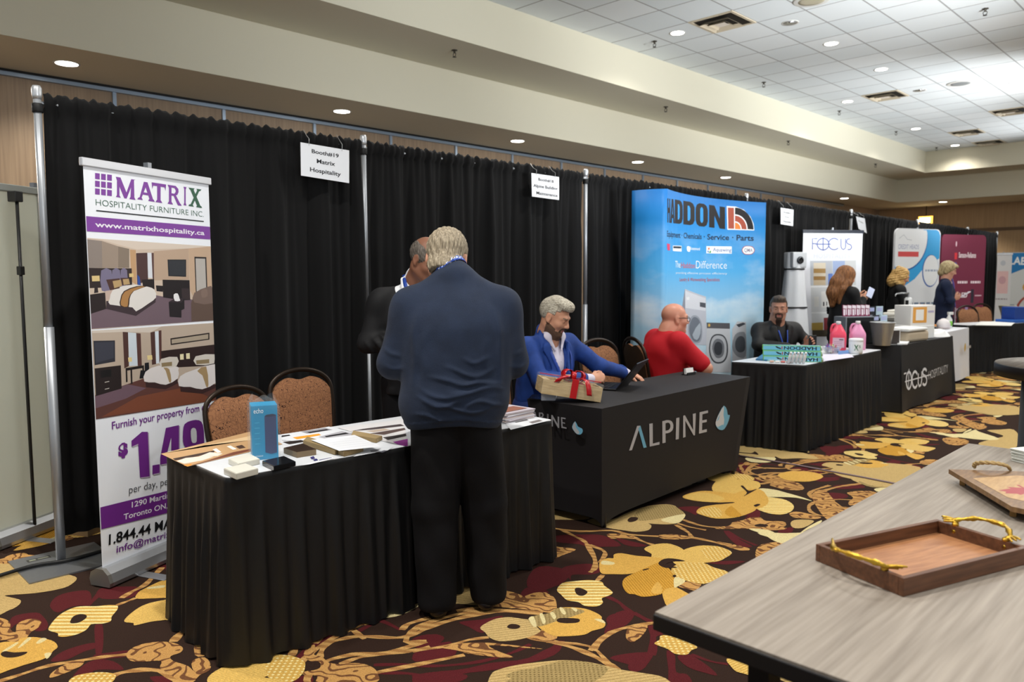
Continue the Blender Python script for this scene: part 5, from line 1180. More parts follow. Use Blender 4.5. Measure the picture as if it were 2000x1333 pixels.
def chair(x,y,rz,label,sc=1.0,first=[True]):
    c = chair0 if first[0] else copy_tree(chair0); first[0]=False
    c['label']=label; c.location=(x,y,0); c.rotation_euler=(0,0,rz); c.scale=(sc,sc,sc); return c
def chair_at(px,py,ztop,rz,label,sc=1.0):
    p=gz(px,py,ztop); dx,dy=-.285*sc*math.sin(rz),.285*sc*math.cos(rz); return chair(p[0]-dx,p[1]-dy,rz,label,sc)
chair_at(461,757,.90,.10,'brown patterned banquet chair behind the bright blue box on the white table',.942)
chair_at(586,723,.93,-.12,'brown patterned banquet chair close to the drape, right of the other by the purple banner',.975)
chair_at(1168,664,1.0,-.12,'empty brown banquet chair behind the man in the blue suit',1.047)
chair(3.80,3.78,-.06,'brown banquet chair the man in the blue suit sits on')
chair(5.47,3.62,1.05,'brown banquet chair with the bald man in red, seen from behind',1.04)
chair(7.62,3.76,-.59,'brown banquet chair the bearded man in black sits on',1.05)
chair_at(1889,598,1.0,-.5,'tan banquet chair before the maroon banner, nearer of the two',1.047); chair_at(1917,594,1.0,-.5,'tan banquet chair before the maroon banner, farther of the two',1.047)
t=thing('folding_chair','pale grey reclining chair back before the far display wall','chair',(16.9,3.35,0),.9)
g=mb(mat('#a7a596',.7)); g.box((-.22,.0,.45),(.22,.04,1.02),Matrix.Rotation(-.35,4,'X'),bev=.015); g.build('backrest',t)
g=mb(mat('#8f8d82',.7)).box((-.22,-.42,.42),(.22,.03,.47),bev=.015); g.build('seat',t)
for x in (-.2,.2):
    for y0,y1 in ((-.38,-.42),(.0,.1)): mb(STEEL).tube([(x,y0,.43),(x,y1,0)],.012,8).build('leg',t)

# ================================================================== things on the tables
CLEAR = mat('#f2f6f8',.12,spec=.5,alpha=.06)
def slab(name,label,cat,quad,z,h,mt,grp=None,bev=.002,top=None,part=None):
    """flat block: quad = four pixel corners of its base outline on the plane z"""
    P=[gz(*p,z) for p in quad]; c=sum(P)/4
    ar=sum(P[i][0]*P[(i+1)%4][1]-P[(i+1)%4][0]*P[i][1] for i in range(4))
    if ar<0: P=P[::-1]
    bm=bmesh.new(); lo=[bm.verts.new((p[0]-c[0],p[1]-c[1],0)) for p in P]; hi=[bm.verts.new((p[0]-c[0],p[1]-c[1],h)) for p in P]
    bm.faces.new(lo[::-1]); bm.faces.new(hi)
    for i in range(4): bm.faces.new((lo[i],lo[(i+1)%4],hi[(i+1)%4],hi[i]))
    if bev: bmesh.ops.bevel(bm, geom=bm.edges[:], offset=min(bev,h*.3), segments=2, affect='EDGES')
    if top is None:
        o=mb(mt).frombm(bm).build(name); o.location=(c[0],c[1],z); tag(o,label,cat,grp); return o
    t=thing(name,label,cat,(c[0],c[1],z),0,grp); mb(mt).frombm(bm).build(part or 'body',t)
    tp=mb(top); tp.add([((p[0]-c[0])*.97,(p[1]-c[1])*.97,h+.0006) for p in P],[(0,1,2,3)]); tp.build('face',t); return t
TZ=.7475
# glossy photo print overhanging the table corner
t=thing('photo_print','glossy hotel room print overhanging the left corner of the white table','print',(0,0,0))
F=Flat((1.25,3.3,TZ+.001),(1,0,0),(0,1,0)); F.lift=0
Q=[(314,887),(366,912),(552,868),(495,842)]
F.poly('#b9946a',Q); F.zoom(300,700,.25)
F.poly('#d3b68c',[(60,748),(330,690),(760,640),(790,600),(560,650)]); F.poly('#70402f',[(270,845),(420,800),(620,735),(800,700),(1000,670),(720,735)]); F.poly('#3c2b24',[(170,800),(330,770),(470,740),(480,720),(330,750),(150,785)])
F.poly('#d9cfc4',[(180,805),(250,780),(400,765),(470,770),(380,800),(240,825)]); F.poly('#d9cfc4',[(350,770),(440,735),(540,745),(500,765)]); F.poly('#efe9dd',[(460,715),(490,705),(530,735),(500,740)]); F.poly('#efe9dd',[(570,690),(600,683),(650,710),(620,716)]); F.poly('#4a352b',[(640,690),(690,678),(720,700),(670,710)]); F.poly('#e08a2a',[(235,838),(300,826),(290,840),(262,846)])
F.build('printed_sheet',t)
# brochures lying flat (printed sheets)
def sheet(label,quad,base,ops,z=TZ+.0012,grp='printed leaflets on the white table'):
    t=thing('leaflet',label,'leaflet',(0,0,0),0,grp); F=Flat((2.2,3.1,z),(1,0,0),(0,1,0)); F.lift=0; F.zoom(300,700,.25); F.poly(base,quad)
    for c,p in ops: F.poly(c,p)
    F.build('printed_sheet',t); return t
sheet('white leaflet with an orange block and furniture drawings behind the brown sample',[(1000,600),(1370,535),(1560,580),(1330,630),(1170,655),(1000,640)],'#d9dce0',[('#e29a2c',[(1085,620),(1290,590),(1310,602),(1120,635)]),('#8f8d92',[(1150,575),(1340,545),(1400,560),(1200,590)]),('#1c1a1e',[(1200,580),(1350,555),(1370,562),(1220,588)]),('#1c1a1e',[(1000,605),(1060,598),(1070,606),(1000,618)]),('#2c2523',[(1010,655),(1150,640),(1190,650),(1060,672)])])
sheet('grey leaflet with black table drawings beside the tan sample boards',[(1290,615),(1470,570),(1590,595),(1380,640)],'#a9a8ae',[('#141316',[(1335,610),(1500,582),(1528,590),(1350,618)])],TZ+.0022)
sheet('wide leaflet of furniture photographs beside the man in the blue sweater',[(1440,545),(1950,475),(1990,690),(1800,650),(1600,590)],'#d8d6d6',[('#4a4142',[(1540,570),(1640,552),(1930,515),(1960,530),(1700,560)]),('#5a4a46',[(1690,590),(1960,545),(1970,560),(1800,600)]),('#35302f',[(1790,620),(1970,590),(1975,610),(1830,640)]),('#b9a898',[(1660,570),(1800,550),(1850,560),(1720,580)]),('#8a2a86',[(1870,655),(1985,630),(1985,690),(1900,672)])],TZ+.0017)
sheet('white leaflet with two navy squares at the front edge of the white table',[(1140,840),(1390,770),(1410,785),(1220,830)],'#dfe1e6',[('#2c2a6a',[(1222,775),(1250,766),(1262,782),(1236,790)]),('#2c2a6a',[(1245,792),(1275,785),(1285,797),(1255,803)]),('#4a4870',[(1290,795),(1390,775),(1392,779),(1296,800)])],TZ+.0014)
sheet('pale leaflet with grey photographs under the sample boards at the front edge',[(1560,770),(1680,700),(1880,690),(1830,720)],'#cdd0d4',[('#77777c',[(1690,720),(1780,705),(1740,730),(1700,735)]),('#4a4a52',[(1760,735),(1800,720),(1830,722),(1790,738)])],TZ+.0016)
# sample blocks
CREAM=mat('#d2cfc3',.5); 
slab('sample_block','cream laminate sample block, rear of the pair at the table corner','sample block',[(446,906),(473,897),(508,905),(505,912),(482,914)][:4] and [(446,907),(486,895),(508,907),(466,917)],TZ,.022,CREAM,'cream sample blocks')
slab('sample_block','cream laminate sample block nearest the front corner of the white table','sample block',[(437,927),(462,938),(505,927),(480,917)],TZ,.024,CREAM,'cream sample blocks')
slab('sample_block','polished black granite sample block before the blue speaker box','sample block',[(512,910),(535,921),(578,911),(555,900)],TZ,.020,mat('#14161a',.12,spec=.6),None,.002)
slab('sample_block','dark brown sample block with tan edges right of the blue speaker box','sample block',[(554,886),(580,895),(618,889),(592,877)],TZ,.024,mat('#7d6a50',.5),None,.001,mat('#33261f',.35),'core')
t=slab('sample_board','tan sample board at the back of the pile on the white table','sample board',[(686,858),(690,849),(747,860),(735,866)],TZ,.020,mat('#9a845c',.6),None)
slab('sample_board','long tan sample board under the white form','sample board',[(592,870),(600,862),(668,882),(655,890)],TZ,.022,mat('#8f7b56',.6),None)
slab('sample_board','tan sample board at the front of the pile on the white table','sample board',[(642,882),(672,893),(710,883),(690,872)],TZ,.022,mat('#8a7550',.6),None)
t=thing('order_form','white printed order form lying on the tan sample boards','paper form',(0,0,0)); F=Flat((2,3,TZ+.026),(1,0,0),(0,1,0)); F.lift=0; F.zoom(300,700,.25); F.poly('#e2e4e8',[(1230,640),(1570,600),(1780,690),(1450,725)])
for k in range(5):
    y=640+k*14; F.line('#b9bcc4',[(1340+k*30,y+8),(1600+k*30,y-22)],.0025)
F.build('printed_sheet',t)
# small flat card stack right of the man
t=thing('brochure_stack','stack of brochures on the right end of the white table','stack of brochures',(2.86,2.93,TZ),.05)
for k in range(9):
    r=random.Random(k); M_=Matrix.Rotation(r.uniform(-.06,.06),4,'Z')@Matrix.Translation((r.uniform(-.006,.006),r.uniform(-.006,.006),0))
    mb(mat(['#d9d6da','#c9b9b4','#b9b0b8'][k%3],.5)).box((-.11,-.14,k*.006),(.11,.14,k*.006+.0052),M_).build('brochure',t)
F=Flat((2.75,2.79,TZ+.0545),(1,.05,0),(-.05,1,0)); F.poly_uv('#8f5c4a',[(.01,.02),(.2,.02),(.2,.12),(.01,.12)]); F.poly_uv('#d6ccc6',[(.03,.16),(.18,.16),(.18,.24),(.03,.24)])
g=F.build('top_cover',t); g.matrix_parent_inverse=Matrix.Translation(t.location).inverted() if False else Matrix.Identity(4); bpy.context.view_layer.update(); g.matrix_parent_inverse=(Matrix.Translation(t.location)@Matrix.Rotation(.05,4,'Z')).inverted()
sheet('printed sheet at the right front corner of the white table',[(2740,500),(2920,450),(3080,490),(2790,560)],'#d6d8dc',[('#4a4548',[(2800,490),(2900,470),(2930,485),(2830,505)]),('#77706f',[(2930,500),(3010,480),(3040,490),(2960,512)])],TZ+.0013)
# blue boxed speaker in a clear bag
t=thing('speaker_box','bright blue boxed smart speaker in a clear plastic bag on the white table','boxed speaker',(1.535,3.0,TZ),-.40)
mb(mat('#1389b8',.3)).box((-.052,-.052,0),(.052,.052,.228),bev=.002).build('carton',t)
F=Flat((-.052,-.0527,0),(1,0,0),(0,0,1)); F.text_uv('#e8f4f8','echo',.010,.196,.020,.038,.0); 
F.poly_uv('#2a3a66',[(.052,.03),(.075,.022),(.098,.026),(.098,.185),(.085,.19),(.06,.188),(.052,.182)]); F.poly_uv('#1c2748',[(.052,.182),(.06,.188),(.085,.19),(.098,.185),(.085,.178),(.06,.178)])
F.text_uv('#d5edf5','amazon',.012,.014,.008,.03)
for k in range(5): F.rect_uv('#3aa5cc',.012,.155-k*.022,.032,.158-k*.022)
F.build('front_print',t); F=Flat((-.0527,.052,0),(0,-1,0),(0,0,1)); F.text_uv('#2d9cc6','echo',.075,.05,.02,.14,dirv=(0,1)); F.text_uv('#6fc3de','amazon',.04,.05,.009,.15,dirv=(0,1)); F.build('side_print',t)
b_=mb(CLEAR); rows=[]; r=random.Random(3)
for z,s_ in ((.0,.060),(.05,.061),(.12,.062),(.20,.061),(.232,.058),(.246,.048),(.258,.04)):
    row=[]
    for k in range(33):
        a=2*PI*k/32; q=max(abs(math.cos(a)),abs(math.sin(a))); j=1+.03*math.sin(5*a+z*60)+.02*math.sin(11*a-z*90)+(.25*math.sin(2*a+1) if z>.26 else 0)
        row.append((s_/q*math.cos(a)*j,s_/q*math.sin(a)*j,z+(.012*math.sin(3*a) if z>.24 else 0)))
    row[-1]=row[0]; rows.append(row)
b_.grid(rows).build('plastic_bag',t)

# ---- on the dark covered table
Z2T=.7435
t=thing('gift_crate','wooden gift crate in cellophane with a red ribbon bow, tilted on a white box','gift box',(0,0,0))
C0=np.array([3.645,2.875]); ax=np.array([-.80,.60]); ay=np.array([.60,.80]); tilt=math.radians(10)
X=np.array([ax[0]*math.cos(tilt),ax[1]*math.cos(tilt),math.sin(tilt)]); Y=np.array([ay[0],ay[1],0]); Zv=np.cross(X,Y); Zv=-Zv if Zv[2]<0 else Zv
MM=Matrix.Identity(4)
for i in range(3): MM[i][0],MM[i][1],MM[i][2]=X[i],Y[i],Zv[i]
MM[0][3],MM[1][3],MM[2][3]=C0[0],C0[1],Z2T+.001
GW=wood('crate_wood','#a98f62','#c9b083',(2,2,20),6,.5)
L_,W_,H_=.37,.20,.088
g=mb(GW)
g.box((0,0,0),(L_,.012,H_)).box((0,W_-.012,0),(L_,W_,H_)).box((0,.012,0),(.012,W_-.012,H_)).box((L_-.012,.012,0),(L_,W_-.012,H_)).box((.012,.012,0),(L_-.012,W_-.012,.008))
o=g.build('crate',t); o.matrix_local=MM
r=random.Random(5); g=mb(mat('#b9a47c',.8))
for k in range(8):
    x0=.02+k*.042; g.use(mat(['#5a4a38','#c9b48a','#8d2a2a','#d8c9a4','#4c4038','#b58f5a'][k%6],.5)); g.box((x0,.02+.05*(k%2),.01),(x0+.038,.09+.08*(k%2),.075+.008*(k%3)),bev=.004)
o=g.build('contents',t); o.matrix_local=MM
g=mb(CLEAR); g.box((-.006,-.006,-.001),(L_+.006,W_+.006,H_+.022),bev=.012); o=g.build('cellophane',t); o.matrix_local=MM
RED=mat('#b3121c',.25,spec=.5); g=mb(RED)
g.box((.155,-.0085,-.0005),(.195,-.0065,H_+.024)).box((.155,-.008,H_+.0225),(.195,W_+.008,H_+.0245)).box((.155,W_+.0065,-.0005),(.195,W_+.0085,H_+.024))
g.box((.0-.008,.085,H_+.0225),(L_+.008,.108,H_+.0245))
def loop(cx,cy,dx,dy,sz,w):
    rows=[]; n=np.array([-dy,dx,0])*w
    for k in range(15):
        a=2*PI*k/14; p=np.array([cx,cy,H_+.03])+np.array([dx,dy,0])*sz*(.5-.5*math.cos(a))+np.array([0,0,1])*sz*.55*math.sin(a)*.8+np.array([0,0,.012*math.sin(a/2)])
        rows.append([tuple(p-n),tuple(p),tuple(p+n)])
    g.grid(rows)
for dx,dy,sz,w in ((.8,-.5,.085,.016),(-.75,-.6,.085,.016),(-.9,.35,.075,.015),(.85,.5,.075,.015),(.1,-1,.06,.014)): loop(.175,.09,dx,dy,sz,w)
for pts in ([(.18,.08,H_+.03),(.12,.0,H_+.035),(.10,-.03,H_+.0),(.085,-.035,H_-.055)],[(.17,.09,H_+.03),(.22,.02,H_+.04),(.27,-.01,H_+.02),(.29,.0,H_-.01)]):
    S=smooth_line(pts,5); g.grid([[(p[0]-.016,p[1],p[2]),(p[0]+.016,p[1]-.004,p[2])] for p in S])
o=g.build('ribbon',t,solid=.0012); o.matrix_local=MM
slab('card_box','small white card box propping up the gift crate','card box',[(1057,783),(1085,783),(1088,773),(1062,772)],Z2T,.052,mat('#c9ccd6',.6),None)
o=slab('phone','black phone lying on the dark table beside the white card box','phone',[(1032,781),(1056,783),(1062,775),(1040,773)],Z2T,.008,mat('#0e0e12',.2,spec=.6),None,.002,mat('#141620',.08,spec=.7),'shell')
# laptop
t=thing('laptop','black laptop open before the man in the blue suit, screen turned away','laptop',(0,0,0))
p0=np.array([4.085,3.09]); u=np.array([.93,.37]); u/=np.linalg.norm(u); n=np.array([u[1],-u[0]]); LW,LD=.325,.225
def frame3(o,X,Y,Z):
    M_=Matrix.Identity(4)
    for i in range(3): M_[i][0],M_[i][1],M_[i][2],M_[i][3]=X[i],Y[i],Z[i],o[i]
    return M_
Mb=frame3((p0[0],p0[1],Z2T),(u[0],u[1],0),(-n[0],-n[1],0),(0,0,1))
LAPM=mat('#111113',.35,.3,spec=.5)
lb=mb(LAPM).box((0,0,0),(LW,LD,.014),bev=.003).build('base',t); lb.matrix_local=Mb
k=mb(mat('#060607',.5))
for r in range(5):
    for c in range(12): k.box((.02+c*.024,.06+r*.028,.014),(.041+c*.024,.084+r*.028,.0165))
k.build('keyboard',lb)
ti=math.radians(38); up=np.array([n[0]*math.sin(ti),n[1]*math.sin(ti),math.cos(ti)]); nz=np.cross(np.array([u[0],u[1],0]),up)
Ml=frame3((p0[0],p0[1],Z2T+.012),(u[0],u[1],0),up,nz)
ll=mb(LAPM).box((0,0,-.004),(LW,LD,.004),bev=.002).build('lid',t); ll.matrix_local=Ml
sd=-1 if np.dot(nz[:2],n)>0 else 1
o=mb(mat('#30363f',.15)).box((.008,.012,sd*.0042-.0003),(LW-.008,LD-.01,sd*.0042+.0003)).build('screen',ll)
t=thing('card_holder','small holder of white business cards on the far corner of the dark table','card holder',(5.17,3.21,Z2T),-.1)
mb(DARK).box((-.05,-.02,0),(.05,.035,.006)).box((-.05,-.022,0),(.05,-.016,.02)).box((-.05,.015,.0),(.05,.022,.05)).build('holder',t)
mb(mat('#e6e4e2',.6)).box((-.045,-.012,.006),(.045,.01,.052),Matrix.Rotation(-.25,4,'X')).build('cards',t)

# ---- on the table with the pink jugs
def haddon_box(k,label):
    a=gz(1493,707,.745); b_=gz(1600,709,.745); d=(b_-a); Lb=.46; ang=math.atan2(d[1],d[0])
    t=thing('printed_box',label,'box',(6.44+.022*k,3.245+.016*k,.748+.0465*k),-1.08,'long blue printed boxes')
    W0,H0=.05,.045; L=.49
    mb(mat('#7cc24a',.5)).box((0,0,0),(L,W0,H0),bev=.003).build('carton',t)
    e=mb(mat('#c9ccd0',.4)); e.tube([(L,.025,.022),(L+.012,.025,.022)],.02,14); e.build('white_end',t)
    F=Flat((0,-.0006,0),(1,0,0),(0,0,1)); F.rect_uv('#7cc6e2',.006,.005,L-.006,H0-.005)
    F.text_uv('#111316','HADDON',L*.93,.037,.029,L*.56,.03,0,(-1,0)); F.poly_uv('#b04a34',[(L*.33,.01),(L*.35,.01),(L*.35,.036),(L*.33,.036)])
    F.poly_uv('#111316',[(L*.32,.01),(L*.25,.02),(L*.22,.036),(L*.25,.036),(L*.29,.026),(L*.32,.022)]); F.build('printed_face',t)
    F=Flat((0,0,H0+.0006),(1,0,0),(0,1,0)); F.rect_uv('#7cc6e2',.006,.004,L-.006,W0-.004); F.build('printed_lid',t)
haddon_box(0,'long blue and green printed box, bottom of the stack of three'); haddon_box(1,'long blue and green printed box, middle of the stack of three'); haddon_box(2,'long blue and green printed box, topmost of the stack of three')
def jug(p,label,liquid,lab,rz,grp='pink liquid jugs'):
    t=thing('jug',label,'jug',(p[0],p[1],.7475),rz,grp)
    def sec(s_,z,sq=4): return [(s_*math.copysign(abs(math.cos(a))**(2/sq),math.cos(a)),s_*.8*math.copysign(abs(math.sin(a))**(2/sq),math.sin(a)),z) for a in np.linspace(0,2*PI,33)]
    pr=[(.070,.0),(.078,.008),(.078,.15),(.075,.17),(.06,.20),(.042,.235),(.026,.262),(.022,.27)]
    mb(liquid).grid([sec(s_,z,4 if z<.18 else 3 if z<.22 else 2) for s_,z in pr]).build('bottle',t); bo=t.children[-1] if False else [c for c in t.children][0]
    h=mb(liquid).tube(smooth_line([(-.018,0,.262),(-.052,0,.255),(-.066,0,.22),(-.066,0,.185),(-.058,0,.168)],4),.012,10); h.build('handle',bo)
    mb(mat('#e9e6e6',.4)).lathe([(.024,.262),(.024,.29),(.02,.293),(.001,.293)],n=20).build('cap',t)
    F=Flat((-.055,-.0635,.03),(1,0,0),(0,0,1)); F.rect_uv('#e0b8c4',0,0,.11,.10); F.rect_uv('#4a3040',.06,.075,.10,.085); 
    for k in range(3): F.rect_uv('#b58aa0',.012,.02+.018*k,.09,.025+.018*k)
    F.build('paper_label',t)
PINK=mat('#f0516a',.25,spec=.4,sss=.0); PINK2=mat('#e79ac0',.25)
jug(gz(1636,684,.7475),'bright coral pink jug of liquid, left of the two',PINK,None,-1.1); jug(gz(1674,683,.7475),'paler pink jug of liquid behind the white tub',PINK2,None,-1.1)
p=gz(1671,691,.7475); t=thing('tub','white plastic tub with a green X and a white lid','tub',(p[0],p[1],.7475),.0)
mb(mat('#e4e6e8',.35)).lathe([(.055,0),(.062,.006),(.064,.02),(.064,.115),(.058,.125)],n=32).build('tub_body',t); mb(mat('#eceded',.35)).lathe([(.063,.118),(.065,.122),(.065,.142),(.06,.147),(.001,.148)],n=32).build('lid',t)
ux=np.array([CR[0],CR[1],0]); uy=np.array([0,0,1.]); Fc=Curved((0,0),-.0642,0); 
class Cyl(Flat):
    def __init__(s,R,a0): s.R=R; s.a0=a0; s.lift=.0004; s.mb=MB(); s.k=0; s.z=None
    def world(s,a,b,off): th=s.a0+a/s.R; r=s.R+off; return np.array([r*math.cos(th),r*math.sin(th),b])
    emit=Curved.emit
def cyl_emit(F,c,v2,faces):
    F.k+=1; off=F.lift+F.k*.00003; F.mb.use(mat(c,.45)); F.mb.add([F.world(a,b_,off) for a,b_ in v2],faces)
Cyl.emit=lambda s,c,v2,f: cyl_emit(s,c,v2,f)
F=Cyl(.0642,math.radians(-174)); F.text_uv('#1f6b46','X',.0,.035,.055,.042,.03); F.text_uv('#1f6b46','5',.045,.06,.025,.018,.01)
for k in range(5): F.rect_uv('#a9adb4',-.05,.03+.014*k,-.01,.036+.014*k)
F.build('printed_label',t)
p=gz(1624,691,.7475); t=thing('candy_bowl','clear bowl of wrapped candies beside the coral pink jug','bowl',(p[0],p[1],.7475))
mb(mat('#c9ced4',.1,spec=.6,alpha=.35)).lathe([(.05,0),(.055,.004),(.085,.05),(.092,.07),(.088,.07),(.08,.048),(.05,.010),(.001,.009)],n=32).build('glass_bowl',t)
r=random.Random(9)
for k in range(34):
    a=r.uniform(0,2*PI); q=math.sqrt(r.random())*.062; z=.758+r.random()*.05+.008
    cd=mb(mat(['#8c3fa0','#c9c9d0','#3f8f4f','#d8d0a0','#b03a4a','#6f6fb4'][k%6],.3,.3)); cd.lathe([(.001,-.013),(.010,-.008),(.012,0),(.010,.008),(.001,.013)],n=8,M=Matrix.Rotation(r.uniform(0,3),4,'X')@Matrix.Rotation(r.uniform(0,3),4,'Y')); cd.lathe([(.009,-.024),(.002,-.012),(.002,.012),(.009,.024)],n=6)
    o=cd.build('wrapped_candy'); o.location=(p[0]+q*math.cos(a),p[1]+q*math.sin(a),z); tag(o,'small wrapped candy in the clear bowl beside the coral pink jug','candy','wrapped candies in the bowl')
p=gz(1524,709,.7475); t=thing('candy_tray','clear tray of small red and white packets before the blue boxes','tray',(p[0],p[1],.7475),-1.15)
mb(CLEAR).box((-.10,-.04,0),(.10,.04,.004)).box((-.10,-.04,.004),(-.097,.04,.03)).box((.097,-.04,.004),(.10,.04,.03)).box((-.097,-.04,.004),(.097,-.037,.03)).box((-.097,.037,.004),(.097,.04,.03)).build('tray_body',t)
for k in range(16):
    o=mb(mat(['#c9a088','#d8d4d0','#c04a3a','#a9806a'][k%4],.4)).box((-.018,-.008,0),(.018,.008,.012),bev=.004).build('sugar_packet'); th=-1.15
    lx,ly=-.07+.046*(k%4),-.025+.0165*(k//4); o.location=(p[0]+lx*math.cos(th)-ly*math.sin(th),p[1]+lx*math.sin(th)+ly*math.cos(th),.7516); o.rotation_euler=(0,0,th+.15*math.sin(k*7)); tag(o,'small packet in the clear tray before the blue boxes','packet','packets in the clear tray')
base=gz(1556,711,.7475); d=np.array([.75,-.66])
for k in range(5):
    o=mb(mat('#e2e3e6',.35)); o.tube([(0,0,0),(0,0,.085)],.013,12); o.tube([(0,0,.085),(0,0,.105)],.010,12); x,y=base[0]-.03+.030*k*.42,base[1]+.06-.030*k*.9
    t=o.build('white_tube'); t.location=(x,y,.7485+.0); t.rotation_euler=(.35,-.3,0); t.location.z=.756; tag(t,'small white capped tube leaning in a row before the blue boxes','tube','white tubes in a row')
slab('leaflet','pale leaflet with a green edge on the right half of the jug table','leaflet',[(1612,706),(1668,698),(1652,688),(1602,694)],.7475,.002,mat('#cfc9dd',.5),None,0,mat('#d5d0e2',.5),'sheet')
slab('leaflet','blue leaflet under the pink jugs','leaflet',[(1638,693),(1668,690),(1662,684),(1634,687)],.7497,.002,mat('#4f86c0',.5),None,0)
slab('leaflet','blue leaflet stack behind the blue printed boxes','leaflet',[(1476,704),(1498,706),(1510,694),(1492,692)],.7475,.012,mat('#2f6f9a',.5),None,0)

# ---- on the black throw table
p=np.array([8.80,3.10]); BZ=.746
t=thing('ice_bucket','brushed steel bucket on the black throw table','bucket',(8.80,3.06,BZ)); BR=mat('#b4b6b8',.32,.55)
mb(BR).lathe([(.085,0),(.088,.004),(.125,.25),(.128,.255),(.123,.255),(.084,.01),(.001,.008)],n=40).build('bucket_body',t)
mb(BR).tube([(.126*math.cos(a),.126*math.sin(a),.25) for a in np.linspace(0,2*PI,40)[:-1]],.005,6,closed=True).build('rolled_rim',t)
t=thing('display_case','black case with a grey edge standing behind the steel bucket','case',(8.80,3.36,BZ),-.5)
mb(mat('#15171a',.4)).box((-.19,-.09,0),(.19,.09,.30),bev=.01).build('case_body',t); mb(mat('#8a9299',.4,.3)).box((-.195,-.095,.0),(-.18,.095,.305)).box((-.18,-.095,.297),(.195,.095,.307)).build('edge_frame',t)
for k in range(6):
    g=mb(mat('#7a2148',.45)); g.box((-.028,-.006,0),(.028,.006,.13)); g.use(mat('#dcd3dc',.5)); g.box((-.024,-.0068,.09),(.024,-.006,.125)).box((-.022,-.0068,.01),(.0,-.006,.08)).box((.008,-.0068,.02),(.02,-.006,.085))
    o=g.build('sample_packet'); c_=gz(1690+9*k-3*(k%2),640,1.07); bx=8.68+.05*k; by=3.42-.03*k; o.location=(bx,by,1.053); o.rotation_euler=(-.25,.12,-.6); tag(o,'maroon and white sample packet standing on the black case','packet','maroon packets on the black case')
t=thing('framed_card','small dark card in a white stand at the front of the black throw table','framed card',(8.99,2.99,BZ),-.35)
mb(mat('#dfe0e0',.4)).box((-.075,-.006,0),(.075,.006,.165),bev=.002).box((-.075,-.006,0),(.075,.07,.005)).build('stand',t); mb(mat('#3a322e',.5)).box((-.07,-.0075,.008),(.062,-.006,.155)).build('printed_card',t)
t=thing('brochure_rack','black stepped rack of pale brochures on the black throw table','brochure rack',(9.45,3.38,BZ),-.45)
rk=mb(DARK)
for k in range(3): rk.box((-.13,.0-.07*k,0),(.13,.012-.07*k,.36-.10*k)); rk.box((-.13,-.05-.07*k,.0),(.13,-.04-.07*k,.12-.035*k))
rk.box((-.13,-.2,0),(.13,.012,.01)); rk.build('rack_body',t)
for k in range(3):
    for j in range(2):
        g=mb(mat('#23252c' if j==0 else '#b9cfdc',.5)); x=-.11+.12*j; y=-.006-.07*k; z0=.02
        g.box((x,y-.008,z0),(x+.10,y-.002,.40-.10*k)); g.use(mat('#aab2d8',.5)); g.box((x+.01,y-.0088,.34-.10*k),(x+.09,y-.008,.385-.10*k)); g.use(mat('#8f97a4',.5))
        for q in range(3): g.box((x+.02,y-.0088,.29-.10*k-.04*q),(x+.07,y-.008,.30-.10*k-.04*q))
        o=g.build('brochure'); o.parent=None; rz=-.45; vx,vy=0,0
        o.location=(9.45,3.38,BZ); o.rotation_euler=(0,0,rz); tag(o,('dark' if j==0 else 'pale blue')+' brochure in the '+['back','middle','front'][k]+' row of the stepped rack','brochure','brochures in the stepped rack')
slab('paper_pad','white pad lying near the small framed card','paper pad',[(1752,674),(1772,674),(1776,669),(1757,668)],BZ,.015,mat('#dfe0e0',.6),None)
t=thing('linen_bundle','folded beige linen bundle on the black throw table','folded linen',(9.62,3.06,BZ),-.12)
mb(mat('#b5a68f',.8,bump=(8,.4))).box((-.26,-.13,0),(.26,.15,.12),bev=.03).build('folded_cloth',t); mb(mat('#dcdcda',.8)).box((-.27,-.14,.12),(.2,.16,.16),bev=.018).build('top_towel',t)
t=thing('tissue_carton','white carton with an orange square print on the black throw table','carton',(10.15,3.16,BZ),-.4)
mb(mat('#e3e1de',.6)).box((-.2,-.12,.16),(.2,.12,.40),bev=.004).build('carton_body',t); F=Flat((-.2,-.1207,.16),(1,0,0),(0,0,1)); F.rect_uv('#e0a04a',.03,.03,.26,.22); F.rect_uv('#ecebe8',.08,.06,.21,.19); F.bars_uv('#a9a0c8',.28,.15,.04,.1); F.build('print',t)
mb(mat('#e6e6e4',.7)).box((-.21,-.13,0),(.19,.13,.159),bev=.006).build('lower_carton',t)
t=thing('towel_pile','white crumpled towel on the right end of the black throw table','towel',(10.58,3.02,BZ)); rows=[]
for i in range(13):
    rows.append([(.2*math.cos(a)*(i/12),.14*math.sin(a)*(i/12),.075*(1-(i/12)**3)*(1+.25*math.sin(3*a+i))+.002) for a in np.linspace(0,2*PI,25)])
mb(mat('#e2e2e2',.85)).grid(rows,flip=True).build('towel',t)
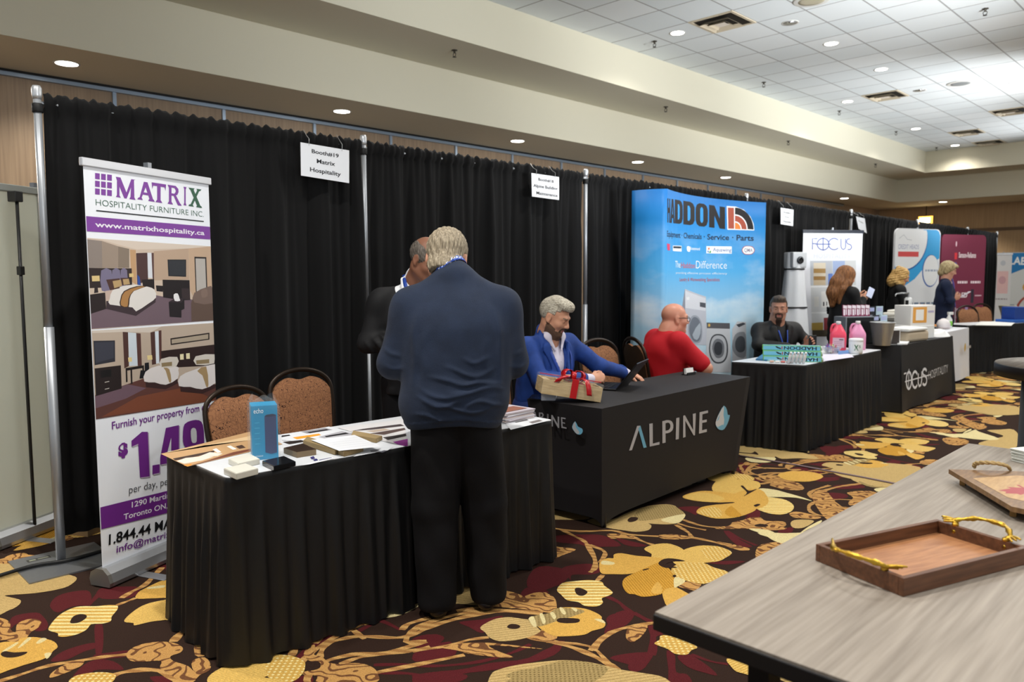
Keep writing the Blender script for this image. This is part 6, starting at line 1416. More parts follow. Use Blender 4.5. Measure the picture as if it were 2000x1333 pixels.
# on the white cloth table and behind
t=thing('tissue_ball','round white dispenser on the white cloth table','dispenser',(12.10,3.38,.746)); mb(mat('#e4dedf',.4)).lathe([(.05,0),(.085,.03),(.09,.07),(.07,.12),(.02,.15),(.001,.152)],n=24).build('dispenser_body',t); mb(mat('#c0b4b4',.4)).lathe([(.055,.0),(.088,.012),(.086,.024)],n=24).build('base_ring',t)
t=thing('spray_bottle','white and green spray bottle on the white cloth table','bottle',(12.42,3.40,.746),-.6); mb(mat('#e0e2e2',.35)).lathe([(.04,0),(.045,.01),(.045,.12),(.018,.17),(.018,.19)],n=20).build('bottle_body',t); mb(mat('#7fc64a',.4)).lathe([(.0465,.03),(.0465,.10)],n=20).build('green_label',t); mb(mat('#dfe2e0',.4)).box((-.02,-.02,.19),(.06,.02,.23),bev=.006).build('trigger_head',t)
t=thing('snack_tray','flat tray of orange snacks on the white cloth table','tray',(12.5,3.62,.746)); mb(mat('#c9c9c4',.4)).lathe([(.14,0),(.15,.014),(.145,.014),(.001,.006)],n=28).build('plate',t); mb(mat('#d08a48',.7,bump=(40,.8))).lathe([(.12,.012),(.09,.03),(.001,.04)],n=24).build('snacks',t)
t=thing('side_counter','narrow grey counter with a white top behind the black throw table','counter',(11.25,3.66,0),-.05); mb(mat('#8e8c88',.5)).box((-.42,-.16,0),(.42,.16,.90),bev=.01).build('counter_body',t); mb(mat('#a6a39d',.35,.4)).box((-.46,-.18,.90),(.46,.18,.96),bev=.015).build('counter_top',t)
t=thing('folded_towels','soft white towels piled on the grey side counter','towels',(11.15,3.66,.961)); mb(mat('#dedbd2',.8,bump=(10,.4))).box((-.3,-.14,0),(.3,.14,.05),bev=.02).build('towel',t); mb(mat('#e4e1d9',.8)).box((-.2,-.1,.05),(.16,.1,.085),bev=.016).build('towel',t)
t=thing('tap_dispenser','chrome and white pump dispenser standing on the grey side counter','dispenser',(11.60,3.70,.961)); mb(mat('#d9dbdc',.35)).lathe([(.05,0),(.05,.22),(.03,.24)],n=20).build('dispenser_body',t); g=mb(CHROME); g.tube([(0,0,.24),(0,0,.30),(-.12,.05,.30),(-.22,.09,.29),(-.24,.1,.26)],.012,8); g.build('spout',t); mb(DARK).box((-.052,-.02,.03),(-.046,.02,.2)).build('dark_strip',t)
t=thing('red_case','low red and dark case on the grey counter edge','case',(11.50,3.52,.961)); mb(mat('#a8343c',.4)).box((.0,-.03,0),(.2,.05,.035),bev=.006).build('case_body',t); mb(DARK).box((.02,-.03,.035),(.18,.05,.07),bev=.006).build('case_lid',t)
o=slab('paper_pile','spread of white papers on the farthest black-skirted table','papers',[(1905,636),(1975,637),(1985,629),(1915,629)],.7475,.006,mat('#dfdfda',.6),None,0)
t=thing('blue_bin','blue plastic bin on the farthest black-skirted table','bin',(14.5,3.1,.7475),-.5); mb(mat('#1c3f8c',.45)).box((-.02,-.12,.05),(.22,.12,.25),bev=.008).build('bin_body',t); mb(mat('#2458a8',.45)).box((-.12,-.18,0),(.26,.14,.05),bev=.01).build('blue_folder',t)

# ---- on the grey foreground table
GZ=.7505
RW=wood('tray_wood','#4f3120','#6e472f',(2,22,22),4,.45); RW2=wood('tray_floor_wood','#93613f','#b58055',(3,26,1),3,.45); 
t=thing('serving_tray','red-brown wooden serving tray with two gold antler handles on the grey table','tray',(1.885,.587,GZ),math.atan2(-.16,.45)); L_,W_,H_,th=.48,.262,.045,.014
g=mb(RW)
g.box((0,0,0),(L_,th,H_),bev=.0015).box((0,W_-th,0),(L_,W_,H_),bev=.0015).box((0,th,0),(th,W_-th,H_),bev=.0015).box((L_-th,th,0),(L_,W_-th,H_),bev=.0015); g.build('rim',t)
mb(RW2).box((th,th,.003),(L_-th,W_-th,.011)).build('tray_floor',t)
GOLD=mat('#c9a23c',.28,.95,bump=(90,.35))
def antler(x):
    s_=1 if x>L_/2 else -1; y0,y1=.058,W_-.062
    pts=[(x,y0,H_+.004),(x+s_*.006,y0-.008,H_+.012),(x+s_*.030,y0+.014,H_+.022),(x+s_*.045,(y0+y1)/2-.03,H_+.026),(x+s_*.046,(y0+y1)/2+.03,H_+.024),(x+s_*.030,y1-.014,H_+.018),(x+s_*.006,y1+.006,H_+.012),(x,y1,H_+.004)]
    S=smooth_line(pts,5); n=len(S); R_=[.0062+.0016*math.sin(i*.9)+.001*math.sin(i*2.3) for i in range(n)]
    g=mb(GOLD).tube(S,R_,10)
    for (yy,dy) in ((y0,-1),(y1,1)):
        for k in range(3): g.tube(smooth_line([(x+s_*.012,yy+dy*.0,H_+.010),(x-s_*.004+.004*k,yy+dy*(.012+.006*k),H_+.009+.003*k),(x-s_*.016+.006*k,yy+dy*(.026+.007*k),H_+.008+.004*k)],3),[.005,.0048,.0045,.004,.0035,.003,.0022],8)
        g.lathe([(.009,-.004),(.009,.004)],c=(x-s_*.0,yy,H_+.003),n=12)
    g.build('antler_handle',t)
    for yy in (y0,y1): mb(GOLD).lathe([(.006,0),(.006,.006),(.001,.008)],n=12,M=Matrix.Translation((x-s_*.007 if s_>0 else x+.007,yy,.028))@Matrix.Rotation(PI/2,4,'Y')).build('handle_bolt',t)
antler(th*.5); antler(L_-th*.5)
t=thing('serving_board','raised wooden board with a red maple leaf and rope handle on the grey table','serving board',(0,0,0)); zt=.795
a=gz(1853,917,zt); b_=gz(1976,990,zt); e=(a-b_)/np.linalg.norm(a-b_); q=np.array([e[1],-e[0],0]); 
if np.dot(q,CR)<0: q=-q
Lb=np.linalg.norm(a-b_); MAP=wood('board_wood','#6a4c30','#8d6b45',(6,30,6),3,.45)
ol=[(0,0),(Lb,0),(Lb+.0,.28),(Lb-.04,.34),(.04,.34),(-.04,.30),(-.05,.05)]
Mx=frame3((b_[0],b_[1],zt-.016),e,q,(0,0,1) ); 
if np.dot(np.cross(e,q),[0,0,1])<0: Mx=frame3((b_[0],b_[1],zt-.016),e,q,(0,0,1))
g=mb(MAP); n=len(ol); vs=[Mx@Vector((x,y,0)) for x,y in ol]+[Mx@Vector((x,y,.016)) for x,y in ol]
bm=bmesh.new(); bv=[bm.verts.new(v) for v in vs]; bm.faces.new(bv[:n]); bm.faces.new(bv[n:])
for i in range(n): bm.faces.new((bv[i],bv[(i+1)%n],bv[n+(i+1)%n],bv[n+i]))
bmesh.ops.recalc_face_normals(bm,faces=bm.faces); g.frombm(bm); g.build('board',t)
F=Flat((b_[0],b_[1],zt),e,q,n=(0,0,1)); F.lift=.0006; 
F.poly_uv(wood('board_light','#a98352','#c09a66',(6,30,6),3,.45),[(.10,.035),(.34,.03),(.40,.2),(.37,.32),(.08,.33),(.03,.22),(.05,.08)])
LC=F.px((2006,958)); leaf=[(0,1),(.12,.72),(.3,.82),(.24,.42),(.48,.62),(.52,.5),(.86,.5),(.74,.3),(.9,.16),(.42,-.12),(.46,-.3),(.04,-.24),(.04,-.6),(-.04,-.6),(-.04,-.24),(-.46,-.3),(-.42,-.12),(-.9,.16),(-.74,.3),(-.86,.5),(-.52,.5),(-.48,.62),(-.24,.42),(-.3,.82),(-.12,.72)]
F.poly_uv('#a0222c',[(LC[0]-.105*y,LC[1]+.105*x) for x,y in leaf]); F.build('inlay',t)
for x,y in ((.05,.03),(Lb-.05,.03),(.05,.29),(Lb-.05,.29)):
    o=mb(mat('#8a6a3c',.4,.5)).box((-.009,-.009,0),(.009,.009,zt-.016-GZ)).build('foot',t); v=Mx@Vector((x,y,0)); o.location=(v.x,v.y,GZ)
h=smooth_line([gz(1902,913,zt+.004),gz(1906,906,zt+.02),gz(1925,904,zt+.034),gz(1950,906,zt+.034),gz(1968,911,zt+.02),gz(1972,917,zt+.004)],6)
g=mb(mat('#b59a6a',.8))
for ph_ in (0,PI): g.tube([np.array(p)+np.array([.003*math.cos(i*1.1+ph_),.003*math.sin(i*1.1+ph_),.003*math.sin(i*1.1+ph_)]) for i,p in enumerate(h)],.005,8)
g.build('rope_handle',t)
p=gz(1990,910,.7505); t=thing('paper_stack','stack of white folded papers at the right edge of the grey table','stack of papers',(3.665,.625,GZ),-.5)
for k in range(9):
    r=random.Random(50+k); M_=Matrix.Rotation(r.uniform(-.05,.05),4,'Z')@Matrix.Translation((0,.0012*k,0))
    mb(mat(['#d5d6cf','#c6c8bf','#dddfd8'][k%3],.6)).box((-.10,-.075,k*.0058),(.10,.075,k*.0058+.005),M_,bev=.0015).build('folded_sheet',t)

# ================================================================== people: smooth bodies grown from blended limb volumes
class SDF:
    def __init__(s): s.p = []; s.post = None
    def cap(s,a,b,ra,rb,k=.02,n=None,sq=1.0,op=1):
        a=np.array(a,float); b=np.array(b,float)
        if n is not None: n=np.array(n,float); n/=np.linalg.norm(n)
        s.p.append(('c',op,k,(a+b)/2,np.linalg.norm(b-a)/2+max(ra,rb),a,b,ra,rb,n,sq)); return s
    def chain(s,pts,rs,k=.02,n=None,sq=1.0):
        for i in range(len(pts)-1): s.cap(pts[i],pts[i+1],rs[i],rs[i+1],k,n,sq)
        return s
    def ell(s,c,r,k=.02,R=None,op=1):
        r=np.array(r,float); s.p.append(('e',op,k,np.array(c,float),r.max(),r,None if R is None else np.array(R,float))); return s
    def dist(s,q,P):
        if q[0]=='c':
            _,_,_,_,_,a,b,ra,rb,n,sq=q; X=P-a; d=b-a
            if n is not None:
                X=X+np.outer(X@n,n)*(1/sq-1); d=d+n*(d@n)*(1/sq-1)
            L=d@d; t=np.clip(X@d/L,0,1) if L>1e-12 else np.zeros(len(P))
            return (np.linalg.norm(X-t[:,None]*d,axis=1)-(ra+(rb-ra)*t))*(sq if n is not None else 1)
        X=P-q[3]
        if q[6] is not None: X=X@q[6]
        r=q[5]; k0=np.linalg.norm(X/r,axis=1); k1=np.linalg.norm(X/(r*r),axis=1)
        return np.where(k1>1e-9, k0*(k0-1)/np.maximum(k1,1e-9), -r.min())
    def ev(s,P,ctr=None,rad=None):
        d=np.full(len(P),1.0)
        for q in s.p:
            if ctr is not None and np.linalg.norm(q[3]-ctr)-q[4]-rad-3*q[2]>0.0: continue
            e=s.dist(q,P); k=q[2]
            if q[1]>0:
                h=np.clip(.5+.5*(e-d)/k,0,1); d=e+(d-e)*h-k*h*(1-h)
            else:
                h=np.clip(.5-.5*(d+e)/k,0,1); d=d+(-e-d)*h+k*h*(1-h)
        if s.post is not None: d=s.post(P,d)
        return d
    def mesh(s,h):
        lo=np.min([q[3]-q[4] for q in s.p if q[1]>0],0)-4*h; hi=np.max([q[3]+q[4] for q in s.p if q[1]>0],0)+4*h
        B=12; nb=np.ceil((hi-lo)/(h*B)).astype(int); N=nb*B+1
        V=np.full(N,1.0,np.float32)
        bi=np.stack(np.meshgrid(*[np.arange(k) for k in nb],indexing='ij'),-1).reshape(-1,3)
        C=lo+(bi+.5)*B*h; dc=s.ev(C); rad=B*h*.5*1.7321
        ar=np.arange(B+1); loc=np.stack(np.meshgrid(ar,ar,ar,indexing='ij'),-1).reshape(-1,3)*h
        for i,b in enumerate(bi):
            sl=tuple(slice(b[j]*B,b[j]*B+B+1) for j in range(3))
            if abs(dc[i])>rad*1.9+.03:
                if dc[i]<0: V[sl]=np.minimum(V[sl],-1.0)
                continue
            d=s.ev(lo+b*B*h+loc,C[i],rad*1.3)
            V[sl]=d.reshape(B+1,B+1,B+1)
        return nets(V,lo,h)
CORN=[(0,0,0),(1,0,0),(0,1,0),(1,1,0),(0,0,1),(1,0,1),(0,1,1),(1,1,1)]
EDG=[(a,b) for a in range(8) for b in range(a+1,8) if sum(abs(CORN[a][i]-CORN[b][i]) for i in range(3))==1]
def nets(V,lo,h):
    ins=V<0; n=np.array(V.shape)-1
    cnt=np.zeros(n,np.int8)
    for c in CORN: cnt+=ins[c[0]:n[0]+c[0],c[1]:n[1]+c[1],c[2]:n[2]+c[2]]
    act=(cnt>0)&(cnt<8); ii=np.argwhere(act); idx=np.full(n,-1,np.int64); idx[act]=np.arange(len(ii))
    acc=np.zeros((len(ii),3)); num=np.zeros(len(ii))
    for a,b in EDG:
        A=np.array(CORN[a]); Bc=np.array(CORN[b]); va=V[tuple((ii+A).T)]; vb=V[tuple((ii+Bc).T)]
        cr=(va<0)!=(vb<0); t=np.where(cr,va/np.where(cr,va-vb,1),0)
        acc+=np.where(cr[:,None],A+t[:,None]*(Bc-A),0); num+=cr
    verts=lo+h*(ii+acc/num[:,None]); quads=[]
    for ax in range(3):
        u,v=(ax+1)%3,(ax+2)%3; sl0=[slice(None)]*3; sl1=[slice(None)]*3; sl0[ax]=slice(0,-1); sl1[ax]=slice(1,None)
        ch=ins[tuple(sl0)]!=ins[tuple(sl1)]; e=np.argwhere(ch); e=e[(e[:,u]>0)&(e[:,v]>0)&(e[:,u]<n[u])&(e[:,v]<n[v])]
        s0=ins[tuple(e.T)]; q=[]
        for du,dv in ((1,1),(0,1),(0,0),(1,0)):
            c=e.copy(); c[:,u]-=du; c[:,v]-=dv; q.append(idx[tuple(c.T)])
        q=np.stack(q,1); q[~s0]=q[~s0][:,::-1]; quads.append(q)
    Q=np.concatenate(quads); Q=Q[(Q>=0).all(1)]
    return verts,Q
def sdf_obj(name,sdf,h,mats,parent,pick=None):
    v,q=sdf.mesh(h); me=bpy.data.meshes.new(name)
    me.vertices.add(len(v)); me.vertices.foreach_set('co',v.astype(np.float32).ravel())
    me.loops.add(len(q)*4); me.loops.foreach_set('vertex_index',q.astype(np.int32).ravel())
    me.polygons.add(len(q)); me.polygons.foreach_set('loop_start',np.arange(0,len(q)*4,4,dtype=np.int32)); 
    me.update(calc_edges=True)
    me.polygons.foreach_set('use_smooth',np.ones(len(q),bool))
    for m_ in (mats if isinstance(mats,list) else [mats]): me.materials.append(m_)
    if pick is not None:
        c=v[q].mean(1); me.polygons.foreach_set('material_index',pick(c).astype(np.int32))
    me.validate(); o=bpy.data.objects.new(name,me); return link(o,parent)
def rotm(yaw=0,pitch=0,roll=0):
    """columns = right, forward, up of a head: yaw to its left, pitch down, roll"""
    M_=Matrix.Rotation(yaw,3,'Z')@Matrix.Rotation(-pitch,3,'X')@Matrix.Rotation(roll,3,'Y'); return np.array(M_)
class Person:
    def __init__(s,label,loc,fwd,group=None):
        s.rz=math.atan2(-fwd[0],fwd[1]); s.t=thing('person',label,'person',(loc[0],loc[1],0),s.rz,group); s.loc=np.array([loc[0],loc[1],0.0])
    def L(s,p):                                   # world -> local
        d=np.array(p,float)-s.loc; c,k=math.cos(-s.rz),math.sin(-s.rz); return np.array([c*d[0]-k*d[1],k*d[0]+c*d[1],d[2]])
def head(S,c,R,sc=1.0,ears=True,fem=False):
    """blend a head into S; c = head centre, R columns right/forward/up"""
    W=lambda x,y,z: c+R@(np.array([x,y,z])*sc)
    E=lambda p,r,k=.02,op=1: S.ell(W(*p),np.array(r)*sc,k*sc,R,op)
    K=lambda a,b,ra,rb,k=.02,op=1: S.cap(W(*a),W(*b),ra*sc,rb*sc,k*sc,None,1,op)
    j=.9 if fem else 1
    E((0,-.014,.036),(.078,.098,.088)); E((0,.020,-.028),(.064*j,.074,.092)); 
    for x in (-1,1): K((x*.050*j,-.005,-.060),(x*.014,.066,-.096),.020*j,.019*j,.03); K((x*.03,.078,.026),(x*.046,.058,.020),.010,.010,.02); E((x*.042,.058,-.022),(.022,.024,.022),.025)
    K((0,.070,-.098),(0,.073,-.094),.018*j,.018*j,.02); K((-.025,.085,.030),(.025,.085,.030),.009,.009,.018)
    for x in (-1,1): E((x*.032,.097,.006),(.017,.014,.012),.012,-1)
    for x in (-1,1): E((x*.031,.077,.006),(.0135,.013,.0125),.006)
    K((0,.090,.018),(0,.108,-.022),.007,.0125,.010); 
    for x in (-1,1): E((x*.012,.098,-.026),(.009,.011,.008),.006)
    K((-.020,.086,-.052),(.020,.086,-.052),.0055,.0055,.008); K((-.017,.084,-.063),(.017,.084,-.063),.0065,.0065,.008); K((-.022,.094,-.0575),(.022,.094,-.0575),.0022,.0022,.003,-1)
    if ears:
        for x in (-1,1): E((x*.079,-.012,-.002),(.010,.020,.032),.008); E((x*.088,-.006,.002),(.005,.010,.018),.006,-1); E((x*.077,-.004,-.030),(.008,.010,.010),.008)
def neck(S,c,R,base,r=.056,sc=1.0): S.cap(c+R@(np.array([0,-.022,-.055])*sc),base,r*.96,r*1.12,.03)
def face_pick(c,R,sc,lips=1,brow=2,beard=None,sock=None):
    def f(P):
        X=(P-c)@R/sc; m=np.zeros(len(P),int); x,y,z=np.abs(X[:,0]),X[:,1],X[:,2]
        m[(y>.078)&(x<.024-(np.abs(z+.0575))*.9)&(z<-.047)&(z>-.069)]=lips
        m[(y>.060)&(x>.014)&(x<.050)&(np.abs(z-.029+.10*(x-.032)**2*20)<.0042)]=brow
        m[(y>.075)&(np.hypot((x-.031)*1.0,(z-.004)*2.4)<.0105)]=3
        m[(y>.080)&(np.hypot((x-.031),(z-.004)*1.1)<.0042)]=4
        if beard=='full':
            m[(((y>.050)&(z<-.069))|((y>.060)&(x<.032)&(z<-.037)&(z>-.050))|((x>.024)&(x<.036)&(y>.05)&(z<-.045))|((y>-.012)&(y<=.056)&(z<-.054+(.052-y)*.42)))&(z>-.135)]=5
        if beard=='fullold': m[(z<-.034)&(y>-.02)&((y>.015)|(z>-.10))&~((y>.07)&(x<.022)&(z>-.068)&(z<-.050))&((x>.028+.0*(y))|(z<-.070)|((z<-.036)&(z>-.050)&(y>.07)&(x<.034)))&(z>-.135)&((y<.06)|(x>.030)|(z<-.068)|(z>-.052))]=5
        if beard=='goatee': m[(y>.055)&(((x<.032)&(z<-.036)&(z>-.050))|((x>.022)&(x<.036)&(z<-.040)&(z>-.085))|((x<.028)&(z<-.074)))]=5
        return m
    return f
def hand(S,w,d,n,t,curl=(.3,.5,.4),sc=1.0,spread=.05,thumb=.5,k=.005):
    """w wrist, d towards the knuckles, n palm side, t thumb side"""
    d=np.array(d,float); d/=np.linalg.norm(d); n=np.array(n,float); n-=d*(n@d); n/=np.linalg.norm(n); t=np.array(t,float); t-=d*(t@d)+n*(t@n); t/=np.linalg.norm(t)
    w=np.array(w,float)
    S.cap(w,w+d*.03*sc,.024*sc,.030*sc,.012,n,.62); S.cap(w+d*.03*sc+t*.008*sc,w+d*.078*sc+t*.010*sc,.030*sc,.030*sc,.012,n,.42); S.cap(w+d*.03*sc-t*.012*sc,w+d*.072*sc-t*.014*sc,.026*sc,.024*sc,.012,n,.44)
    lens=[.072,.080,.075,.060]; offs=[.030,.010,-.011,-.031]; st=[.084,.088,.085,.077]
    for i in range(4):
        b=w+d*st[i]*sc+t*offs[i]*sc; a=0; p=b; dd=d+t*spread*(1.5-i); dd/=np.linalg.norm(dd); r=[.0098,.0088,.0080,.0070]; pts=[b-d*.02*sc,b]
        for j,fr in enumerate((.45,.31,.24)):
            a+=curl[j]*(1+.12*i); p=p+(dd*math.cos(a)+n*math.sin(a))*lens[i]*fr*sc; pts.append(p)
        S.chain(pts,[.0095*sc]+[q*sc for q in r],k)
    b=w+d*.022*sc+t*.024*sc; d1=d*.62+t*.70+n*(.15+.3*thumb); d1/=np.linalg.norm(d1); d2=d*.86+t*(.38-.3*thumb)+n*(.1+.4*thumb); d2/=np.linalg.norm(d2)
    p1=b+d1*.042*sc; p2=p1+d2*.034*sc; p3=p2+(d2*.9+n*.25)*.026*sc
    S.chain([b,p1,p2,p3],[.015*sc,.0115*sc,.0102*sc,.0082*sc],.008)
def torso(S,pel,chest,neckb,shl,shr,g=1.0,fw=(0,1,0),k=.06,infl=0.0,belly=0.0,hipw=.13):
    pel,chest,neckb,shl,shr=(np.array(q,float) for q in (pel,chest,neckb,shl,shr)); fw=np.array(fw,float)
    rt=shr-shl; rt/=np.linalg.norm(rt)
    for x in (-1,1):
        S.cap(pel+rt*x*hipw*.45*g,chest+rt*x*.085*g,.115*g+infl,.118*g+infl,k,fw,.84)
    S.cap(pel+rt*0,chest,.12*g+infl,.12*g+infl,k)
    if belly: S.ell(pel*.55+chest*.45+fw*belly*.55,np.array([.15*g,.10+belly*.5,.19])+infl,k)
    for sh_,sg_ in ((shl,-1),(shr,1)):
        S.cap(neckb-(neckb-chest)*.22+rt*sg_*.035,sh_,.050+infl,.052+infl,k*.7)
        S.cap(chest+(neckb-chest)*.35+rt*sg_*.06,sh_-np.array([0,0,.035]),.075*g+infl,.055*g+infl,k)
    S.cap(chest,neckb-(neckb-chest)*.18,.10*g+infl,.060+infl,k)
SKIN1=mat('#c08a6e',.5,sss=.06,bump=(300,.08)); SKIN2=mat('#835843',.5,sss=.05,bump=(300,.08)); SKIN3=mat('#c99376',.5,sss=.06,bump=(300,.08))
LIP=mat('#a0594f',.45); EYEW=mat('#d8d2cc',.25); IRIS=mat('#2a1e18',.15)
def hairm(h,h2,sc=160,st=(1,1,.15)):
    return mat(h,.55,0,.35,var=(sc,.3),vcol=h2,bump=(sc*1.2,.6),stretch=st)
def eyes_mats(skin,hair,beard): return [skin,LIP,hair,EYEW,IRIS,beard]
def shoes(p,feet,mt,h=.01):
    S=SDF()
    for f,dr in feet:
        f=np.array(f,float); dr=np.array(dr,float); S.cap(f+np.array([0,0,.035])-dr*.06,f+np.array([0,0,.032])+dr*.17,.042,.038,.02,(0,0,1),.8); S.cap(f+np.array([0,0,.06])-dr*.05,f+np.array([0,0,.09])-dr*.04,.038,.04,.02)
    S.post=lambda P,d: np.maximum(d,-P[:,2]+.002)
    return sdf_obj('shoes',S,h,mt,p.t)
def lanyard(p,pts,w,mt,name='lanyard',nrm=(0,1,0)):
    Sx=smooth_line(pts,5); rows=[]
    for i,q in enumerate(Sx):
        tg=Sx[min(i+1,len(Sx)-1)]-Sx[max(0,i-1)]; tg/=np.linalg.norm(tg); nn=np.array(nrm[i*len(nrm)//len(Sx)] if isinstance(nrm,list) else nrm,float); sd=np.cross(tg,nn); sd/=np.linalg.norm(sd)+1e-9; rows.append([tuple(q-sd*w/2),tuple(q+sd*w/2)])
    return mb(mt).grid(rows).build(name,p.t,solid=.0025)
LANY=mat('#1c3f96',.45); LANYW=mat('#c9d4ea',.5)

# ---------- the man in the blue sweater, standing with his back to the viewer
def fold(S,pts,rad=.006,k=.012): S.chain(smooth_line(pts,3),[rad*.4]+[rad]*(len(smooth_line(pts,3))-2)+[rad*.4],k)
p=Person('heavyset man in navy sweater and black trousers standing with his back turned',(2.205,2.53),(.66,.75))
pel=(0,.02,.93); chest=(0,.07,1.25); nb=(-.012,.125,1.545); shl=(-.205,.09,1.375); shr=(.200,.09,1.375)
ell_,elr=(-.282,.09,1.12),(.248,.11,1.12); wl,wr=(-.19,.36,1.09),(.19,.36,1.09)
hc=np.array([-.045,.205,1.578]); HR=rotm(-.10,.54,.03)
B=SDF(); head(B,hc,HR,1.09); neck(B,hc,HR,(-.008,.115,1.50),.060)
B.chain([np.array(nb)-np.array([0,.01,.06]),chest,(-.015,.04,.96)],[.058,.10,.08],.04); 
for sh,el,wr_ in ((shl,ell_,wl),(shr,elr,wr)): B.chain([chest,sh,el,wr_],[.07,.05,.042,.03],.03)
for x,y1_,y2_ in ((-.10,.03,.0),(.125,.06,.06)): B.chain([(x*.3,.04,.95),(x*.7,.045,.86),(x,y1_,.48),(x*1.02,y2_,.08)],[.07,.065,.055,.04],.03)
hand(B,wl,(.5,.8,-.1),(.2,-.2,-1),(.9,-.4,0)); hand(B,wr,(-.5,.8,-.1),(-.2,-.2,-1),(-.9,-.4,0))
sdf_obj('body',B,.006,eyes_mats(SKIN1,mat('#6b5a48',.6),SKIN1),p.t,face_pick(hc,HR,1.09))
S=SDF(); torso(S,(-.01,.04,.99),chest,nb,shl,shr,1.24,(0,1,0),.06,.012,.14,.15)
S.cap((-.085,.03,.93),(.048,.03,.93),.160,.152,.05,(0,1,0),.88); S.cap((-.010,.108,1.49),np.array([-.008,.115,1.50])*.80+(hc+HR@np.array([0,-.025,-.05]))*.20,.082,.075,.015)
for sh,el,wr_ in ((shl,ell_,wl),(shr,elr,wr)): S.chain([sh,el],[.078,.070],.04); S.chain([el,wr_],[.070,.050],.03)
r=random.Random(2)
def fold(S,pts,rad=.006,k=.012): S.chain(smooth_line(pts,3),[rad*.4]+[rad]*(len(smooth_line(pts,3))-2)+[rad*.4],k)
yb=lambda x,z: .04-.165*math.sqrt(max(.05,1-(x/.27)**2))-(0.012 if z<1.0 else .0)
FOLDS=[]
def crease(pts,amp=.006,w=.011): FOLDS.append((np.array(smooth_line(pts,4)),amp,w))
for z0,x0,x1,dz,am in ((1.118,-.055,.16,.030,.006),(1.085,-.12,.10,.035,.007),(1.055,-.02,.19,.012,.006),(1.035,-.16,.10,.045,.007),(1.005,-.05,.20,-.022,.006),(.985,-.17,.02,.022,.007),(.962,-.10,.17,.026,.006),(.94,.02,.20,-.03,.006),(.925,-.19,-.05,.02,.006),(1.15,.02,.14,.004,.005),(.905,-.12,.12,.012,.005)):
    crease([(x0+(x1-x0)*t_,z0-dz*math.sin(PI*t_*.9)+.010*math.sin(t_*6+z0*40)) for t_ in np.linspace(0,1,6)],am*1.35,.0095)
for sg in (-1,1):
    crease([(sg*.165,1.36),(sg*.185,1.26),(sg*.182,1.14),(sg*.19,1.02)],.010,.014); crease([(sg*.33,1.20),(sg*.29,1.17),(sg*.24,1.16)],.006); crease([(sg*.32,1.12),(sg*.28,1.10),(sg*.23,1.11)],.006)
crease([(-.10,1.30),(-.16,1.20),(-.14,1.10),(-.17,1.0)],.006,.02); crease([(.13,1.25),(.11,1.17),(.16,1.08)],.005,.02)
def creases(P,d):
    q=P[:,(0,2)]; bk=np.clip((.08-P[:,1])/.05,0,1)
    for L_,am,w in FOLDS:
        lo_,hi_=L_.min(0)-3*w,L_.max(0)+3*w; m=((q>lo_)&(q<hi_)).all(1)&(bk>0)
        if not m.any(): continue
        qq=q[m]; best=np.full(len(qq),9.0); tt=np.zeros(len(qq)); n=len(L_)-1
        for i in range(n):
            a_=L_[i]; e_=L_[i+1]-a_; t_=np.clip(((qq-a_)@e_)/(e_@e_+1e-12),0,1); dd=np.linalg.norm(qq-a_-t_[:,None]*e_,axis=1); u_=dd<best; best=np.where(u_,dd,best); tt=np.where(u_,(i+t_)/n,tt)
        d[m]-=am*np.exp(-(best/w)**2)*np.sin(PI*np.clip(tt,.02,.98))**.6*bk[m]
    return d
def post(P,d):
    z=P[:,2]; hem=.842+.022*np.cos(P[:,0]*9)-.02*P[:,0]
    d=d+.003*np.sin(P[:,2]*30+P[:,0]*17)*np.sin(P[:,0]*22+1)*np.clip((1.25-z)/.2,0,1)
    d=creases(P,d.copy())
    d=np.where((z<hem+.035),d-.004,d)
    return np.maximum(d,hem-z)
S.post=post
NAVY=mat('#1d273a',.85,0,.25,var=(14,.12),bump=(450,.35),sheen=.05)
sdf_obj('sweater',S,.0058,NAVY,p.t)
S=SDF(); S.cap(np.array(hc)+HR@np.array([0,-.025,-.03]),(-.008,.115,1.49),.081,.085,.01); 
cc=np.array(hc)+HR@np.array([0,-.025,-.050]); ax_=np.array([-.008,.115,1.50])-cc; LNK=np.linalg.norm(ax_); ax_/=LNK
S.post=lambda P,d: np.maximum(np.maximum(d,np.abs((P-cc)@ax_-LNK*.50)-.015),-(d+.004))
sdf_obj('lanyard',S,.004,[LANY,LANYW],p.t,lambda c: ((np.abs((c-cc)@ax_-LNK*.50)<.006)&(np.sin(np.arctan2(c[:,0],c[:,1]-.13)*34)>.15)&(c[:,1]<.13)).astype(int))
S=SDF(); S.ell(hc+HR@np.array([0,-.016,.041])*1.09,np.array([.086,.106,.094])*1.09,.01,HR); S.ell(hc+HR@np.array([0,-.050,-.052])*1.09,np.array([.070,.056,.066])*1.09,.03,HR)
def post(P,d):
    X=(P-hc)@HR/1.09; x,y,z=X[:,0],X[:,1],X[:,2]; a=np.arctan2(x,y)
    d=d+.0016*np.sin(a*46+z*60)+.0018*np.sin(a*23-z*90+2)+.0012*np.sin(a*71+z*20)
    return np.maximum(d,np.maximum(y-.062-.25*np.maximum(0,z-.03),np.maximum(-.086-z+.0*y,np.where((np.abs(x)>.058)&(y>-.04),.012-z,-1))))
S.post=post; sdf_obj('hair',S,.0045,hairm('#6f6350','#a3967f',130),p.t)
S=SDF()
S.cap((-.085,.04,.90),(.055,.04,.90),.126,.124,.05,(0,1,0),.88)
S.chain([(-.09,.04,.87),(-.105,.03,.48),(-.10,.0,.07)],[.120,.104,.086],.018); S.chain([(.075,.045,.87),(.118,.06,.48),(.13,.06,.07)],[.118,.101,.084],.018)
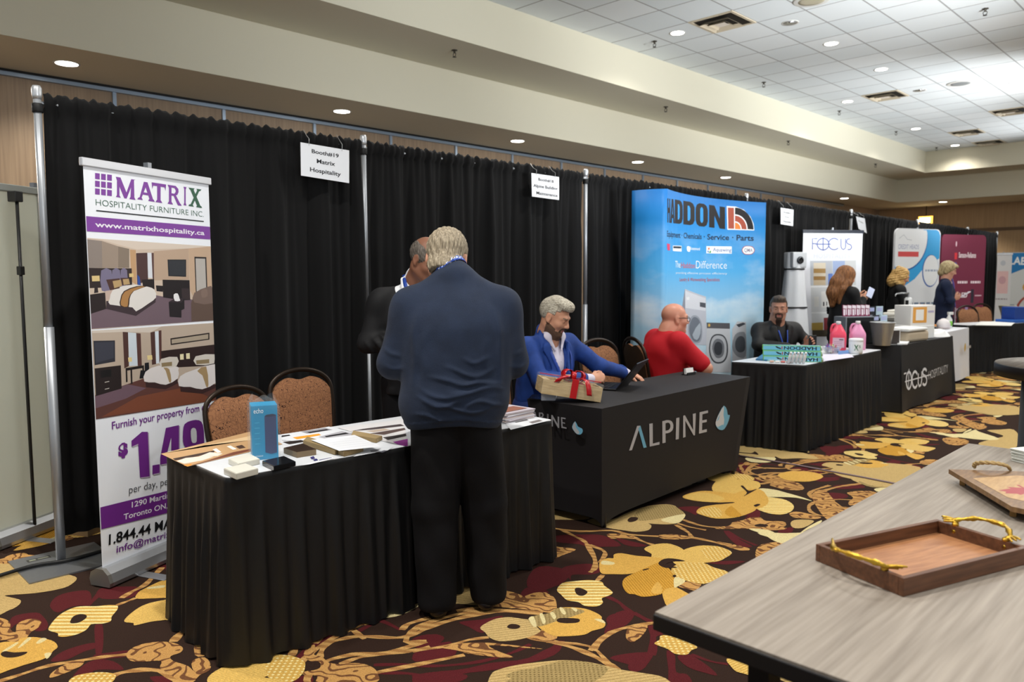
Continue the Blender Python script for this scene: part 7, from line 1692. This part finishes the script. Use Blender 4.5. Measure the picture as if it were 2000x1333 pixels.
S.post=lambda P,d: np.maximum(d+.004*np.sin(P[:,2]*26+P[:,0]*12)*np.sin(P[:,0]*31),.035-P[:,2])
TROU=mat('#0e0d0f',.85,0,.2,bump=(500,.2)); sdf_obj('trousers',S,.008,TROU,p.t)
shoes(p,[((-.10,.02,0),(-.10,.99,0)),((.13,.08,0),(.15,.98,0))],mat('#101013',.35),.007)

# ---------- the man in the black suit behind the table
p=Person('balding man in black suit and white open collar, bowing over the white table',(2.90,3.74),(-.36,-.93))
pel=(0,0,.95); chest=(0,.06,1.25); nb=(0,.11,1.475); shl=(-.19,.08,1.365); shr=(.205,.06,1.365)
elr,wr_=(.285,.06,1.12),(.08,.30,1.10); ell_,wl=(-.27,.08,1.10),(-.08,.30,1.06)
hc=np.array([-.02,.235,1.60]); HR=rotm(.55,.52,.0)
B=SDF(); head(B,hc,HR,1.03); neck(B,hc,HR,(0,.11,1.46),.062); B.chain([nb,chest,pel],[.07,.09,.09],.04)
for sh,el,w_ in ((shl,ell_,wl),(shr,elr,wr_)): B.chain([chest,sh,el,w_],[.07,.05,.04,.03],.03)
for x in (-.1,.1): B.chain([pel,(x,0,.86),(x,0,.48),(x,-.02,.06)],[.09,.07,.05,.04],.03); B.cap((x,-.02,.05),(x,.14,.04),.04,.035,.02)
hand(B,wr_,(-.6,.6,-.1),(0,-.2,-1),(-.6,-.6,.2)); hand(B,wl,(.5,.7,-.1),(0,-.2,-1),(.6,-.5,.2))
sdf_obj('body',B,.006,eyes_mats(SKIN2,mat('#4a4038',.6),SKIN2),p.t,face_pick(hc,HR,1.03))
S=SDF(); torso(S,(0,.02,.98),chest,(0,.095,1.445),shl,shr,1.08,(0,1,0),.06,.012,.05,.14)
for sh,el,w_ in ((shl,ell_,wl),(shr,elr,wr_)): S.chain([sh,el],[.068,.062],.03); S.chain([el,w_],[.062,.048],.03)
S.cap((0,.02,.90),(0,.02,.84),.17,.185,.05,(0,1,0),.8)
for k in range(4): fold(S,[(.34-.05*k,.02+.07*k,1.17),(.31-.05*k,.12+.06*k,1.12),(.27-.04*k,.13+.05*k,1.06)],.008)
V0=lambda P: np.maximum(np.abs(P[:,0])-.075*np.clip((P[:,2]-1.12)/.34,0,1), .02-P[:,1])
S.post=lambda P,d: np.maximum(np.maximum(d+.003*np.sin(P[:,2]*30+P[:,0]*30),.80-P[:,2]),-np.maximum(V0(P),1.1-P[:,2]))
SUITB=mat('#111113',.7,0,.3,bump=(400,.15)); sdf_obj('suit_jacket',S,.0075,SUITB,p.t)
S=SDF(); torso(S,(0,.02,1.0),chest,(0,.11,1.465),shl,shr,1.0,(0,1,0),.06,.004,.04); S.cap((0,.112,1.44),(0,.122,1.50),.078,.073,.01); S.chain([(.085,.10,1.49),(.10,.19,1.40),(.05,.21,1.30)],[.014,.020,.012],.02,(0,1,0),.6); S.chain([(-.085,.10,1.49),(-.08,.20,1.40),(-.04,.21,1.30)],[.014,.020,.012],.02,(0,1,0),.6)
sdf_obj('shirt',S,.007,mat('#dfe1e4',.7),p.t)
lanyard(p,[(.074,.09,1.515),(.088,.16,1.46),(.075,.222,1.36),(.04,.225,1.22)],.022,LANY,nrm=(.5,.85,.1))
S=SDF(); S.ell(hc+HR@np.array([0,-.02,.030])*1.03,np.array([.0835,.100,.088])*1.03,.01,HR)
S.post=lambda P,d: np.maximum(d+.001*np.sin(((P-hc)@HR)[:,2]*300+((P-hc)@HR)[:,1]*120),np.maximum(((P-hc)@HR)[:,2]-.085-.5*((P-hc)@HR)[:,1]*-1*0-.0,np.maximum(((P-hc)@HR)[:,1]-.052,np.maximum(np.hypot(((P-hc)@HR)[:,0],0)*-1+.045,-.05-((P-hc)@HR)[:,2]+.0))))
sdf_obj('hair',S,.0045,hairm('#3b342e','#6f675e',150),p.t)
S=SDF(); S.cap((0,.0,.90),(0,.0,.94),.16,.15,.04,(0,1,0),.8)
for x in (-.1,.1): S.chain([(x,0,.86),(x,0,.48),(x,-.02,.08)],[.10,.08,.07],.04)
sdf_obj('trousers',S,.01,TROU,p.t)

# ---------- the man in the blue suit at the laptop
p=Person('grey-haired bearded man in a bright blue suit sitting at the laptop',(3.955,3.66),(-.06,-.99))
seatz=.50; pel=(0,-.02,.58); chest=(0,.07,.89); nb=(0,.085,1.115); shl=(-.20,.08,1.03); shr=(.20,.08,1.03)
tgtL=p.L(gz(1244,738,.762)); wl=tgtL+np.array([.03,-.075,.025]); ell_=np.array([-.40,.20,.86])
tgtR=p.L(gd(1172,742,5.30)); wr_=tgtR+np.array([.035,-.055,.0]); elr=np.array([.190,.20,.82])
hc=np.array([.005,.150,1.225]); HR=rotm(.42,.42,.0)
B=SDF(); head(B,hc,HR,1.04); neck(B,hc,HR,(.012,.088,1.085),.057); B.chain([nb,chest,pel],[.07,.09,.10],.04)
for sh,el,w_ in ((shl,ell_,wl),(shr,elr,wr_)): B.chain([chest,sh,el,w_],[.07,.05,.040,.027],.03)
for x in (-.11,.11): B.chain([pel,(x*1.2,.40,.54),(x*1.2,.44,.09)],[.09,.07,.045],.03); B.cap((x*1.2,.42,.06),(x*1.2,.58,.05),.045,.035,.02)
hand(B,wl,(-.42,.90,-.18),(.1,-.25,-1),(.9,.4,.1),(.25,.30,.25),.96,.10,.2)
hand(B,wr_,(-.72,.50,.15),(-.3,-.65,-.5),(.0,.3,.9),(.95,.9,.5),.96,.03,.75)
BRD=mat('#6a5040',.75,0,.2,bump=(250,.8))
sdf_obj('body',B,.0046,eyes_mats(SKIN3,mat('#7d6a58',.6),BRD)[:3]+[mat('#b27f66',.5),mat('#5a4036',.5),BRD],p.t,face_pick(hc,HR,1.04,beard='full'))
S=SDF(); torso(S,(0,-.01,.62),chest,(0,.072,1.09),shl,shr,1.08,(0,1,0),.05,.012,.05,.14)
for sh,el,w_ in ((shl,ell_,wl),(shr,elr,wr_)):
    w2=np.array(el)+(np.array(w_)-np.array(el))*.86; S.chain([sh,el],[.068,.058],.03); S.chain([el,w2],[.057,.044],.025)
S.cap((-.16,.22,.60),(.16,.22,.60),.09,.09,.05)
for x,y0 in ((-1,.0),(1,.0)): S.chain([(x*.085,.095,1.115),(x*.10,.185,1.02),(x*.055,.232,.87),(x*.02,.235,.74)],[.012,.030,.034,.016],.012,(x*.25,1,.1),.32)
for k in range(5):
    t_=.25+.16*k; q0=np.array(ell_)*(1-t_)+wl*t_; fold(S,[q0+np.array([-.055,.0,.02]),q0+np.array([-.01,-.045,.05]),q0+np.array([.045,-.03,.01])],.006)
for k in range(0): fold(S,[(.24+.02*k,.02,.98-.05*k),(.27,.11,.96-.05*k),(.22,.17,.92-.045*k)],.006)
for k in range(0): q0=np.array(shl)*(1-.25*k)+np.array(ell_)*.25*k; fold(S,[q0+np.array([.05,.05,.0]),q0+np.array([.0,.07,.05]),q0+np.array([-.05,.05,.06])],.006)
VS=lambda P: np.maximum(np.abs(P[:,0]+.0)-.085*np.clip((P[:,2]-.70)/.35,0,1),.04-P[:,1])
S.post=lambda P,d: np.maximum(d+.0025*np.sin(P[:,2]*34+P[:,0]*22)*np.sin(P[:,0]*17+P[:,1]*23),-np.maximum(VS(P),.70-P[:,2]))
S.cap((.012,.066,1.07),(.012,.078,1.122),.081,.075,.02); BLUE=mat('#1f3f86',.7,0,.3,var=(20,.12),bump=(600,.2)); sdf_obj('suit_jacket',S,.0065,BLUE,p.t)
S=SDF(); torso(S,(0,-.01,.64),chest,(0,.078,1.095),shl,shr,1.0,(0,1,0),.05,.002,.045)
S.cap((.0,.074,1.07),(.004,.09,1.135),.074,.068,.01)
for x in (-1,1): S.chain([(x*.066-.008,.085,1.148),(x*.075,.155,1.10),(x*.03,.185,1.0)],[.010,.022,.010],.012,(x*.3,1,.4),.35)
for el,w_ in ((ell_,wl),(elr,wr_)): 
    w_=np.array(w_); d_=w_-np.array(el); d_/=np.linalg.norm(d_); sdf_obj('shirt_cuff',SDF().cap(w_-d_*.055,w_-d_*.004,.041,.038,.006),.006,mat('#cfc9d8',.7),p.t)
for k in range(4): S.ell((0,.215-.003*k,1.0-.075*k),(.006,.006,.006),.003)
sdf_obj('shirt',S,.006,mat('#cfc9d8',.7),p.t)
for x in (-1,1): lanyard(p,[(x*.080-.006,.075,1.135),(x*.09,.14,1.09),(x*.088,.222,.96),(x*.05,.258,.83),(x*.008,.262,.70)],.020,LANY,nrm=(x*.45,.9,.25))
S=SDF(); S.ell(hc+HR@np.array([0,-.018,.042])*1.04,np.array([.0835,.103,.093])*1.04,.01,HR); S.chain([hc+HR@np.array([.05,.058,.095]),hc+HR@np.array([.0,.078,.104]),hc+HR@np.array([-.05,.066,.097])],[.016,.021,.017],.03); S.ell(hc+HR@np.array([0,.012,.112]),(.072,.075,.034),.03,HR)
def post(P,d):
    X=(P-hc)@HR/1.04; x,y,z=X[:,0],X[:,1],X[:,2]; a=np.arctan2(x,y)
    d=d+.0030*np.sin(x*75+y*30+z*20+1.5*np.sin(y*40))*np.clip((z-.06)/.05,0,1)+.0014*np.sin(a*40+z*50)
    return np.maximum(d,np.maximum(np.where(z<.075,y-.045,y-.118),np.maximum(np.where(y>.022,.058-z,-.062-z),np.where((np.abs(x)>.066)&(y>-.032)&(y<.02),.028-z,-1))))
S.post=post; sdf_obj('hair',S,.0045,hairm('#8e8676','#c9c2b0',110,(1,.4,1)),p.t)
S=SDF(); S.cap((-.09,0,.60),(.09,0,.60),.12,.12,.04)
for x in (-.11,.11): S.chain([(x,0,.58),(x*1.2,.40,.55),(x*1.2,.44,.12)],[.11,.085,.06],.04)
sdf_obj('trousers',S,.01,mat('#1b3470',.75),p.t)

# ---------- the bald man in red
p=Person('bald man in a red polo shirt and glasses sitting with crossed arms, turned away',(5.47,3.62),(.87,-.50))
pel=(0,-.05,.58); chest=(0,-.02,.86); nb=(0,.02,1.05); shl=(-.21,.0,.975); shr=(.21,.0,.975); elr,wr_=(.30,.20,.76),(.02,.33,.80); ell_,wl=(-.30,.20,.76),(-.02,.31,.76)
hc=np.array([0,.075,1.145]); HR=rotm(-.10,.05,0)
B=SDF(); head(B,hc,HR,1.06); neck(B,hc,HR,(0,.01,1.02),.070); B.ell(hc+HR@np.array([0,-.06,-.055]),(.06,.045,.05),.03,HR); B.chain([nb,chest,pel],[.08,.10,.11],.04)
for sh,el,w_ in ((shl,ell_,wl),(shr,elr,wr_)): B.chain([chest,sh,el,w_],[.08,.060,.050,.034],.03)
for x in (-.12,.12): B.chain([pel,(x*1.2,.38,.54),(x*1.2,.42,.09)],[.10,.08,.05],.03); B.cap((x*1.2,.4,.06),(x*1.2,.56,.05),.045,.035,.02)
hand(B,wr_,(-.9,.1,.1),(0,-1,0),(0,.1,1)); hand(B,wl,(.9,.1,-.1),(0,-1,0),(0,.1,1))
sdf_obj('body',B,.006,eyes_mats(mat('#c98c74',.42,sss=.06),mat('#8a6a55',.6),SKIN3),p.t,face_pick(hc,HR,1.06))
S=SDF(); torso(S,(0,-.03,.60),chest,(0,.0,1.03),shl,shr,1.22,(0,1,0),.05,.012,.14,.16); S.cap((0,-.0,1.0),(0,.015,1.055),.086,.080,.012)
for sh,el in ((shl,ell_),(shr,elr)): e2=np.array(sh)+(np.array(el)-np.array(sh))*.80; S.chain([sh,e2],[.078,.078],.04)
for k in range(5): fold(S,[(.02+.03*k,-.16,.80-.05*k),(.14,-.13,.78-.05*k),(.22,-.03,.77-.05*k)],.007)
S.post=lambda P,d: d+.003*np.sin(P[:,2]*30+P[:,0]*20)
sdf_obj('polo_shirt',S,.0085,mat('#b5121f',.75,0,.3,bump=(500,.2)),p.t)
S=SDF(); S.cap((0,-.03,.58),(0,.02,.58),.16,.15,.04)
for x in (-.12,.12): S.chain([(x,0,.57),(x*1.2,.38,.55),(x*1.2,.42,.12)],[.12,.09,.065],.04)
sdf_obj('trousers',S,.012,TROU,p.t)
g=mb(mat('#3a2c24',.35)); W=lambda x,y,z: hc+HR@np.array([x,y,z])
for x in (-1,1): g.tube([W(x*.086,-.02,.012),W(x*.085,.04,.016),W(x*.075,.098,.014)],.003,6); g.tube([W(x*(.038+.03*math.cos(a)),.104,.004+.02*math.sin(a)) for a in np.linspace(0,2*PI,17)[:-1]],.0022,6,closed=True)
g.tube([W(-.01,.108,.008),W(.01,.108,.008)],.002,6); g.build('glasses',p.t)

# ---------- the bearded man in black with a phone
p=Person('man with dark hair and goatee in black, sitting behind the blue boxes holding a phone',(7.64,3.74),(-.55,-.82))
pel=(0,-.02,.58); chest=(0,.05,.86); nb=(0,.06,1.045); shl=(-.20,.05,.955); shr=(.20,.05,.955)
ph=gd(1587,669,7.72); phl=p.L(ph); wl=phl+np.array([.03,-.07,-.045]); ell_=np.array([-.33,.12,.80]); wr_=phl+np.array([.16,-.03,-.055]); elr=np.array([.27,.18,.80])
hc=np.array([.0,.085,1.165]); HR=rotm(-.46,.06,.0)
B=SDF(); head(B,hc,HR,1.04); neck(B,hc,HR,(0,.05,1.02),.060); B.chain([nb,chest,pel],[.07,.09,.10],.04)
for sh,el,w_ in ((shl,ell_,wl),(shr,elr,wr_)): B.chain([chest,sh,el,w_],[.07,.05,.040,.028],.03)
for x in (-.11,.11): B.chain([pel,(x*1.2,.40,.54),(x*1.2,.44,.09)],[.09,.07,.045],.03); B.cap((x*1.2,.42,.06),(x*1.2,.58,.05),.045,.035,.02)
hand(B,wl,(-.3,.6,.6),(.7,.5,-.2),(.2,-.3,.8),(.5,.6,.4),1.0,.05,.6); hand(B,wr_,(-.9,.2,.1),(-.2,-.3,-.9),(.0,.9,.2),(.3,.4,.3))
GOAT=mat('#3a2a22',.75,0,.2,bump=(250,.8))
sdf_obj('body',B,.0055,eyes_mats(mat('#a8765e',.5,sss=.06),mat('#3a2a20',.6),GOAT)[:3]+[mat('#8a6a5a',.3),IRIS,GOAT],p.t,face_pick(hc,HR,1.04,beard='goatee'))
S=SDF(); torso(S,(0,-.01,.62),chest,(0,.05,1.02),shl,shr,1.08,(0,1,0),.05,.012,.06,.14)
for sh,el,w_ in ((shl,ell_,wl),(shr,elr,wr_)): S.chain([sh,el],[.066,.060],.03); S.chain([el,np.array(el)+(np.array(w_)-np.array(el))*.9],[.062,.046],.025)
for x in (-1,1): S.chain([(x*.08,.07,1.04),(x*.095,.155,.97),(x*.05,.205,.82)],[.012,.028,.014],.012,(x*.25,1,.1),.35)
VK=lambda P: np.maximum(np.abs(P[:,0])-.07*np.clip((P[:,2]-.70)/.33,0,1),.03-P[:,1])
S.post=lambda P,d: np.maximum(d+.003*np.sin(P[:,2]*30+P[:,0]*24)*np.sin(P[:,0]*15),-np.maximum(VK(P),.70-P[:,2]))
sdf_obj('jacket',S,.008,mat('#151414',.6,0,.35,bump=(300,.2)),p.t)
S=SDF(); torso(S,(0,-.01,.64),chest,(0,.055,1.03),shl,shr,1.0,(0,1,0),.05,.003,.05); S.cap((0,.05,1.0),(0,.062,1.055),.073,.068,.01); sdf_obj('shirt',S,.008,mat('#0f0f12',.8),p.t)
for x in (-1,1): lanyard(p,[(x*.05,.18,.95),(x*.03,.22,.84),(x*.008,.225,.74)],.014,LANY,nrm=(x*.3,1,.2))
S=SDF(); S.ell(hc+HR@np.array([0,-.016,.042])*1.04,np.array([.0835,.101,.091])*1.04,.01,HR); S.ell(hc+HR@np.array([0,.03,.108]),(.062,.062,.026),.03,HR)
def post(P,d,hc=hc,HR=HR):
    X=(P-hc)@HR/1.04; x,y,z=X[:,0],X[:,1],X[:,2]
    d=d+.0016*np.sin(x*120+z*40)*np.clip((z-.05)/.05,0,1)
    return np.maximum(d,np.maximum(y-.095,np.maximum(np.where(y>.028,.070-z,-.058-z),np.where((np.abs(x)>.066)&(y>-.032)&(y<.028),.022-z,-1))))
S.post=post; sdf_obj('hair',S,.005,hairm('#2e241d','#55473a',130),p.t)
S=SDF(); S.cap((-.09,0,.60),(.09,0,.60),.12,.12,.04)
for x in (-.11,.11): S.chain([(x,0,.58),(x*1.2,.40,.55),(x*1.2,.44,.12)],[.11,.085,.06],.04)
sdf_obj('trousers',S,.012,TROU,p.t)
t=thing('phone','black phone held up by the bearded man in black','phone',tuple(ph),math.atan2(-CR[1],CR[0])*0-.95)
g=mb(mat('#0c0d10',.3,spec=.5)).box((-.038,-.005,-.07),(.038,.005,.07),bev=.004).build('shell',t); mb(mat('#23252a',.2)).lathe([(.014,0),(.013,.002),(.001,.002)],n=16,M=Matrix.Translation((0,-.005,.045))@Matrix.Rotation(PI/2,4,'X')).build('camera_ring',t)

# ---------- three women beyond
def woman(label,loc,fwd,hcz,hy,yaw,pitch,jm,hairkind,hm,skin,ph_px=None,ph_d=None,h=.008,tall=0.0,sleeve=.95,dress=False):
    p=Person(label,loc,fwd); z=tall
    pel=(0,0,.92+z); chest=(0,.03,1.20+z); nb=(0,.03,1.41+z); shl=(-.165,.02,1.305+z); shr=(.165,.02,1.305+z)
    hc=np.array([0,hy,hcz]); HR=rotm(yaw,pitch,0)
    if ph_px is not None: q=p.L(gd(*ph_px,ph_d)); wl=q+np.array([-.04,-.085,-.04]); wr_=q+np.array([.05,-.085,-.05])
    else: wl=np.array([-.12,.30,1.0+z]); wr_=np.array([.12,.30,1.0+z])
    ell_,elr=np.array([-.24,.08,1.07+z]),np.array([.24,.08,1.07+z])
    B=SDF(); head(B,hc,HR,.98,fem=True); neck(B,hc,HR,(0,.02,1.39+z),.048); B.chain([nb,chest,pel],[.055,.08,.09],.04)
    for sh,el,w_ in ((shl,ell_,wl),(shr,elr,wr_)): B.chain([chest,sh,el,w_],[.06,.042,.036,.024],.03)
    for x in (-.09,.09): B.chain([pel,(x,0,.84),(x,0,.48),(x,-.01,.07)],[.09,.075,.05,.036],.03); B.cap((x,-.02,.045),(x,.13,.035),.038,.03,.02)
    hand(B,wl,(.25,.9,.25),(.8,-.1,.3),(0,0,1),(.5,.6,.4),.9); hand(B,wr_,(-.25,.9,.25),(-.8,-.1,.3),(0,0,1),(.5,.6,.4),.9)
    sdf_obj('body',B,.006,eyes_mats(skin,mat('#8a6a48',.6),skin),p.t,face_pick(hc,HR,.98))
    S=SDF(); torso(S,(0,.0,.94+z),chest,(0,.02,1.375+z),shl,shr,.95,(0,1,0),.05,.010,.03,.15)
    S.cap((0,.0,.88+z),(0,.0,.78+z),.165,.18,.05,(0,1,0),.8)
    for sh,el,w_ in ((shl,ell_,wl),(shr,elr,wr_)):
        w2=np.array(el)+(np.array(w_)-np.array(el))*sleeve; S.chain([sh,el],[.060,.053],.03); S.chain([el,w2],[.056,.044 if sleeve>.5 else .055],.025)
    for sg in (-1,1):
        for k in range(3): fold(S,[(sg*.30,.03,1.12+z-.03*k),(sg*.26,.0,1.10+z-.03*k),(sg*.2,.04,1.09+z-.03*k)],.007)
    hem=.58 if dress else .72
    if dress: S.cap((0,0,.80),(0,0,.6),.18,.20,.05,(0,1,0),.8)
    S.post=lambda P,d: np.maximum(np.maximum(d+.003*np.sin(P[:,2]*28+P[:,0]*26),hem-P[:,2]),-np.maximum(np.abs(P[:,0])-.06*np.clip((P[:,2]-1.0-z)/.38,0,1),.03-P[:,1]))
    sdf_obj('jacket',S,h,jm,p.t)
    S=SDF(); torso(S,(0,.0,.94+z),chest,(0,.02,1.37+z),shl,shr,.90,(0,1,0),.05,.002,.02); sdf_obj('blouse',S,h,mat('#d6d6da',.7) if dress else mat('#17171a',.8),p.t)
    S=SDF(); S.cap((0,0,.90),(0,0,.86),.14,.15,.04,(0,1,0),.8)
    for x in (-.09,.09): S.chain([(x,0,.84),(x,0,.48),(x,-.01,.08)],[.10,.07,.055],.04)
    sdf_obj('trousers',S,.012,TROU if not dress else mat('#141a2c',.8),p.t)
    S=SDF(); W=lambda x,y,zz: hc+HR@(np.array([x,y,zz])*.98)
    S.ell(W(0,-.022,.040),np.array([.092,.108,.098]),.02,HR)
    if hairkind=='long':
        S.chain([W(0,-.06,.03),W(.0,-.105,-.10),(0,-.115,1.30+z),(0,-.13,1.16+z)],[.085,.085,.080,.035],.04,None)
        for x in (-1,1): S.chain([W(x*.065,.0,.03),W(x*.078,-.02,-.08),(x*.085,-.06,1.34+z),(x*.075,-.09,1.18+z)],[.04,.038,.04,.02],.03)
    elif hairkind=='curly':
        r=random.Random(4)
        for k in range(46):
            a=r.uniform(.75,5.5); zz=r.uniform(-.13,.10); rr=.085+.02*r.random()-(.02 if zz>.06 else 0); S.ell(W(math.sin(a)*rr*.95,math.cos(a)*rr*1.05-.03,zz),(.030,.030,.034),.02)
        S.chain([W(0,-.07,.0),W(0,-.09,-.12)],[.08,.07],.03)
    else:
        S.chain([W(0,-.05,.02),W(0,-.07,-.06)],[.075,.06],.03); S.chain([W(-.05,.07,.085),W(.05,.075,.08)],[.03,.028],.03)
        for x in (-1,1): S.cap(W(x*.07,-.01,.03),W(x*.072,-.02,-.045),.030,.024,.03)
    def post(P,d):
        X=(P-hc)@HR/.98; x,y,zz=X[:,0],X[:,1],X[:,2]; a=np.arctan2(x,y+.02)
        if hairkind=='curly': d=d+.006*np.sin(a*9+zz*70)*np.sin(zz*85+a*3)
        else: d=d+.003*np.sin(a*24+zz*6)+.002*np.sin(a*51-zz*10)
        face=np.maximum(np.abs(x)-.060-.1*np.maximum(0,-zz),np.maximum(.035-y,zz-.072))
        return np.maximum(d,-face)
    S.post=post; sdf_obj('hair',S,.006,hm,p.t)
    return p
w=woman('woman with long auburn hair and black blazer at the white banner, holding a phone',(9.41,3.75),(.86,-.52),1.485,.06,.05,.30,mat('#121214',.75,0,.3,bump=(300,.15)),'long',hairm('#5c371c','#96643a',90,(1,1,.08)),SKIN3,(1692,576),9.25,.008,.0)
q=gd(1700,572,9.2); t=thing('phone','white-blue phone held by the auburn-haired woman','phone',tuple(q),-.9); mb(mat('#c3cbe4',.25)).box((-.036,-.004,-.07),(.036,.004,.07),Matrix.Rotation(.5,4,'Y')@Matrix.Rotation(-.5,4,'X'),bev=.003).build('shell',t)
w=woman('woman with curly blond hair in a black jacket looking down beside the grey counter',(11.95,3.99),(.55,-.83),1.485,.075,.0,.42,mat('#111113',.75,0,.3,bump=(300,.15)),'curly',hairm('#a57a3e','#dcb878',70,(1,1,.5)),SKIN3,None,None,.008,.0)
w=woman('woman with short blond hair in a navy cardigan reading her phone by the maroon banner',(12.80,3.60),(.35,-.93),1.585,.06,.0,.35,mat('#16203a',.8,0,.25,bump=(200,.2)),'short',hairm('#8d7a58','#c4b48c',80,(1,1,.3)),mat('#cf9a82',.5,sss=.05),(1874,577),11.50,.008,.06,.30,True)
lanyard(w,[(-.06,.11,1.46),(-.07,.135,1.36),(-.03,.15,1.22),(0,.17,1.02)],.02,mat('#4a55a8',.5),nrm=(-.4,.9,.2)); lanyard(w,[(.06,.11,1.46),(.07,.135,1.36),(.03,.15,1.22),(0,.17,1.02)],.02,mat('#4a55a8',.5),nrm=(.4,.9,.2))
g=mb(mat('#e6e6ea',.5)).box((-.055,.165,.80),(.055,.17,1.03)); g.use(mat('#b8323c',.5)).box((-.055,.1705,.88),(.055,.1712,.905)); g.build('name_badge',w.t)
q=gd(1886,575,11.46); t=thing('phone','pale phone held by the woman in the navy cardigan','phone',tuple(q),-.9); mb(mat('#c9c3cf',.3)).box((-.07,-.036,-.004),(.07,.036,.004),Matrix.Rotation(-.6,4,'Y'),bev=.003).build('shell',t)
